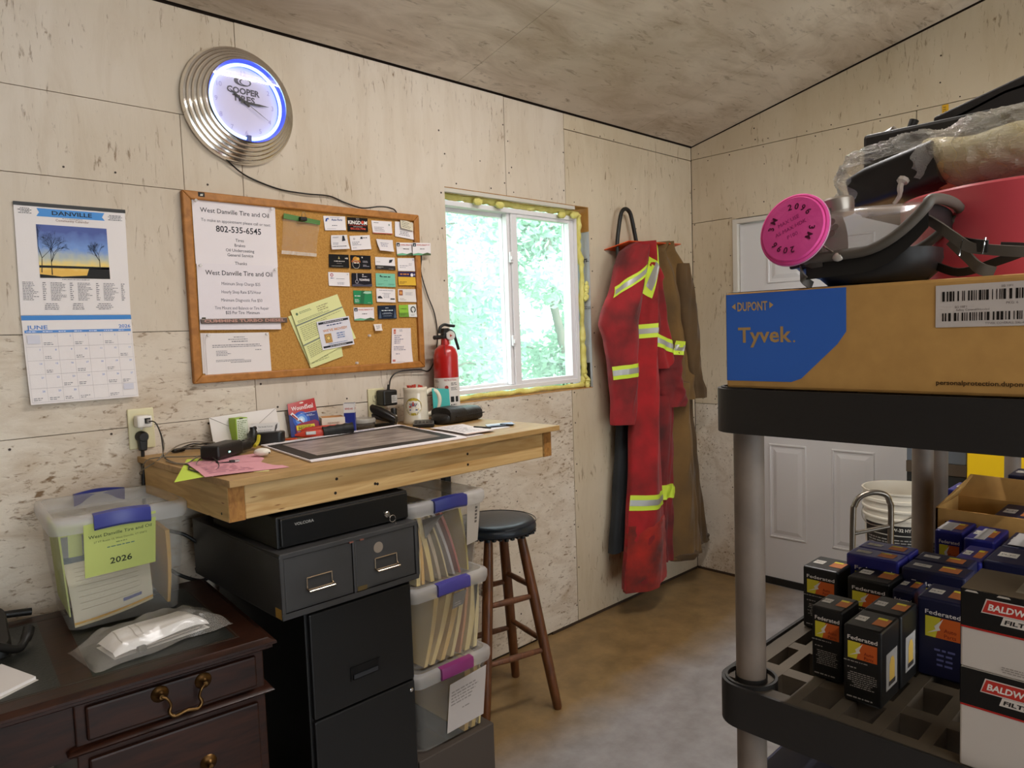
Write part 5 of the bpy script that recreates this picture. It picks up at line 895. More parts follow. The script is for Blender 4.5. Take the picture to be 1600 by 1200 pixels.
# ------------------------------------------------ clear latching totes
MILK = veil('milky_tote_wall','#d9d6cf',.11,.22,.6); LID = veil('milky_tote_lid','#dcd9d4',.24,.3,.5); RIM = veil('milky_tote_rim','#dcd8d4',.44,.3,.5)
def tote(label, P, W, D, H, hcol, group='clear latching totes', tp=.032):
    """P(u,v,z) local frame: u across the front 0..W, v back 0..D, z up"""
    t = thing('storage_tote', label, 'tote', P(W/2,D/2,0), group)
    def ring(k, z, r=.03): return [P(W/2+x, D/2+y, z) for x,y in rrect(W-2*k, D-2*k, r, 5)]
    rows = [(tp+.012,0),(tp,.008),(tp*.55,H*.5),(.012,H-.035)]
    outer = [ring(k,z) for k,z in rows]; inner = [ring(k+.002,max(z,.003)) for k,z in rows][::-1]
    m = MB().loft(outer,caps=False).loft(inner,caps=False).loft([outer[-1],inner[0]],caps=False); n = len(outer[0])
    m.add(outer[0],[tuple(reversed(range(n)))]); m.build('tote_body', MILK, t, smooth=40)
    MB().loft([ring(.006,H-.044),ring(.004,H-.044),ring(.0,H-.030),ring(.0,H-.010),ring(.004,H-.004),ring(.016,H-.002)],caps=False).build('lid_rim', RIM, t, smooth=50)
    m = MB().loft([ring(.016,H-.002),ring(.020,H-.001),ring(.03,H-.001),ring(.038,H-.007),ring(.05,H-.008)],caps=False)
    r5 = ring(.05,H-.008); m.add(r5,[tuple(range(n))]).build('lid', LID, t, smooth=40)
    for v0,s in ((0,-1),(D,1)):
        w = W*.40; m = MB(); nn = 12
        def sec(a):
            u = W/2+w*(2*a-1)/2*1.0; bow = .006+.010*math.sin(PI*a); y = v0+s*bow; zt = H-.002+.006*math.sin(PI*a)
            return [P(u,y-s*.020,zt+.001),P(u,y,zt-.001),P(u,y+s*.003,zt-.010),P(u,y+s*.002,zt-.034),P(u,y-s*.004,zt-.040),P(u,y-s*.010,zt-.034)]
        m.loft([sec(i/nn) for i in range(nn+1)]).build('latch_handle', plastic(hcol,.4), t, smooth=40)
    return t
TP = lambda u,v,z: DK(-.412+u,.335+v,ZD+z)
tote('clear tote with a lime paper label on the mahogany desk', TP, .322,.33,.300,'#3a3f8c')
lS = Surf(TP(.071,.0125,.140),TP(.232,.0125,.147),TP(.238,.0,.283),TP(.074,.0,.275)); LIME = paper('#bfc873')
sheet('label_sheet','lime green printed sheet on the front of the desk tote','paper',lS,LIME,
    [('t','#4d5a34','West Danville Tire and Oil',.5,.72,.085,'c',.88,.012),('t','#4d5a34','27 VT Route 15, West Danville, VT 05873',.5,.62,.05,'c',.74),('l','#6f7f4a',.40,.545,.62,.585,1,'c'),('t','#5f7a6a','wdtireandoil@example',.5,.47,.045,'c',.5) if 0 else ('l','#5f7a6a',.24,.475,.76,.52,1,'c'),('t','#2c3420','2026',.5,.17,.16,'c',.31,.015)],.0006)
def stand(name, label, cat, P, u, v0, v1, z0, z1, lean, th, mat, group=None, bow=0.):
    """a folder standing on edge inside a tote, seen from its narrow end"""
    m = MB(); n = 6
    m.loft([[P(u+lean*a+bow*math.sin(PI*a)+d, v, z0+(z1-z0)*a) for d,v in ((0,v0),(th*(1+.5*a),v0),(th*(1+.5*a),v1),(0,v1))] for a in [i/n for i in range(n+1)]])
    return m.build(name, mat, None, label, cat, group)
fS = lambda u0,u1,v,z0,z1,d=0: Surf(TP(u0,v,z0),TP(u1,v,z0),TP(u1,v-d,z1),TP(u0,v-d,z1))
m = MB().rect(fS(.040,.262,.225,.03,.262,.03),0,0,.2,.212,0,.004,4,4); m.build('hanging_folder', LIME, None, 'lime green folder inside the desk tote behind the label', 'folder')
stand('hanging_folder','lime green folder standing along the left side of the desk tote','folder',TP,.036,.05,.27,.04,.258,-.012,.003,LIME)
MB().rect(fS(.044,.075,.052,.19,.262,.012),0,0,.030,.07,0,.002).build('index_tab', LIME, None, 'lime green tab sheet at the upper left inside the desk tote', 'paper')
sheet('grey_folder','grey folder with a darker lower band inside the desk tote, left of the label','folder',fS(.042,.20,.210,.10,.21,.010),paper('#8f9296'),[('r','#5f6d74',0,0,1,.48)],.003)
S = Surf(TP(.045,.044,.012),TP(.225,.050,.020),TP(.250,.20,.125),TP(.045,.20,.12)); 
def curled(S, u1): return lambda a,b: S.p(a*S.w,b*S.h,.030*a*a*(1-b)+.02*math.sin(PI*b)*(1-a*.5))
for k,(c,lab) in enumerate((('#d9c9a0','manila sheaf lowest of the papers curling in the desk tote'),('#dcab4e','orange-yellow folder in the middle of the curling papers in the desk tote'),('#ded6bf','cream invoices on top of the curling papers in the desk tote'))):
    f = curled(S,1); m = MB(); m.grid(lambda a,b: f(a,b)+Vector((0,0,.006*k+.0035)),10,8).grid(lambda a,b: f(1-a,b)+Vector((0,0,.006*k)),10,8)
    pts = [(i/10,0) for i in range(11)]; m.grid(lambda a,b: f(a,0)+Vector((0,0,.006*k+.0035*b)),10,1).grid(lambda a,b: f(1,a)+Vector((0,0,.006*k+.0035*b)),8,1)
    o = m.build('paper_stack', paper(c), None, lab, 'paper', smooth=40)
    if k == 2:
        q = MB()
        for j in range(9): q.grid(lambda a,b: f(.1+.75*a,.12+.09*j+.008*b)+Vector((0,0,.0165)),8,1)
        q.build('print_lines', ink('#a59a84'), o, kind='stuff'); MB().grid(lambda a,b: f(.62+.24*a,.05+.05*b)+Vector((0,0,.0168)),4,1).build('blue_band', ink('#6a6c9a'), o)
stand('manila_folder','manila folder standing at the right end of the desk tote','folder',TP,.262,.05,.28,.02,.215,.006,.007,paper('#c79a48'),None,.004)
# bag of white cloths on the desk
FILM = veil('desk_bag_film','#e8dfd2',.20,.16,1.0)
def bgP(u,v,z): 
    a = R(11); c = DK(-.225,.20,ZD+.001); x = DU*math.cos(a)+DV*math.sin(a); y = -DU*math.sin(a)+DV*math.cos(a); return c+x*u+y*v+Vector((0,0,z))
q = random.Random(8)
def pad(a,b):
    x = -.112+.224*a; y = -.058+.108*b; k = min(1,6*min(a,1-a)+.15)*min(1,8*min(b,1-b)+.15)
    return bgP(x, y+.004*math.sin(19*x), .006+.026*k**.5+.0035*math.sin(26*x+3)*math.sin(40*y)+.004*abs(math.sin(7*b+2*a))*k)
cl_ = MB().grid(pad,36,20).grid(lambda a,b: bgP(-.112+.224*(1-a),-.058+.108*b,.003),6,4)
ss = cl_.build('gauze_pad', M('white_cloth','#e4dfda',.8,bump=(60,.2)), None, 'folded white cloth pads inside the clear bag on the desk', 'cloth', smooth=45)
for a0 in (.10,.26,.33): MB().grid(lambda u,v: pad(a0+.012*u+.03*v,.15+.7*v)+Vector((0,0,.0006)),1,10).build('fold_crease', ink('#b9b2aa'), ss)
def film(a,b):
    x = -.165+.325*a; y = (-.092+.172*b); k = min(1,4.5*min(a,1-a))*min(1,5*min(b,1-b)); q_ = abs(math.sin(23*x+31*y)*math.sin(47*y-17*x))+.6*abs(math.sin(61*x-29*y))
    return bgP(x, y*(1-.12*math.sin(9*x+1)**2)+.004*math.sin(50*x), .0015+.040*k**.6+.0055*q_*(.35+k))
bg2 = MB().grid(film,64,36).build('clear_bag', FILM, None, 'crumpled clear plastic bag of white cloths lying on the mahogany desk', 'plastic bag', smooth=12)
mm = MB().rod(bgP(-.05,-.060,.012),bgP(.085,-.056,.012),.0022,.0022,6); mm.build('steel_pin', STEEL, bg2)
MB().obox(bgP(-.055,-.062,.010),(.020,.016,.014),rotz(.3)).build('black_knob', plastic('#15130f'), bg2, bevel=.003)
S = Surf(DK(-.66,.10,ZD+.001),DK(-.47,.085,ZD+.001),DK(-.465,.150,ZD+.001),DK(-.60,.255,ZD+.001)); 
sheet('mail_envelope','white envelope with a faint orange line at the left edge of the desk','envelope',Surf(DK(-.66,.02,ZD+.001),DK(-.472,.143,ZD+.001),DK(-.525,.272,ZD+.001),DK(-.70,.16,ZD+.001)),paper('#ded8d4'),[('r','#c98a6a',.1,.78,.7,.80)],.006)
sheet('mail_envelope','second white envelope under the one with the orange line','envelope',Surf(DK(-.66,.005,ZD+.0006),DK(-.468,.135,ZD+.0006),DK(-.53,.262,ZD+.0006),DK(-.71,.14,ZD+.0006)),paper('#cfc9c4'),[],.0004)
# black desk phone at the very left
ph_ = thing('desk_phone','black desk telephone cut off by the left edge on the mahogany desk','telephone',DK(-.60,.42,ZD)); BK = plastic('#16130f',.5)
m = MB(); m.loft([[DK(-.585+x,.42+y,ZD+z+.045*(y+.09)/.18) for x,y in rrect(.17*k,.19*k,.03,4)] for z,k in ((.001,1),(.018,1),(.026,.95))]).build('base', BK, ph_, smooth=40)
MB().tube(spline([DK(-.56,.30,ZD+.055),DK(-.555,.35,ZD+.072),DK(-.55,.42,ZD+.082),DK(-.545,.48,ZD+.095),DK(-.54,.53,ZD+.10)],4),[.024]*4+[.016]*9+[.024]*4,10).build('handset', BK, ph_, smooth=50)
MB().tube(spline([DK(-.53,.30,ZD+.04),DK(-.49,.33,ZD+.012),DK(-.47,.36,ZD+.024),DK(-.462,.385,ZD+.036)],4),[.010]*8+[.013]*5,8).build('handset_cord', BK, ph_, smooth=50)
MB().tube(spline([DK(-.70,.56,ZD+.012),DK(-.60,.575,ZD+.03),DK(-.50,.585,ZD+.022),DK(-.44,.59,ZD+.014)],4),.010,8).build('thick_cable', plastic('#15120f',.5), None, 'thick black cable along the back edge of the desk', 'cable', smooth=50)
# ------------------------------------------------ cabinets under the bench
BLKM = M('black_cabinet_paint','#0e0d0c',.42,bump=(220,.03)); GRYM = M('grey_steel_paint','#474646',.4,.2,var=(5,.3,'#3a3836'),bump=(150,.02)); CHR2 = M('tarnished_chrome','#c9b8a0',.25,1)
fc = thing('filing_cabinet','tall black steel filing cabinet under the workbench','cabinet',(-2.726,-.35,0))
MB().box(-2.897,-2.555,-.618,-.06,.0,.752).build('cabinet_body', BLKM, fc, bevel=.004)
for z0,z1 in ((.455,.742),(.10,.449)):
    d_ = MB().box(-2.889,-2.563,-.632,-.612,z0,z1).build('drawer_front', BLKM, fc, bevel=.004)
    zc = z0+(z1-z0)*.30
    MB().loft([[(-2.728+x,y,zc+z) for x,z in ((-.045*k,-.018*k),(.045*k,-.018*k),(.045*k,.018*k),(-.045*k,.018*k))] for k,y in ((1.06,-.6325),(1.06,-.635),(.95,-.635),(.9,-.633))]).build('pull_bezel', M('black_pull','#080808',.3), d_, smooth=30)
    MB().prism([(-.039,-.015),(.039,-.015),(.039,-.004),(-.039,-.004)], lambda a,b: (-2.728+a,-.6335,zc+b), lambda a,b: (-2.728+a,-.6365,zc+b)).build('pull_lip', M('grey_pull','#2f3034',.3), d_)
MB().lathe([(.006,0),(.006,.004),(.004,.005)],(-2.578,-.632,.425),RY,14).build('lock', CHROME, fc)
gc = thing('card_file','grey steel two-drawer card file on top of the black filing cabinet','cabinet',(-2.757,-.37,.757))
m = MB().box(-2.972,-2.546,-.655,-.08,.757,.772).box(-2.972,-2.546,-.655,-.08,.916,.928).box(-2.972,-2.962,-.655,-.08,.772,.916).box(-2.556,-2.546,-.655,-.08,.772,.916).box(-2.763,-2.755,-.655,-.08,.772,.916).box(-2.962,-2.556,-.10,-.08,.772,.916)
m.build('case', GRYM, gc, bevel=.002)
for x0,x1 in ((-2.9605,-2.7645),(-2.7535,-2.5575)):
    d_ = MB().box(x0,x1,-.652,-.63,.774,.914).build('drawer', GRYM, gc, bevel=.002); xc = (x0+x1)/2-.002; zc = .835
    m = MB()
    for a,b in (((-.036,.016),(.036,.016)),((-.036,-.016),(-.036,.016)),((.036,-.016),(.036,.016)),((-.036,-.016),(.036,-.016))): m.rod((xc+a[0],-.654,zc+a[1]),(xc+b[0],-.654,zc+b[1]),.0018,.0018,6)
    m.build('label_frame', CHR2, d_); MB().rect(Surf((xc-.034,-.6525,zc-.014),(xc+.034,-.6525,zc-.014),(xc+.034,-.6525,zc+.014),(xc-.034,-.6525,zc+.014)),0,0,.068,.028,0).build('label_card', paper('#3a3836'), d_)
    MB().tube([(xc-.037,-.654,zc-.012),(xc-.037,-.668,zc-.017),(xc+.037,-.668,zc-.017),(xc+.037,-.654,zc-.012)],.0026,8).build('pull_bar', CHR2, d_)
MB().disc(Surf((-2.70,-.6525,.86),(-2.66,-.6525,.86),(-2.66,-.6525,.90),(-2.70,-.6525,.90)),.02,.02,.0155,0,20).build('sticker_residue', paper('#8d8072'), gc)
for x in (-2.773,-2.74): MB().box(x,x+.012,-.657,-.652,.9125,.9165).build('rust_patch', M('rust','#7a4a3c',.7), gc)
MB().rect(Surf((-2.9725,-.605,.760),(-2.9725,-.655,.760),(-2.9725,-.655,.792),(-2.9725,-.605,.792)),.012,.0,.045,.026,0).build('tape_scrap', paper('#a8823c'), gc); MB().box(-2.752,-2.722,-.6535,-.652,.774,.786).build('tape_scrap', paper('#5a4a2c'), gc)
cd = thing('cash_drawer','flat black lockable cash drawer with keys hanging from its lock','cash drawer',(-2.75,-.41,.928))
MB().box(-2.955,-2.545,-.61,-.20,.929,1.012).build('case', BLKM, cd, bevel=.003); MB().box(-2.948,-2.552,-.622,-.60,.934,1.008).build('drawer_front', M('black_drawer_front','#0b0b0b',.3), cd, bevel=.003)
vS = Surf((-2.93,-.6225,.98),(-2.83,-.6225,.98),(-2.83,-.6225,1.0),(-2.93,-.6225,1.0)); MB().text(vS,'VOLCORA',.047,.005,.0105,'c',.0003,fit=.055,bold=.02).build('lettering', ink('#9a9894'), cd)
MB().lathe([(.009,0),(.009,.004),(.007,.006)],(-2.628,-.622,.958),RY,18).build('lock', CHROME, cd, smooth=40)
MB().obox((-2.628,-.632,.958),(.003,.014,.007)).build('key', STEEL, cd); MB().tube([(-2.618+.010*math.cos(a),-.637,.946+.010*math.sin(a)) for a in [R(30*i) for i in range(12)]],.0010,6,True).build('key_ring', CHROME, cd, smooth=60)
pts = [(-2.612+.003*math.sin(i*2.1),-.640-.001*(i%2),.936-.0042*i) for i in range(14)]; MB().tube(pts,[.0013 if i%2 else .0006 for i in range(14)],6).build('bead_chain', STEEL, cd)
MB().prism([(-.006,0),(.006,0),(.005,-.014),(-.004,-.014)], lambda a,b: (-2.61+a,-.6405,.878+b), lambda a,b: (-2.61+a,-.6385,.878+b)).build('spare_key', STEEL, cd)
# ------------------------------------------------ stack of three totes with folders
X0, Y0 = -2.538, -.60
ST = []
for z0,hc,lab in ((.160,'#8a2f70','lowest tote of the stack beside the filing cabinet, purple latch, paper label'),(.427,'#4a4396','middle tote of the stack beside the filing cabinet, violet latch'),(.690,'#2d3276','top tote of the stack, dark blue latch, right under the bench')):
    P = (lambda z0: lambda u,v,z: Vector((X0+u,Y0+v,z0+z)))(z0); ST.append(P); tote(lab, P, .322,.40,.270,hc)
MB().box(-2.53,-2.22,-.59,-.21,0,.160).build('wooden_riser', M('dark_riser','#4a4038',.7), None, 'dark low block under the stack of totes', 'block', bevel=.003)
MAN = ['#d8bf86','#cfae6c','#dcc794','#c7a262','#d2b984']
def fill(P, specs, where):
    for k,(u,lean,th,c,word) in enumerate(specs):
        stand('folder', f'{word} standing in the {where}', 'folder', P, u, .035, .34, .006, .215, lean, th, paper(c), 'folders in the stacked totes', .006)
fill(ST[2], ((.045,-.010,.014,'#dcc88c','leftmost pale manila folder'),(.066,-.022,.010,'#d9ad5e','orange-tinted manila folder second from the left'),(.100,-.050,.014,'#d8bf7a','thick manila folder third from the left'),(.132,-.062,.010,'#b9a78c','greyish manila folder in the middle'),(.165,-.066,.005,'#c9b78a','thin manila folder right of the middle'),(.190,-.075,.008,'#b4aaa6','grey-white folder fifth along'),(.215,-.070,.007,'#a85a4a','brick-pink folder'),(.250,-.028,.006,'#c6b45a','yellowish folder at the far right')), 'top tote')
fill(ST[1], ((.060,.050,.012,'#cdb06e','leftmost manila folder leaning right'),(.085,.075,.016,'#dcc382','second manila folder leaning right'),(.125,.070,.016,'#d3b16c','third manila folder leaning right'),(.165,.052,.013,'#dcc890','fourth manila folder leaning right'),(.200,.040,.008,'#c9956a','brownish folder leaning right'),(.225,.038,.020,'#dcc88e','thick pale manila folder'),(.262,.012,.014,'#e0cf9c','rightmost pale manila folder')), 'middle tote')
fill(ST[0], ((.21,.01,.016,'#cfa75c','manila folder behind the label'),(.24,.02,.016,'#d9b76a','manila folder near the right side'),(.272,.004,.008,'#d8c48a','rightmost manila folder')), 'lowest tote')
P = ST[2]; S = Surf(P(.235,.016,.095),P(.285,.020,.10),P(.297,.014,.225),P(.240,.012,.225)); sheet('barcode_sheet','white sheet with a column of dark codes inside the top tote, right side','paper',S,paper('#b3a99c'),[('r','#5a534c',.62,.5+.09*k,.80,.56+.09*k) for k in range(5)],.0006)
P = ST[0]; S = Surf(P(.130,.024,.035),P(.285,.024,.040),P(.290,.006,.212),P(.135,.006,.200)); sheet('label_sheet','white typed sheet on the front of the lowest tote of the stack','paper',S,paper('#cfc6c0'),[('l','#9a918c',.06,.52,.9,.84,5),('l','#9a918c',.34,.36,.62,.42,1,'c')],.0006)
P = ST[1]; S = Surf(P(.168,.020,.165),P(.215,.020,.17),P(.23,.018,.215),P(.175,.018,.215)); sheet('index_card','dark-cornered index card tucked in the middle tote','card',S,paper('#8f8a84'),[('l','#c9c2ba',.2,.1,.8,.4,2)],.0006)
P = ST[2]; S = Surf(P(.075,.022,.150),P(.135,.022,.205),P(.15,.012,.218),P(.060,.012,.215)); sheet('plastic_sleeve','dark plastic sleeve folded under the lid of the top tote','sleeve',S,plastic('#57524c',.3),[],.001)
# ------------------------------------------------ wooden stool with a black cushion
OAKD = woody('walnut_stain','#764420','#4f2b11',(9,9,1.2),6,.4,coat=.2,bump=.05)
SX, SY = -1.908, -.29; stool = thing('bar_stool','tall brown wooden stool with a round black vinyl seat by the window wall','stool',(SX,SY,0))
uu = Vector((.076,.315,0))/.324; vv = Vector((-uu.y,uu.x,0)); SCn = Vector((SX,SY,0))
def leg(a,b,z): k = .160+(.070-.160)*z/.69; return SCn+uu*a*k+vv*b*k+Vector((0,0,z))
for a,b in ((-1,-1),(1,-1),(-1,1),(1,1)):
    MB().tube([leg(a,b,z) for z in (0,.008,.2,.45,.60,.695)],[.0145,.0175,.020,.0205,.019,.016],14).build('leg', OAKD, stool, smooth=50)
for (p,q_),zs in ((((-1,-1),(-1,1)),(.445,.235)),(((-1,-1),(1,-1)),(.482,.268)),(((-1,1),(1,1)),(.482,.268)),(((1,-1),(1,1)),(.445,.235))):
    for z in zs: MB().tube([leg(*p,z),leg(*p,z).lerp(leg(*q_,z),.5),leg(*q_,z)],[.0095,.0125,.0095],10).build('rung', OAKD, stool, smooth=50)
MB().lathe([(.12,.692),(.14,.695),(.145,.712),(.13,.714)],SCn,None,36).build('seat_board', OAKD, stool, smooth=40)
MB().lathe([(.11,.700),(.150,.701),(.158,.706),(.160,.715),(.157,.728),(.148,.738),(.120,.745),(.05,.748),(.001,.748)],SCn,None,48).build('seat_cushion', M('black_vinyl','#1d2630',.32,bump=(70,.06)), stool, smooth=60)
MB().lathe([(.1575,.735),(.1600,.737),(.1575,.739)],SCn,None,48,False).build('piping', M('black_vinyl','#1d2630',.32), stool, smooth=60)
m = MB()
for i in range(40):
    a = 2*PI*i/40; m.box(SX+.150*math.cos(a)-.006,SX+.150*math.cos(a)+.006,SY+.150*math.sin(a)-.006,SY+.150*math.sin(a)+.006,.692+.002*(i%3),.702)
m.build('skirt_gathers', M('black_vinyl','#1d2630',.32), stool, kind='stuff')
# ------------------------------------------------ clothes on the red rack
def lerp_rows(rows, t):
    z = rows[0][0]+(rows[-1][0]-rows[0][0])*t
    for a,b in zip(rows, rows[1:]):
        if z >= b[0]-1e-9: k = (a[0]-z)/(a[0]-b[0]+1e-9); k2 = k; return z, a[1]+(b[1]-a[1])*k2, a[2]+(b[2]-a[2])*k2
    return rows[-1]
def garment(name, rows, off, bulge, folds, mat, parent, seed=1, thick=.03, nu=26, nv=54, hem=None):
    q = random.Random(seed); w = [(q.uniform(.6,1.4),q.uniform(0,6),q.uniform(-1.2,1.2)) for _ in range(3)]; wr = [(q.uniform(3,9),q.uniform(14,34),q.uniform(0,6)) for _ in range(4)]
    def front(s,t,d=0.):
        z,xl,xr = lerp_rows(rows,t); env = math.sin(PI*min(max(s,0),1))**.55 if 0 < s < 1 else 0
        f = sum(math.sin(2*PI*(folds*a*s)+b+c*t*3) for a,b,c in w)/3; wk = sum(math.sin(a*s*3+b*t+c) for a,b,c in wr)/4
        return Vector((xl+(xr-xl)*s+.003*math.sin(31*t+s*5), -(off+bulge*env*(1+.55*f)+.008*wk*env+d), z))
    rings = []
    for j in range(nv+1):
        t = j/nv; fr_ = [front(i/nu,t) for i in range(nu+1)]; bk = [Vector((p.x, -(max(off-thick,.004)+.3*bulge*math.sin(PI*i/nu)), p.z)) for i,p in enumerate(fr_)][1:-1][::-1]
        rings.append(fr_+bk)
    MB().loft(rings).build(name, mat, parent, smooth=70); return front
def band(front, a, b, ht, mat, parent, name='reflective_stripe', d=.003, n=14, hs=0):
    """a sewn band from (s,t) a to b, half-height ht in t"""
    MB().grid(lambda u,v: front(a[0]+(b[0]-a[0])*u+hs*(2*v-1), a[1]+(b[1]-a[1])*u+ht*(2*v-1), d), n, 4).build(name, mat, parent, smooth=70)
def cloth(name, c, d, amt=.5, scl=6): return M(name, c, .85, var=(scl,amt,d), bump=(40,.25), sheen=.1)
REDC = cloth('red_workwear','#b0151b','#6e1412',.38,5); REDD = cloth('grimy_red_workwear','#8a1a1c','#471512',.3,6); REDO = cloth('orange_red_cuffs','#b52414','#571a10',.3,7); TANC = cloth('brown_duck_cloth','#7b5a2a','#5c4422',.5,3); TAN2 = cloth('dark_brown_duck_cloth','#5e4523','#45331b',.5,3); NAVY = cloth('charcoal_trousers','#24282b','#191c1e',.5,4)
YEL = M('lime_reflective','#cfe63c',.6); SIL = M('silver_reflective','#a9a8a0',.35,.3)
def zt(rows, z): return (rows[0][0]-z)/(rows[0][0]-rows[-1][0])
rk = thing('coat_rack','red-orange sheet steel wall rack with a bent black tube hook','coat rack',(-.61,0,1.87))
MB().hexa([(-.830,-.002,1.864),(-.40,-.002,1.864),(-.385,-.17,1.900),(-.785,-.125,1.898)],[(-.830,-.002,1.868),(-.40,-.002,1.868),(-.385,-.17,1.905),(-.785,-.125,1.903)]).build('rack_plate', M('orange_red_paint','#d8521f',.4), rk, bevel=.001)
MB().tube(spline([(-.775,-.06,1.80),(-.79,-.06,1.84),(-.782,-.05,1.90),(-.755,-.05,2.02),(-.735,-.05,2.062),(-.705,-.05,2.076),(-.672,-.05,2.062),(-.652,-.05,2.02),(-.616,-.05,1.90),(-.61,-.06,1.84)],5),.0105,10).build('tube_hook', plastic('#17140f',.5), rk, smooth=60)
MB().tube(spline([(-.79,-.06,1.845),(-.785,-.09,1.825),(-.75,-.12,1.815),(-.68,-.13,1.815)],4),.010,8).build('lower_hook', plastic('#17140f',.5), rk, smooth=60)
dk_ = thing('work_trousers','charcoal work trousers hanging behind the red coveralls','trousers',(-.81,-.09,.317))
rows_d = [(1.70,-.76,-.64),(1.40,-.80,-.66),(1.012,-.812,-.690),(.929,-.826,-.69),(.765,-.851,-.69),(.601,-.870,-.70),(.455,-.893,-.72),(.317,-.914,-.74)]
garment('trouser_leg', rows_d, .07, .03, 1.5, NAVY, dk_, 3)
tan = thing('brown_coveralls','brown canvas coveralls hanging nearest the room corner','coveralls',(-.26,-.1,.168))
rt_ = [(1.914,-.514,-.439),(1.865,-.588,-.380),(1.765,-.548,-.274),(1.660,-.492,-.221),(1.556,-.467,-.179),(1.451,-.440,-.172),(1.331,-.413,-.173),(1.207,-.402,-.185),(1.144,-.403,-.195),(1.06,-.406,-.19)]
f = garment('coverall_top', rt_, .09, .075, 1.6, TANC, tan, 5)
garment('left_leg', [(1.16,-.45,-.25),(1.010,-.445,-.245),(.781,-.445,-.22),(.561,-.44,-.205),(.364,-.44,-.175),(.25,-.44,-.16),(.170,-.435,-.15)], .10, .07, 1.2, TANC, tan, 6)
garment('right_leg', [(1.16,-.33,-.175),(1.010,-.31,-.170),(.781,-.275,-.122),(.561,-.24,-.09),(.364,-.215,-.046),(.26,-.20,-.020),(.20,-.19,-.008)], .06, .06, 1.1, TAN2, tan, 7)
garment('sleeve', [(1.80,-.41,-.33),(1.774,-.41,-.31),(1.636,-.387,-.262),(1.497,-.376,-.227),(1.348,-.334,-.223),(1.233,-.313,-.228),(1.147,-.292,-.200),(1.110,-.276,-.176),(1.063,-.270,-.165)], .165, .035, 1.3, TAN2, tan, 8)
garment('hem', [(.205,-.437,-.152),(.168,-.434,-.149)], .104, .072, 1.2, TAN2, tan, 6, nv=3); garment('hem', [(.235,-.198,-.012),(.198,-.19,-.006)], .064, .062, 1.1, TAN2, tan, 7, nv=3)
red = thing('red_coveralls','red coveralls with lime and silver reflective stripes hanging on the rack','coveralls',(-.70,-.15,.14))
rl = [(1.898,-.733,-.671),(1.845,-.847,-.652),(1.772,-.882,-.672),(1.632,-.941,-.695),(1.549,-.998,-.705),(1.486,-1.029,-.715),(1.414,-.984,-.725),(1.295,-.964,-.74),(1.215,-.948,-.75),(1.143,-.944,-.76),(1.067,-.938,-.775),(.986,-.941,-.811)]
f = garment('left_sleeve', rl, .125, .055, 1.2, cloth('worn_red_workwear','#9e1a20','#551614',.45,5), red, 11)
t1, t2 = zt(rl,1.64), zt(rl,1.80); band(f,(.03,t1),(.96,t2),.030,YEL,red,hs=.02); band(f,(.04,t1),(.955,t2),.014,SIL,red,d=.005,hs=.01)
t1, t2 = zt(rl,1.245), zt(rl,1.262); band(f,(.01,t1),(.99,t2),.036,YEL,red); band(f,(.01,t1),(.99,t2),.015,SIL,red,d=.005)
MB().disc(Surf(f(.64,.265,.004),f(.76,.265,.004),f(.76,.225,.004),f(.64,.225,.004)),.016,.02,.018,0,14,rv=.026).build('dark_patch', ink('#2a1418'), red)
rc_ = [(1.897,-.730,-.680),(1.776,-.715,-.645),(1.639,-.743,-.640),(1.488,-.766,-.640),(1.389,-.780,-.636),(1.283,-.796,-.625),(1.152,-.810,-.598),(.972,-.834,-.597),(.823,-.846,-.592),(.650,-.859,-.589),(.475,-.885,-.570),(.350,-.902,-.564),(.242,-.919,-.562),(.150,-.925,-.560)]
f = garment('front_leg', rc_, .155, .050, 1.1, REDC, red, 12)
for z in (1.445,): band(f,(.0,zt(rc_,z)),(1,zt(rc_,z+.01)),.020,YEL,red); band(f,(.0,zt(rc_,z)),(1,zt(rc_,z+.01)),.0075,SIL,red,d=.005)
z = .575; band(f,(.0,zt(rc_,z+.012)),(1,zt(rc_,z-.008)),.022,YEL,red); band(f,(.0,zt(rc_,z+.012)),(1,zt(rc_,z-.008)),.0085,SIL,red,d=.005)
band(f,(.35,zt(rc_,1.80)),(.10,zt(rc_,1.63)),.012,YEL,red,hs=.16); band(f,(.40,zt(rc_,1.78)),(.18,zt(rc_,1.66)),.008,SIL,red,d=.006,hs=.065)
band(f,(.62,zt(rc_,1.86)),(.50,zt(rc_,1.74)),.010,YEL,red,hs=.13); band(f,(.61,zt(rc_,1.85)),(.52,zt(rc_,1.75)),.006,SIL,red,d=.006,hs=.05)
garment('cuff', [(.47,-.884,-.571),(.350,-.902,-.565),(.242,-.919,-.563),(.135,-.922,-.561)], .160, .052, 1.1, REDO, red, 12, nv=14)
rr_ = [(1.886,-.690,-.655),(1.832,-.670,-.628),(1.765,-.664,-.552),(1.721,-.658,-.517),(1.70,-.656,-.548),(1.634,-.645,-.530),(1.484,-.638,-.490),(1.400,-.632,-.462),(1.336,-.628,-.44),(1.246,-.60,-.42)]
f = garment('right_front', rr_, .135, .045, 1.5, REDC, red, 13)
band(f,(.02,zt(rr_,1.405)),(1,zt(rr_,1.335)),.055,YEL,red); band(f,(.02,zt(rr_,1.405)),(1,zt(rr_,1.335)),.022,SIL,red,d=.005)
rs = [(1.36,-.455,-.405),(1.246,-.560,-.385),(1.142,-.569,-.368),(1.122,-.562,-.338),(1.066,-.545,-.316),(1.036,-.53,-.36)]
f = garment('right_sleeve', rs, .14, .05, 1.3, REDD, red, 14); band(f,(.1,.02),(.95,.06),.11,YEL,red); band(f,(.1,.02),(.95,.06),.045,SIL,red,d=.005)
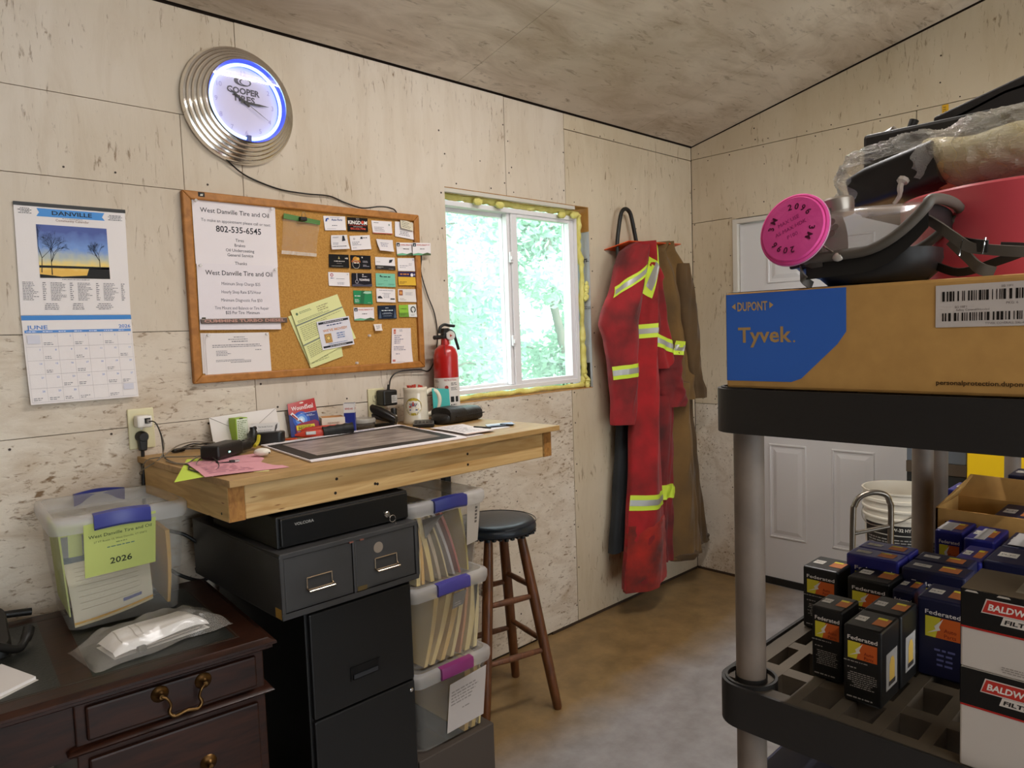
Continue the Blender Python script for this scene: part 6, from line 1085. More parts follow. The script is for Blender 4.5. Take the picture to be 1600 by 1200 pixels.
garment('back_leg', [(1.10,-.58,-.421),(.935,-.59,-.436),(.745,-.58,-.452),(.605,-.575,-.460),(.421,-.566,-.470),(.288,-.56,-.478),(.200,-.56,-.466)], .12, .04, 1.0, REDD, red, 15)
f = garment('leg_stripe', [(.622,-.578,-.455),(.545,-.575,-.458)], .127, .04, 1.0, YEL, red, 15, nv=3)

# ------------------------------------------------ plastic shelving units
RESIN = M('black_resin','#24211f',.5,bump=(90,.06)); GPOST = M('grey_resin_post','#86776a',.6,var=(14,.4,'#73665b')); DECK = M('dusty_resin_deck','#5c5040',.7,var=(7,.5,'#4a4034'))
def shelf_unit(label, x0, x1, y0, y1, deck_mat_z):
    """x0 near, x1 far; y0 left (larger y), y1 right"""
    t = thing('shelving_unit', label, 'shelf', ((x0+x1)/2,(y0+y1)/2,0), 'black plastic shelving units')
    cs = [(x0+.044,y0-.043),(x1-.044,y0-.043),(x1-.044,y1+.043),(x0+.044,y1+.043)]
    for zt_ in (.100,.505,.930,1.372):
        sh = None; cxm, cym = (x0+x1)/2, (y0+y1)/2; w, h = x1-x0, y0-y1
        o_ = [(cxm+a,cym+b) for a,b in rrect(w,h,.043,8)]; i_ = [(cxm+a,cym+b) for a,b in rrect(w-.010,h-.010,.038,8)]; n = len(o_)
        m = MB().loft([[(x,y,zt_-.064) for x,y in i_],[(x,y,zt_-.064) for x,y in o_],[(x,y,zt_) for x,y in o_],[(x,y,zt_) for x,y in i_],[(x,y,zt_-.064) for x,y in i_]],caps=False)
        sh = m.build('shelf_rim', RESIN, t, smooth=30)
        m = MB(); zd = zt_-.004      # open grate: bars both ways, holes between
        xs = [x0+.005+(x1-x0-.010)*k/9 for k in range(10)]; ys = [y0-.005-(y0-y1-.010)*k/8 for k in range(9)]
        for k,y in enumerate(ys): b = .028 if k in (0,8) else .0085; e_ = .030 if k in (0,8) else .006; m.box(x0+e_,x1-e_,max(y-b,y1+.007),min(y+b,y0-.007),zd-.045,zd-.0004*(k%2))
        for k,x in enumerate(xs): b = .030 if k in (0,9) else .0125; e_ = .030 if k in (0,9) else .006; m.box(max(x-b,x0+.007),min(x+b,x1-.007),y1+e_,y0-e_,zd-.045,zd-.0006)
        m.build('grate', DECK, t, kind='stuff')
        for x,y in cs:
            MB().lathe([(.0385,-.06),(.0385,.0022),(.0345,.0022),(.0345,-.010),(.0235,-.010),(.0235,.004)],(x,y,zt_),None,24,False).build('post_socket', RESIN, t, smooth=35)
    for x,y in cs: MB().lathe([(.0218,0),(.0218,1.318)],(x,y,0),None,24).build('post', GPOST, t, smooth=40)
    return t
shelf_unit('near black plastic shelving unit with grey posts carrying the filter cartons', -2.830,-1.945,-1.780,-2.240, 0)
shelf_unit('second black plastic shelving unit behind the near one', -1.925,-1.090,-1.780,-2.240, 0)
# ------------------------------------------------ big coverall carton on the near shelf
KRAFT = M('kraft_cardboard','#cf9f59',.75,var=(40,.1,'#c29350'))
def carton_faces(x0,x1,y0,y1,z0,z1):
    """y0 left (larger y); faces as seen from the near aisle"""
    return {'f':Surf((x0,y0,z0),(x0,y1,z0),(x0,y1,z1),(x0,y0,z1)),'r':Surf((x0,y1,z0),(x1,y1,z0),(x1,y1,z1),(x0,y1,z1)),'t':Surf((x0,y0,z1),(x0,y1,z1),(x1,y1,z1),(x1,y0,z1)),'l':Surf((x1,y0,z0),(x0,y0,z0),(x0,y0,z1),(x1,y0,z1))}
bx = MB().box(-2.82,-2.20,-2.225,-1.807,1.373,1.510).build('coverall_carton', KRAFT, None, 'long kraft cardboard carton with a blue corner panel on the top shelf', 'box', bevel=.004)
F = carton_faces(-2.82,-2.20,-1.807,-2.225,1.373,1.510); S = F['f']; BLU = '#3b70cf'
D_ = .0006
MB().poly(S,[(.002,.011),(.098,.011),(.112,.016),(.160,.062),(.171,.078),(.171,.1345),(.002,.1345)],D_).build('blue_panel', ink(BLU), bx)
T_ = F['t']; MB().poly(T_,[(.002,.003),(.171,.003),(.171,.20),(.002,.20)],.0006).build('blue_panel', ink(BLU), bx); MB().poly(F['l'],[(.30,.011),(.617,.011),(.617,.1345),(.30,.1345)],.0006).build('blue_panel', ink(BLU), bx)
m = MB(); m.text(S,'DUPONT',.042,.1105,.0175,'c',.001,fit=.045,bold=.02).poly(S,[(.0105,.117),(.0165,.1215),(.0165,.1125)],.001).poly(S,[(.0735,.117),(.0675,.1215),(.0675,.1125)],.001)
m.build('lettering', ink('#cfab70'), bx); MB().text(S,'Tyvek',.020,.066,.030,'l',.001,fit=.079,bold=.02).build('lettering', ink('#bd9a62'), bx); MB().disc(S,.1025,.0665,.0015,.001,8).build('mark', ink('#bd9a62'), bx)
lb = MB().rect(S,.274,.080,.417,.129,.0006,.0003).build('shipping_label', paper('#d3c9c2'), bx)
q = random.Random(12); m = MB()
for v0,v1,u0,u1 in ((.110,.1215,.281,.415),(.087,.0965,.281,.415)):
    u = u0
    while u < u1: w = q.choice((.0009,.0009,.0016,.0026)); m.rect(S,u,v0,min(u+w,u1),v1,.0012); u += w+q.choice((.0009,.0012,.002,.0032))
m.build('barcode', ink('#1d1714'), lb, kind='stuff')
MB().text(S,'PKG: 6',.35,.1045,.004,'c',.0012).text(S,'SG 10F1',.30,.1020,.0038,'c',.0012).text(S,'Safety Coverall/Hooded',.312,.0985,.0034,'c',.0012).text(S,'SG 10F1',.345,.1235,.0034,'c',.0012).text(S,'TYVEK COVERALL 2XL-6PK',.345,.0825,.0034,'c',.0012).build('lettering', ink('#7a6d66'), lb, kind='stuff')
MB().text(S,'personalprotection.dupont.com',.275,.0125,.0075,'l',.0008,fit=.105,bold=.02).build('lettering', ink('#4a3318'), bx)
# ------------------------------------------------ full-face respirator lying on the carton
RUB = plastic('#1b1917',.5); GRUB = M('grey_rubber','#5b544b',.55)
rp = thing('respirator','full-face respirator with a clear visor and pink filter disc lying on the kraft carton','respirator',(-2.765,-1.99,1.511))
def zrim(a): return 1.5465+.006*a+.044*max(0,a-.45)**2/.3
def lens(a,b):
    y = -1.928-.146*a; th = PI*b; zb = zrim(a); top = 1.617-.010*a
    return Vector((-2.765-.064*math.cos(th), y-.004*math.sin(th), zb+(top-zb)*math.sin(th)**.62))
VIS = veil('clear_visor','#b5aaa0',.40,.12,.9)
MB().grid(lens,24,24).build('visor', VIS, rp, smooth=80)
e0 = [lens(a/16,0) for a in range(17)]; e1 = [lens(1,b/14) for b in range(1,14)]; e2 = [lens(1-a/16,1) for a in range(17)]
MB().tube(e0+e1+e2,.0066,8).build('frame', GRUB, rp, smooth=60)
MB().loft([[Vector((-2.765+x,-1.995+y,z)) for x,y in rrect(.118*k,.150*k,.05,6)] for z,k in ((1.512,.80),(1.522,.92),(1.540,1.0),(1.552,.99))]).build('face_seal', RUB, rp, smooth=60)
MB().loft([[lens(a/12,0)+Vector((.004,0,dz)) for a in range(13)]+[lens(1,b/8)+Vector((0,.008,dz)) for b in range(1,9)] for dz in (-.004,-.014,-.026)],caps=False,closed=False).build('seal_flange', RUB, rp, smooth=60)
MB().loft([[Vector((-2.79+.050*k*math.cos(t)*1.0, y, 1.568+.048*k*math.sin(t))) for t in [2*PI*i/20 for i in range(20)]] for y,k in ((-1.950,.98),(-1.935,1.0),(-1.915,.86),(-1.900,.60))]).build('nose_housing', M('smoky_housing','#4a423b',.35), rp, smooth=60)
TZ = Matrix.Rotation(R(-8),3,'X')
MB().lathe([(.022,-.012),(.024,0),(.0245,.007),(.022,.010),(.004,.011)],(-2.775,-1.946,1.617),TZ,28).build('exhalation_cap', M('brushed_cap','#a59a8e',.3,.6), rp, smooth=40)
nF = Vector((-.972,.085,.225)).normalized(); xF = Vector((0,0,1)).cross(nF).normalized(); yF = nF.cross(xF); mF = Matrix((xF,yF,nF)).transposed(); cF = Vector((-2.838,-1.918,1.586))
PINK = M('pink_filter_felt','#ff5fb2',.8,var=(20,.25,'#f250a4'),bump=(120,.1))
MB().lathe([(.044,-.001),(.0475,-.0010),(.0485,.0006),(.0478,.0018),(.0455,.0028),(.0445,.0022),(.0425,.0052),(.028,.0068),(.001,.007)],cF,mF,48).build('filter_disc', PINK, rp, smooth=50)
MB().lathe([(.0470,-.0032),(.0490,-.0018),(.0485,.0)],cF,mF,48,False).build('disc_edge', M('pale_pink_edge','#d8a3bb',.6), rp, smooth=50)
MB().lathe([(.022,-.046),(.024,-.010)],cF,mF,24).build('bayonet', RUB, rp, smooth=40)
fS_ = Surf(cF-xF*.06-yF*.06,cF+xF*.06-yF*.06,cF+xF*.06+yF*.06,cF-xF*.06+yF*.06)
m = MB()
def ring_word(wd, a0, r, size, step):
    for k,ch_ in enumerate(wd): a = a0-step*(k-(len(wd)-1)/2); m.text(fS_,ch_,.06+r*math.cos(a),.06+r*math.sin(a),size,'c',.0074,rot=a-PI/2,bold=.02)
ring_word('2096',R(72),.0255,.0115,R(19)); ring_word('2096',R(252),.0255,.0115,R(19)); ring_word('3M',R(165),.0250,.0115,R(22)); ring_word('3M',R(-15),.0250,.0115,R(22))
m.build('lettering', ink('#5a1236'), rp)
m = MB(); 
for k,wd in enumerate(('MAX USE','AS MAX HDK','P100')): m.text(fS_,wd,.06+.004*(k-1),.068-.010*k,.0075,'c',.0074,rot=R(22))
m.build('lettering', ink('#b02f78'), rp)
def strap(pts, w, name='strap', mat=None):
    P = spline(pts,6); rows = []
    for i,p in enumerate(P):
        t = (P[min(i+1,len(P)-1)]-P[max(i-1,0)]).normalized(); s = Vector((-.25,.0,1)).normalized(); s = (s-t*s.dot(t)).normalized()
        nn = t.cross(s)*.0012; rows.append([p-s*w/2-nn,p+s*w/2-nn,p+s*w/2+nn,p-s*w/2+nn])
    MB().loft(rows).build(name, mat or GRUB, rp, smooth=40)
strap([(-2.800,-2.062,1.586),(-2.812,-2.080,1.573),(-2.815,-2.098,1.557),(-2.813,-2.112,1.545),(-2.812,-2.130,1.540),(-2.812,-2.165,1.534),(-2.80,-2.20,1.532)],.012)
strap([(-2.806,-2.092,1.555),(-2.806,-2.108,1.536),(-2.808,-2.122,1.520),(-2.80,-2.135,1.514)],.013)
strap([(-2.80,-2.10,1.552),(-2.812,-2.118,1.546),(-2.816,-2.132,1.543)],.014,'buckle',RUB)
strap([(-2.76,-2.055,1.535),(-2.765,-2.09,1.519),(-2.768,-2.13,1.528),(-2.766,-2.16,1.540),(-2.775,-2.135,1.545)],.010,'strap',RUB)
for dy in (-2.104,-2.127): MB().tube([(-2.8185,dy,1.535),(-2.8185,dy-.003,1.553)],.0011,6).build('buckle_pin', CHROME, rp)
strap([(-2.818,-1.918,1.542),(-2.824,-1.921,1.532),(-2.824,-1.926,1.520),(-2.812,-1.930,1.513)],.011)
MB().obox((-2.822,-1.918,1.541),(.008,.026,.008),Matrix.Rotation(R(-6),3,'X')).build('strap_tab', RUB, rp, bevel=.002)
MB().tube(spline([(-2.830,-1.945,1.575),(-2.836,-1.955,1.562),(-2.834,-1.967,1.552)],4),.0012,6).build('clip_wire', CHROME, rp); MB().ball((-2.832,-1.972,1.546),.006,10,(.8,1.3,1)).build('clip', M('clear_clip','#c9bfb4',.15,.3), rp, smooth=60)
m = MB()
for k in range(6): a = 2*PI*k/6; m.lathe([(.0042,0),(.0042,.0008)],lens(.22,.06)+Vector((-.0045,.0085*math.cos(a),.0085*math.sin(a)+.012)),Matrix.Rotation(R(-80),3,'Y'),12)
m.build('speech_port', M('grey_port','#6d6358',.5), rp, kind='stuff')
# ------------------------------------------------ red ribbed drum and film-wrapped roll behind it
tilt = Matrix(); cR = Vector((-2.55,-2.132,1.5112)); rdm = M('red_ribbed_film','#dc5560',.3,coat=.3)
pr = [(.166,0)]+[(.1685+.0005*(k%2),.001+.0027*k) for k in range(44)]+[(.167,.120),(.160,.1215),(.158,.112),(.150,.004),(.001,.003)]
MB().lathe(pr,cR,tilt,56).build('red_drum', rdm, None, 'large red ribbed round tub tilted behind the respirator', 'tub', smooth=25)
wr = thing('wrapped_roll','crinkled clear bag around a black tray and a yellow roll, on the red tub','package',(-2.55,-2.05,1.66))
tl = Matrix.Rotation(R(-13),3,'X')
MB().loft([[Vector((-2.56,-1.962,1.672))+tl@Vector((x*k,y,z*k2)) for x,z in rrect(.13,.062,.012,4)] for y,k,k2 in ((-.062,1.0,1.0),(.03,1.0,.95),(.060,.92,.80))]).build('black_tray', plastic('#2a2623',.45), wr, smooth=40)
q = random.Random(4)
MB().grid(lambda a,b: Vector((-2.56+.058*math.cos(2*PI*b)*(1+.05*math.sin(9*a)), -2.000-.30*a, 1.690+.035*math.sin(2*PI*b)+.004*math.sin(17*a+5*b))),24,20,False,True).build('yellow_roll', M('pale_yellow_fluff','#ece5bd',.85,var=(9,.5,'#dcca90'),stretch=(1,1,3),bump=(40,.6)), wr, smooth=60)
FILM2 = veil('crinkled_film','#f6f1e6',.42,.10,1.0); nt_ = FILM2.node_tree; n_ = nt_.nodes.new('ShaderNodeTexNoise'); n_.inputs['Scale'].default_value = 34; n_.inputs['Detail'].default_value = 4; n_.inputs['Distortion'].default_value = 1.5; b_ = nt_.nodes.new('ShaderNodeBump'); b_.inputs['Strength'].default_value = 1; b_.inputs['Distance'].default_value = .02
nt_.links.new(n_.outputs[0], b_.inputs['Height']); nt_.links.new(b_.outputs[0], nt_.nodes['Principled BSDF'].inputs['Normal'])
from mathutils import noise
def wrapf(a,b):
    y = -1.882-.41*a; th = 2*PI*b; k = min(1,.55+7*a); neck = 1-.22*math.exp(-((a-.36)/.05)**2)
    rx, rz = (.080,.043) if a < .33 else (.074,.046)
    d = Vector((rx*math.cos(th)*k*neck, 0, rz*math.sin(th)*k*neck)); c = Vector((-2.563, y, 1.674+.066*min(a,.33)))
    q = (c+d)*Vector((1,1,1)).length; n1 = 1-2*abs(noise.noise(Vector((c+d))*26)); n2 = 1-2*abs(noise.noise(Vector((c+d))*55+Vector((7,3,1))))
    return c+d*(1+.13*n1+.09*n2)+Vector((0,.006*n2,.0))
fm = MB().grid(wrapf,150,96,False,True)      # the film is torn open under the front of the tray
fm.f = [f for k,f in enumerate(fm.f) if not (.09 < (k//96 if 0 else (k%150)/150) < .30 and 165 < 360*(k//150)/96 < 285)]
fm.build('crinkled_film', FILM2, wr, smooth=8)
MB().tube(spline([(-2.63,-1.985,1.665),(-2.635,-1.982,1.655),(-2.632,-1.980,1.642),(-2.63,-1.972,1.632)],4),[.008]*3+[.004]*4+[.003]*6,8).build('twisted_tail', veil('twisted_film','#e6ded0',.6,.15,.8), wr, smooth=30)
GSC = M('dark_grey_plastic','#45403e',.5)
gs = thing('plastic_scoop','dark grey curved plastic sheet lying on top behind the wrapped roll','plastic sheet',(-2.35,-2.03,1.78))
MB().loft([[Vector((-2.36+.02*math.cos(PI*i/10)*0+.10*(i/10-.5), y, zc-.020*(2*i/10-1)**2*k+ (0 if s else -.003))) for i in range(11)]+[Vector((-2.36+.10*(i/10-.5), y, zc-.020*(2*i/10-1)**2*k-.004)) for i in range(10,-1,-1)] for y,zc,k,s in ((-1.955,1.800,1,1),(-2.0,1.815,1.1,1),(-2.06,1.838,1.2,1),(-2.11,1.845,1.2,1))]).build('sheet', GSC, gs, smooth=40)
MB().hexa([(-2.41,-1.958,1.775),(-2.31,-1.958,1.775),(-2.31,-2.13,1.775),(-2.41,-2.13,1.775)],[(-2.41,-1.96,1.797),(-2.31,-1.96,1.797),(-2.31,-2.085,1.832),(-2.41,-2.085,1.832)]).build('folded_underside', M('dark_grey_plastic_inner','#2b2726',.5), gs, bevel=.003)
hk_ = thing('black_hook','black curved hook with a grey edge behind the wrapped roll','hook',(-2.38,-1.875,1.75))
MB().tube(spline([(-2.37,-1.850,1.757),(-2.365,-1.862,1.782),(-2.36,-1.884,1.796)],5),[.009]*3+[.012]*8,10).build('hook_arm', BLACK, hk_, smooth=50); MB().tube([(-2.372,-1.884,1.803),(-2.37,-1.892,1.795),(-2.37,-1.893,1.782)],.004,8).build('grey_edge', plastic('#b0a698'), hk_, smooth=50)
MB().rod((-2.36,-1.902,1.785),(-2.355,-1.909,1.800),.0035).rod((-2.355,-1.909,1.800),(-2.352,-1.913,1.812),.007,.008).build('spray_nozzle', BLACK, None, 'small black spray nozzle sticking up beside the hook', 'nozzle', smooth=40)
MB().box(-2.50,-2.25,-2.20,-1.88,1.6335,1.770).build('dark_case', plastic('#2a2725',.5), None, 'dark plastic case hidden behind the wrapped roll', 'case', bevel=.006)
MB().box(-2.42,-2.21,-2.22,-1.83,1.5105,1.6595).build('brown_carton', KRAFT, None, 'plain brown carton under the dark case behind the red tub', 'box', bevel=.003) if 0 else None
# ------------------------------------------------ oil filter cartons on the lower shelf
ZS = .9275
BLKC = M('black_carton','#121110',.4); BLUC = M('navy_carton','#1f2170',.4); BLUD = M('dark_navy_carton','#161838',.45)
def badge(o, S, u0, v0, u1, v1, word=True):
    w, h = S.w, S.h; d = .0005
    a = MB().rect(S,u0*w,v0*h,u1*w,v1*h,d); a.build('label_orange', ink('#d9662a'), o); 
    MB().poly(S,[(u0*w,v0*h),((u0+.30*(u1-u0))*w,v0*h),((u0+.45*(u1-u0))*w,v1*h),(u0*w,v1*h)],d+.0002).build('label_yellow', ink('#e0d23c'), o)
    MB().poly(S,[((u0+.05*(u1-u0))*w,(v0+.15*(v1-v0))*h),((u0+.30*(u1-u0))*w,(v0+.40*(v1-v0))*h),((u0+.26*(u1-u0))*w,(v0+.55*(v1-v0))*h),((u0+.52*(u1-u0))*w,(v0+.98*(v1-v0))*h),((u0+.40*(u1-u0))*w,(v0+.55*(v1-v0))*h),((u0+.44*(u1-u0))*w,(v0+.40*(v1-v0))*h)],d+.0004).build('lightning_mark', ink('#efe6d8'), o)
    MB().text(S,'Auto',(u0+.72*(u1-u0))*w,(v0+.34*(v1-v0))*h,.26*(v1-v0)*h,'c',d+.0004).text(S,'Parts',(u0+.72*(u1-u0))*w,(v0+.08*(v1-v0))*h,.26*(v1-v0)*h,'c',d+.0004).build('lettering', ink('#8a2a1c'), o)
    if word: MB().text(S,'Federated',(u0+u1)/2*w,(v1+.025)*h,.17*(v1-v0)*h+.004,'c',d,fit=(u1-u0)*w*1.02,bold=.015).build('lettering', ink('#ece6e0'), o)
def filter_box(label, x0, x1, y0, y1, h, mat, small=True, side=False, z=ZS, top=True, bev=.0035):
    o = MB().box(x0,x1,y1,y0,z,z+h).build('filter_carton', mat, None, label, 'box', 'oil filter cartons', bevel=bev)
    F = carton_faces(x0,x1,y0,y1,z,z+h); S = F['f']
    if small:
        badge(o,S,.13,.58,.90,.80)
        MB().lines(S,.02*S.w,.525*S.h,.98*S.w,.555*S.h,1,3,.0006).lines(S,.12*S.w,.44*S.h,.5*S.w,.475*S.h,1,4,.0006).lines(S,.12*S.w,.20*S.h,.9*S.w,.41*S.h,8,5,.0006,al='c').lines(S,.10*S.w,.05*S.h,.85*S.w,.09*S.h,1,6,.0006).build('small_print', ink('#a8a29c'), o, kind='stuff')
    else: badge(o,S,.18,.52,.88,.78); MB().lines(S,.3*S.w,.15*S.h,.85*S.w,.40*S.h,4,9,.0006,al='r').build('small_print', ink('#6a6ca0'), o, kind='stuff')
    if top:
        T = F['t']; lg = (.60,.30,.95,.72) if small else (.55,.25,.85,.75)
        MB().rect(T,lg[0]*T.w,lg[1]*T.h,lg[2]*T.w,lg[3]*T.h,.0005).build('label_orange', ink('#b0693a'), o); MB().rect(T,lg[0]*T.w,.62*T.h,(lg[2]-.1)*T.w,.72*T.h,.0008).build('label_yellow', ink('#d8c83c'), o)
        MB().rect(T,.12*T.w,.35*T.h,.40*T.w,.62*T.h,.0005).build('part_number_label', paper('#c9c2b8'), o); MB().text(T,'PF51' if small else 'PL30',.26*T.w,.44*T.h,.10*T.h,'c',.0009).build('lettering', ink('#2a2622'), o)
    if side:
        S = F['r']; MB().rect(S,.25*S.w,.18*S.h,.85*S.w,.66*S.h,.0005).build('picture_panel', paper('#9a948e'), o)
        MB().poly(S,[(.42*S.w,.28*S.h),(.70*S.w,.28*S.h),(.70*S.w,.50*S.h),(.62*S.w,.58*S.h),(.50*S.w,.58*S.h),(.42*S.w,.50*S.h)],.0008).build('filter_picture', ink('#c9a24a'), o); MB().rect(S,.38*S.w,.22*S.h,.74*S.w,.28*S.h,.0008).build('filter_picture', ink('#3a3430'), o)
    return o
filter_box('frontmost black filter carton with a yellow-orange badge, alone at the front right',-2.756,-2.684,-1.948,-1.999,.110,BLKC,True,True)
filter_box('black filter carton directly behind the frontmost one, mostly its top showing',-2.680,-2.610,-1.948,-2.000,.110,BLKC,True,True)
filter_box('black filter carton left of the frontmost one in the front row',-2.718,-2.652,-1.886,-1.932,.110,BLKC)
filter_box('black filter carton at the far left of the shelf beside the post',-2.549,-2.477,-1.797,-1.858,.110,BLKC)
filter_box('black filter carton second from the left in the back row of black ones',-2.556,-2.474,-1.876,-1.942,.110,BLKC)
filter_box('dark navy small carton wedged between the black and the blue cartons',-2.555,-2.48,-1.946,-1.978,.105,BLUD)
filter_box('bright blue filter carton with white number label, nearer of the lit pair',-2.494,-2.444,-1.850,-1.936,.130,BLUC,False)
filter_box('bright blue filter carton with white number label, farther of the lit pair',-2.442,-2.390,-1.850,-1.936,.130,BLUC,False)
filter_box('dark blue filter carton right of the nearer lit blue one',-2.494,-2.437,-1.940,-2.034,.124,BLUD,False)
filter_box('dark blue filter carton right of the farther lit blue one',-2.434,-2.380,-1.940,-2.024,.124,BLUD,False)
filter_box('blue filter carton in front, left of the black and white stacked cartons',-2.606,-2.53,-1.998,-2.064,.120,BLUD,False)
filter_box('dark blue flat carton behind the black and white stack',-2.370,-2.265,-2.030,-2.130,.124,BLUD,False)
filter_box('blue carton lying under the right dark blue one, thin lit edge showing',-2.375,-2.27,-1.985,-2.028,.118,BLUC,False)
filter_box('small blue carton with a grey top beside the rear post, left of three',-2.222,-2.125,-1.913,-1.962,.124,BLUC,False)
filter_box('blue carton with a white label strip on top, middle of the three at the rear',-2.250,-2.14,-1.970,-2.020,.124,BLUC,False)
filter_box('blue carton with a white label strip on top, right of the three at the rear',-2.255,-2.14,-2.030,-2.085,.122,BLUD,False)
for i,(x0,x1,y0,y1) in enumerate(((-2.215,-2.15,-1.916,-1.94),(-2.245,-2.16,-1.985,-2.002),(-2.25,-2.16,-2.040,-2.066))): MB().box(x0,x1,y1,y0,ZS+.1243,ZS+.1250).build('label_strip', paper('#b9b4b2'), None, ('white label strip stuck across the left rear blue carton','white label strip stuck across the middle rear blue carton','white label strip stuck across the right rear blue carton')[i], 'label')
q = random.Random(9)
LOWL = ['dark carton on the shelf below the filters, front row leftmost','dark carton on the shelf below the filters, front row second','dark carton on the shelf below the filters, front row third','dark carton on the shelf below the filters, front row rightmost','navy carton on the shelf below the filters, back row leftmost','navy carton on the shelf below the filters, back row second','navy carton on the shelf below the filters, back row third','navy carton on the shelf below the filters, back row rightmost']
for i in range(8): x = -2.755+.29*(i//4); y = -1.80-.105*(i%4); MB().box(x,x+.28,y-.10,y,.5035,.5035+q.uniform(.22,.28)).build('stock_carton', BLUD if i%3 == 0 else BLKC, None, LOWL[i], 'box', 'cartons on the shelf below', bevel=.003)
# open brown carton of filters
oc = thing('open_carton','open brown cardboard carton of filter boxes at the back of the lower shelf','box',(-2.06,-2.05,ZS))
m = MB(); x0,x1,y0,y1,z1 = -2.125,-1.975,-1.888,-2.168,1.072
m.box(x0,x0+.004,y1,y0,ZS,z1).box(x1-.004,x1,y1,y0,ZS,z1).box(x0,x1,y0-.004,y0,ZS,z1).box(x0,x1,y1,y1+.004,ZS,z1).box(x0,x1,y1,y0,ZS,ZS+.004)
m.build('carton_wall', KRAFT, oc); 
MB().hexa([(x0,y0,z1),(x1,y0,z1),(x1,y0-.003,z1),(x0,y0-.003,z1)],[(x0+.02,y0-.035,z1+.045),(x1-.01,y0-.03,z1+.05),(x1-.01,y0-.033,z1+.048),(x0+.02,y0-.038,z1+.043)]).build('flap', KRAFT, oc); MB().hexa([(x1-.003,y0,z1),(x1,y0,z1),(x1,y1,z1),(x1-.003,y1,z1)],[(x1+.02,y0-.02,z1+.045),(x1+.023,y0-.02,z1+.045),(x1+.023,y1,z1+.04),(x1+.02,y1,z1+.04)]).build('flap', KRAFT, oc)
S = Surf((x0,y0,ZS),(x0,y1,ZS),(x0,y1,z1),(x0,y0,z1)); MB().text(S,'Federated',.055,.105,.020,'c',.0006,fit=.075,bold=.03).build('lettering', ink('#3a2614'), oc)
for k,(ya,yb) in enumerate(((-1.985,-2.06),(-2.065,-2.14),(-2.142,-2.162))): filter_box(('dark filter box in the open brown carton, leftmost','dark filter box in the open brown carton, middle one','dark filter box in the open brown carton, rightmost')[k],-2.118,-1.985,ya,yb,.136,BLUD,False,z=ZS+.0045)
filter_box('blue filter carton on the second unit, peeping over the open brown carton',-1.80,-1.70,-1.822,-1.905,.118,BLUC,False); filter_box('dark navy carton stacked high at the right on the second unit',-1.80,-1.70,-1.946,-2.02,.168,BLUD,False)
filter_box('dark navy carton low beside the stacked one on the second unit',-1.81,-1.70,-1.912,-1.944,.140,BLUD,False)
# black and white stacked cartons at the right edge
WHC = M('white_carton','#cfc5bb',.6)
for z0,z1,lab in ((ZS,1.0495,'lower of two white cartons with a black top band and red badge'),(1.050,1.145,'upper of two white cartons with a black top band and red badge')):
    o = MB().box(-2.82,-2.73,-2.232,-2.110,z0,z1).build('filter_case', WHC, None, lab, 'box', 'black and white filter cases', bevel=.002)
    F = carton_faces(-2.82,-2.73,-2.110,-2.232,z0,z1); S = F['f']; h = S.h; b0 = h-.0445
    MB().rect(S,.0005,b0,S.w-.0005,h,.0004).build('black_band', ink('#15120f'), o); MB().rect(S,.0005,b0-.0022,S.w-.0005,b0,.0005).build('red_line', ink('#b3241c'), o)
    MB().rect(F['l'],.0005,b0,F['l'].w-.0005,h,.0004).build('black_band', ink('#15120f'), o)
    sh_ = .006; c = [(.022,b0+.021),(.076,b0+.021),(.081,b0+.036),(.027,b0+.036)]
    MB().poly(S,[(a-.0012*(1 if i in (0,3) else -1), b+.0012*(1 if i > 1 else -1)) for i,(a,b) in enumerate(c)],.0006).poly(S,[(.040,b0+.0095),(.082,b0+.0095),(.085,b0+.0195),(.043,b0+.0195)],.0006).build('badge_white', ink('#dcd2c8'), o)
    MB().poly(S,c,.0008).build('badge_red', ink('#c2352a'), o)
    MB().text(S,'BALDWIN',.0505,b0+.0245,.0105,'c',.0010,fit=.046,bold=.03,shear=.2).build('lettering', ink('#efe6de'), o); MB().text(S,'FILTERS',.062,b0+.0118,.0068,'c',.0009,fit=.036,bold=.03,shear=.2).build('lettering', ink('#221e1a'), o)
    MB().lines(S,.035,.004,.075,.012,3,3,.0005,al='c').build('small_print', ink('#9a9088'), o, kind='stuff')
    if z1 > 1.1:
        T = F['t']; MB().rect(T,.0,.0,T.w,T.h,.0003).build('brown_tape', ink('#6a5c4a'), o); MB().rect(T,.05,.02,.12,.07,.0006).build('part_number_label', paper('#9a8f7c'), o)
        m = MB()
        for k in range(3): m.poly(S,[(.004+.032*k,h-.003),(.018+.032*k,h-.003),(.016+.032*k,h-.0008),(.006+.032*k,h-.0008)],.0006)
        m.build('white_dashes', ink('#c9bfb2'), o, kind='stuff')
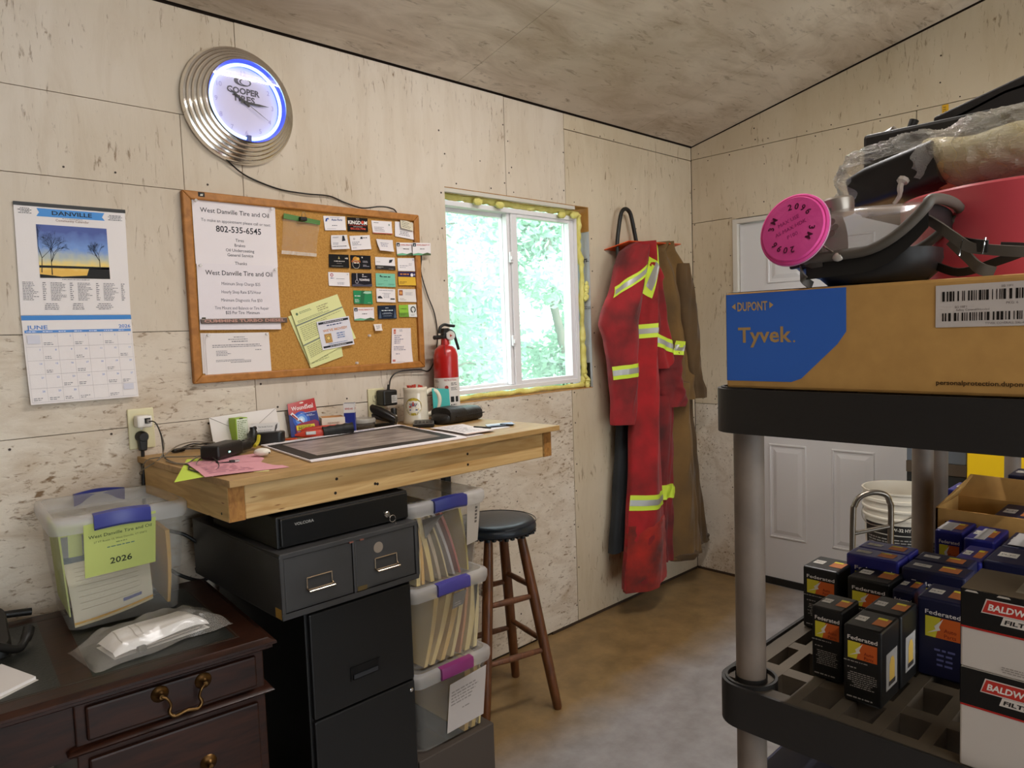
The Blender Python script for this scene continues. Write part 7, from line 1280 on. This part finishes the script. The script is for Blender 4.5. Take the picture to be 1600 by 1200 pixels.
# ------------------------------------------------ pails, hand truck, yellow cabinet by the back wall
PAIL = M('white_pail_plastic','#d9d0bf',.4)
def pail(z, label):
    c = (-.45,-1.285,z); t = thing('pail', label, 'bucket', c, 'stacked white pails')
    MB().lathe([(.128,0),(.131,.004),(.143,.255),(.150,.256),(.150,.262),(.1445,.266),(.1455,.29),(.1525,.291),(.1525,.297),(.147,.301),(.1475,.325),(.154,.327),(.154,.338),(.148,.341),(.1485,.362),(.153,.364),(.153,.371),(.1455,.371),(.128,.01),(.001,.008)],c,None,40).build('pail_body', PAIL, t, smooth=35)
    S = CylSurf(c,.1325,R(130),R(290),z+.02,z+.235,.1425); lbp = MB().rect(S,0,0,S.w,S.h,.0004,0,24,1).build('black_label', M('black_pail_label','#1b1a18',.4), t, smooth=60)
    u = S.w*.55
    MB().text(S,'AW-32 HYDRAULIC OIL',u,.192,.019,'c',.0009,fit=.175,bold=.02).build('lettering', ink('#d8d2c6'), lbp); MB().lines(S,.05*S.w,.02,.95*S.w,.16,12,4,.0009).build('small_print', ink('#8f8a84'), lbp, kind='stuff')
    MB().rect(S,.02*S.w,.172,.98*S.w,.176,.0009,0,24,1).build('label_line', ink('#b8b2a6'), lbp)
    MB().tube([Vector((c[0]+.152*math.cos(a),c[1]+.152*math.sin(a),z+.325-.10*math.sin((a-R(60))/R(180)*PI))) for a in [R(60+9*i) for i in range(21)]],.0022,6).build('bail_wire', STEEL, t)
pail(0,'lower of two stacked white pails before the back door'); pail(.3705,'upper of two stacked white hydraulic oil pails before the back door')
ht = thing('hand_truck','dull chrome folding hand truck with a looped handle before the white pails','hand truck',(-1.50,-1.54,0))
ax = Vector((.074,-.081,0)).normalized(); up = Vector((-.008,.006,1)); HB = Vector((-1.504,-1.542,0)); TUB = M('dull_chrome_tube','#8d8478',.3,.9)
def hp(u,z): return HB+ax*u+Vector((.03*(.9-z),.028*(.9-z),z))
MB().tube(spline([hp(-.056,.12),hp(-.056,.5),hp(-.056,.86),hp(-.052,.905),hp(-.036,.932),hp(0,.945),hp(.036,.938),hp(.050,.915),hp(.056,.86),hp(.056,.5),hp(.056,.12)],5),.0085,12).build('handle_loop', TUB, ht, smooth=60)
for z in (.83,.45,.2): MB().rod(hp(-.056,z-.012),hp(.056,z+.01),.0065).build('cross_bar', TUB, ht, smooth=60)
for u in (-.10,.10): MB().lathe([(.03,-.014),(.065,-.014),(.07,-.006),(.07,.006),(.065,.014),(.03,.014)],hp(u,.071),Matrix((Vector((0,0,1)),Vector((ax.y,-ax.x,0)),ax)).transposed(),24).build('wheel', plastic('#1a1816',.6), ht, smooth=40)
MB().rod(hp(-.11,.071),hp(.11,.071),.008).build('axle', TUB, ht); m = MB(); pv = Vector((-ax.y,ax.x,0)); b0_ = hp(0,.02)
m.hexa([b0_-ax*.09,b0_+ax*.09,b0_+ax*.09-pv*.16,b0_-ax*.09-pv*.16],[b0_-ax*.09+Vector((0,0,.006)),b0_+ax*.09+Vector((0,0,.006)),b0_+ax*.09-pv*.16+Vector((0,0,.006)),b0_-ax*.09-pv*.16+Vector((0,0,.006))]).build('toe_plate', TUB, ht)
yc = thing('yellow_cabinet','bright yellow steel storage cabinet against the back wall right of the door','cabinet',(-.16,-1.95,0)); YC = M('yellow_enamel','#e8bc12',.4)
MB().box(-.30,-.02,-2.40,-1.494,.05,1.30).build('cabinet_body', YC, yc, bevel=.004)
for ya,yb in ((-1.945,-1.50),(-2.394,-1.95)): MB().box(-.318,-.30,ya,yb,.07,1.28).build('door', YC, yc, bevel=.003)
MB().box(-.335,-.318,-1.965,-1.955,.62,.72).build('handle', BLACK, yc, bevel=.003); MB().box(-.29,-.03,-2.38,-1.51,0,.05).build('plinth', BLACK, yc)
gb_ = thing('tool_chest','dark grey tool chest with a wooden strip between the door and the yellow cabinet','tool chest',(-.17,-1.37,0))
MB().box(-.27,-.03,-1.485,-1.25,.03,.78).build('chest_body', plastic('#1a1917',.5), gb_, bevel=.004); MB().box(-.275,-.03,-1.487,-1.25,.78,.83).build('wood_strip', M('dark_wood_strip','#4a3c2c',.7), gb_); MB().box(-.27,-.03,-1.485,-1.25,.83,.95).build('lid', plastic('#5f646a',.5), gb_, bevel=.004)
for x,y in ((-.25,-1.27),(-.25,-1.465),(-.05,-1.27),(-.05,-1.465)): MB().lathe([(.015,0),(.015,.03)],(x,y,0),None,12).build('foot', BLACK, gb_)
S = Surf((-.0015,-1.308,2.372),(-.0015,-1.334,2.372),(-.0015,-1.334,2.424),(-.0015,-1.308,2.424)); yt = MB().rect(S,0,0,S.w,S.h,0,.001).build('yellow_tag', ink('#d8a51e'), None, 'small yellow paper tag stuck high on the back wall', 'tag'); MB().lines(S,.004,.008,.022,.045,4,3,.0015).build('print', ink('#7a5a1c'), yt, kind='stuff')
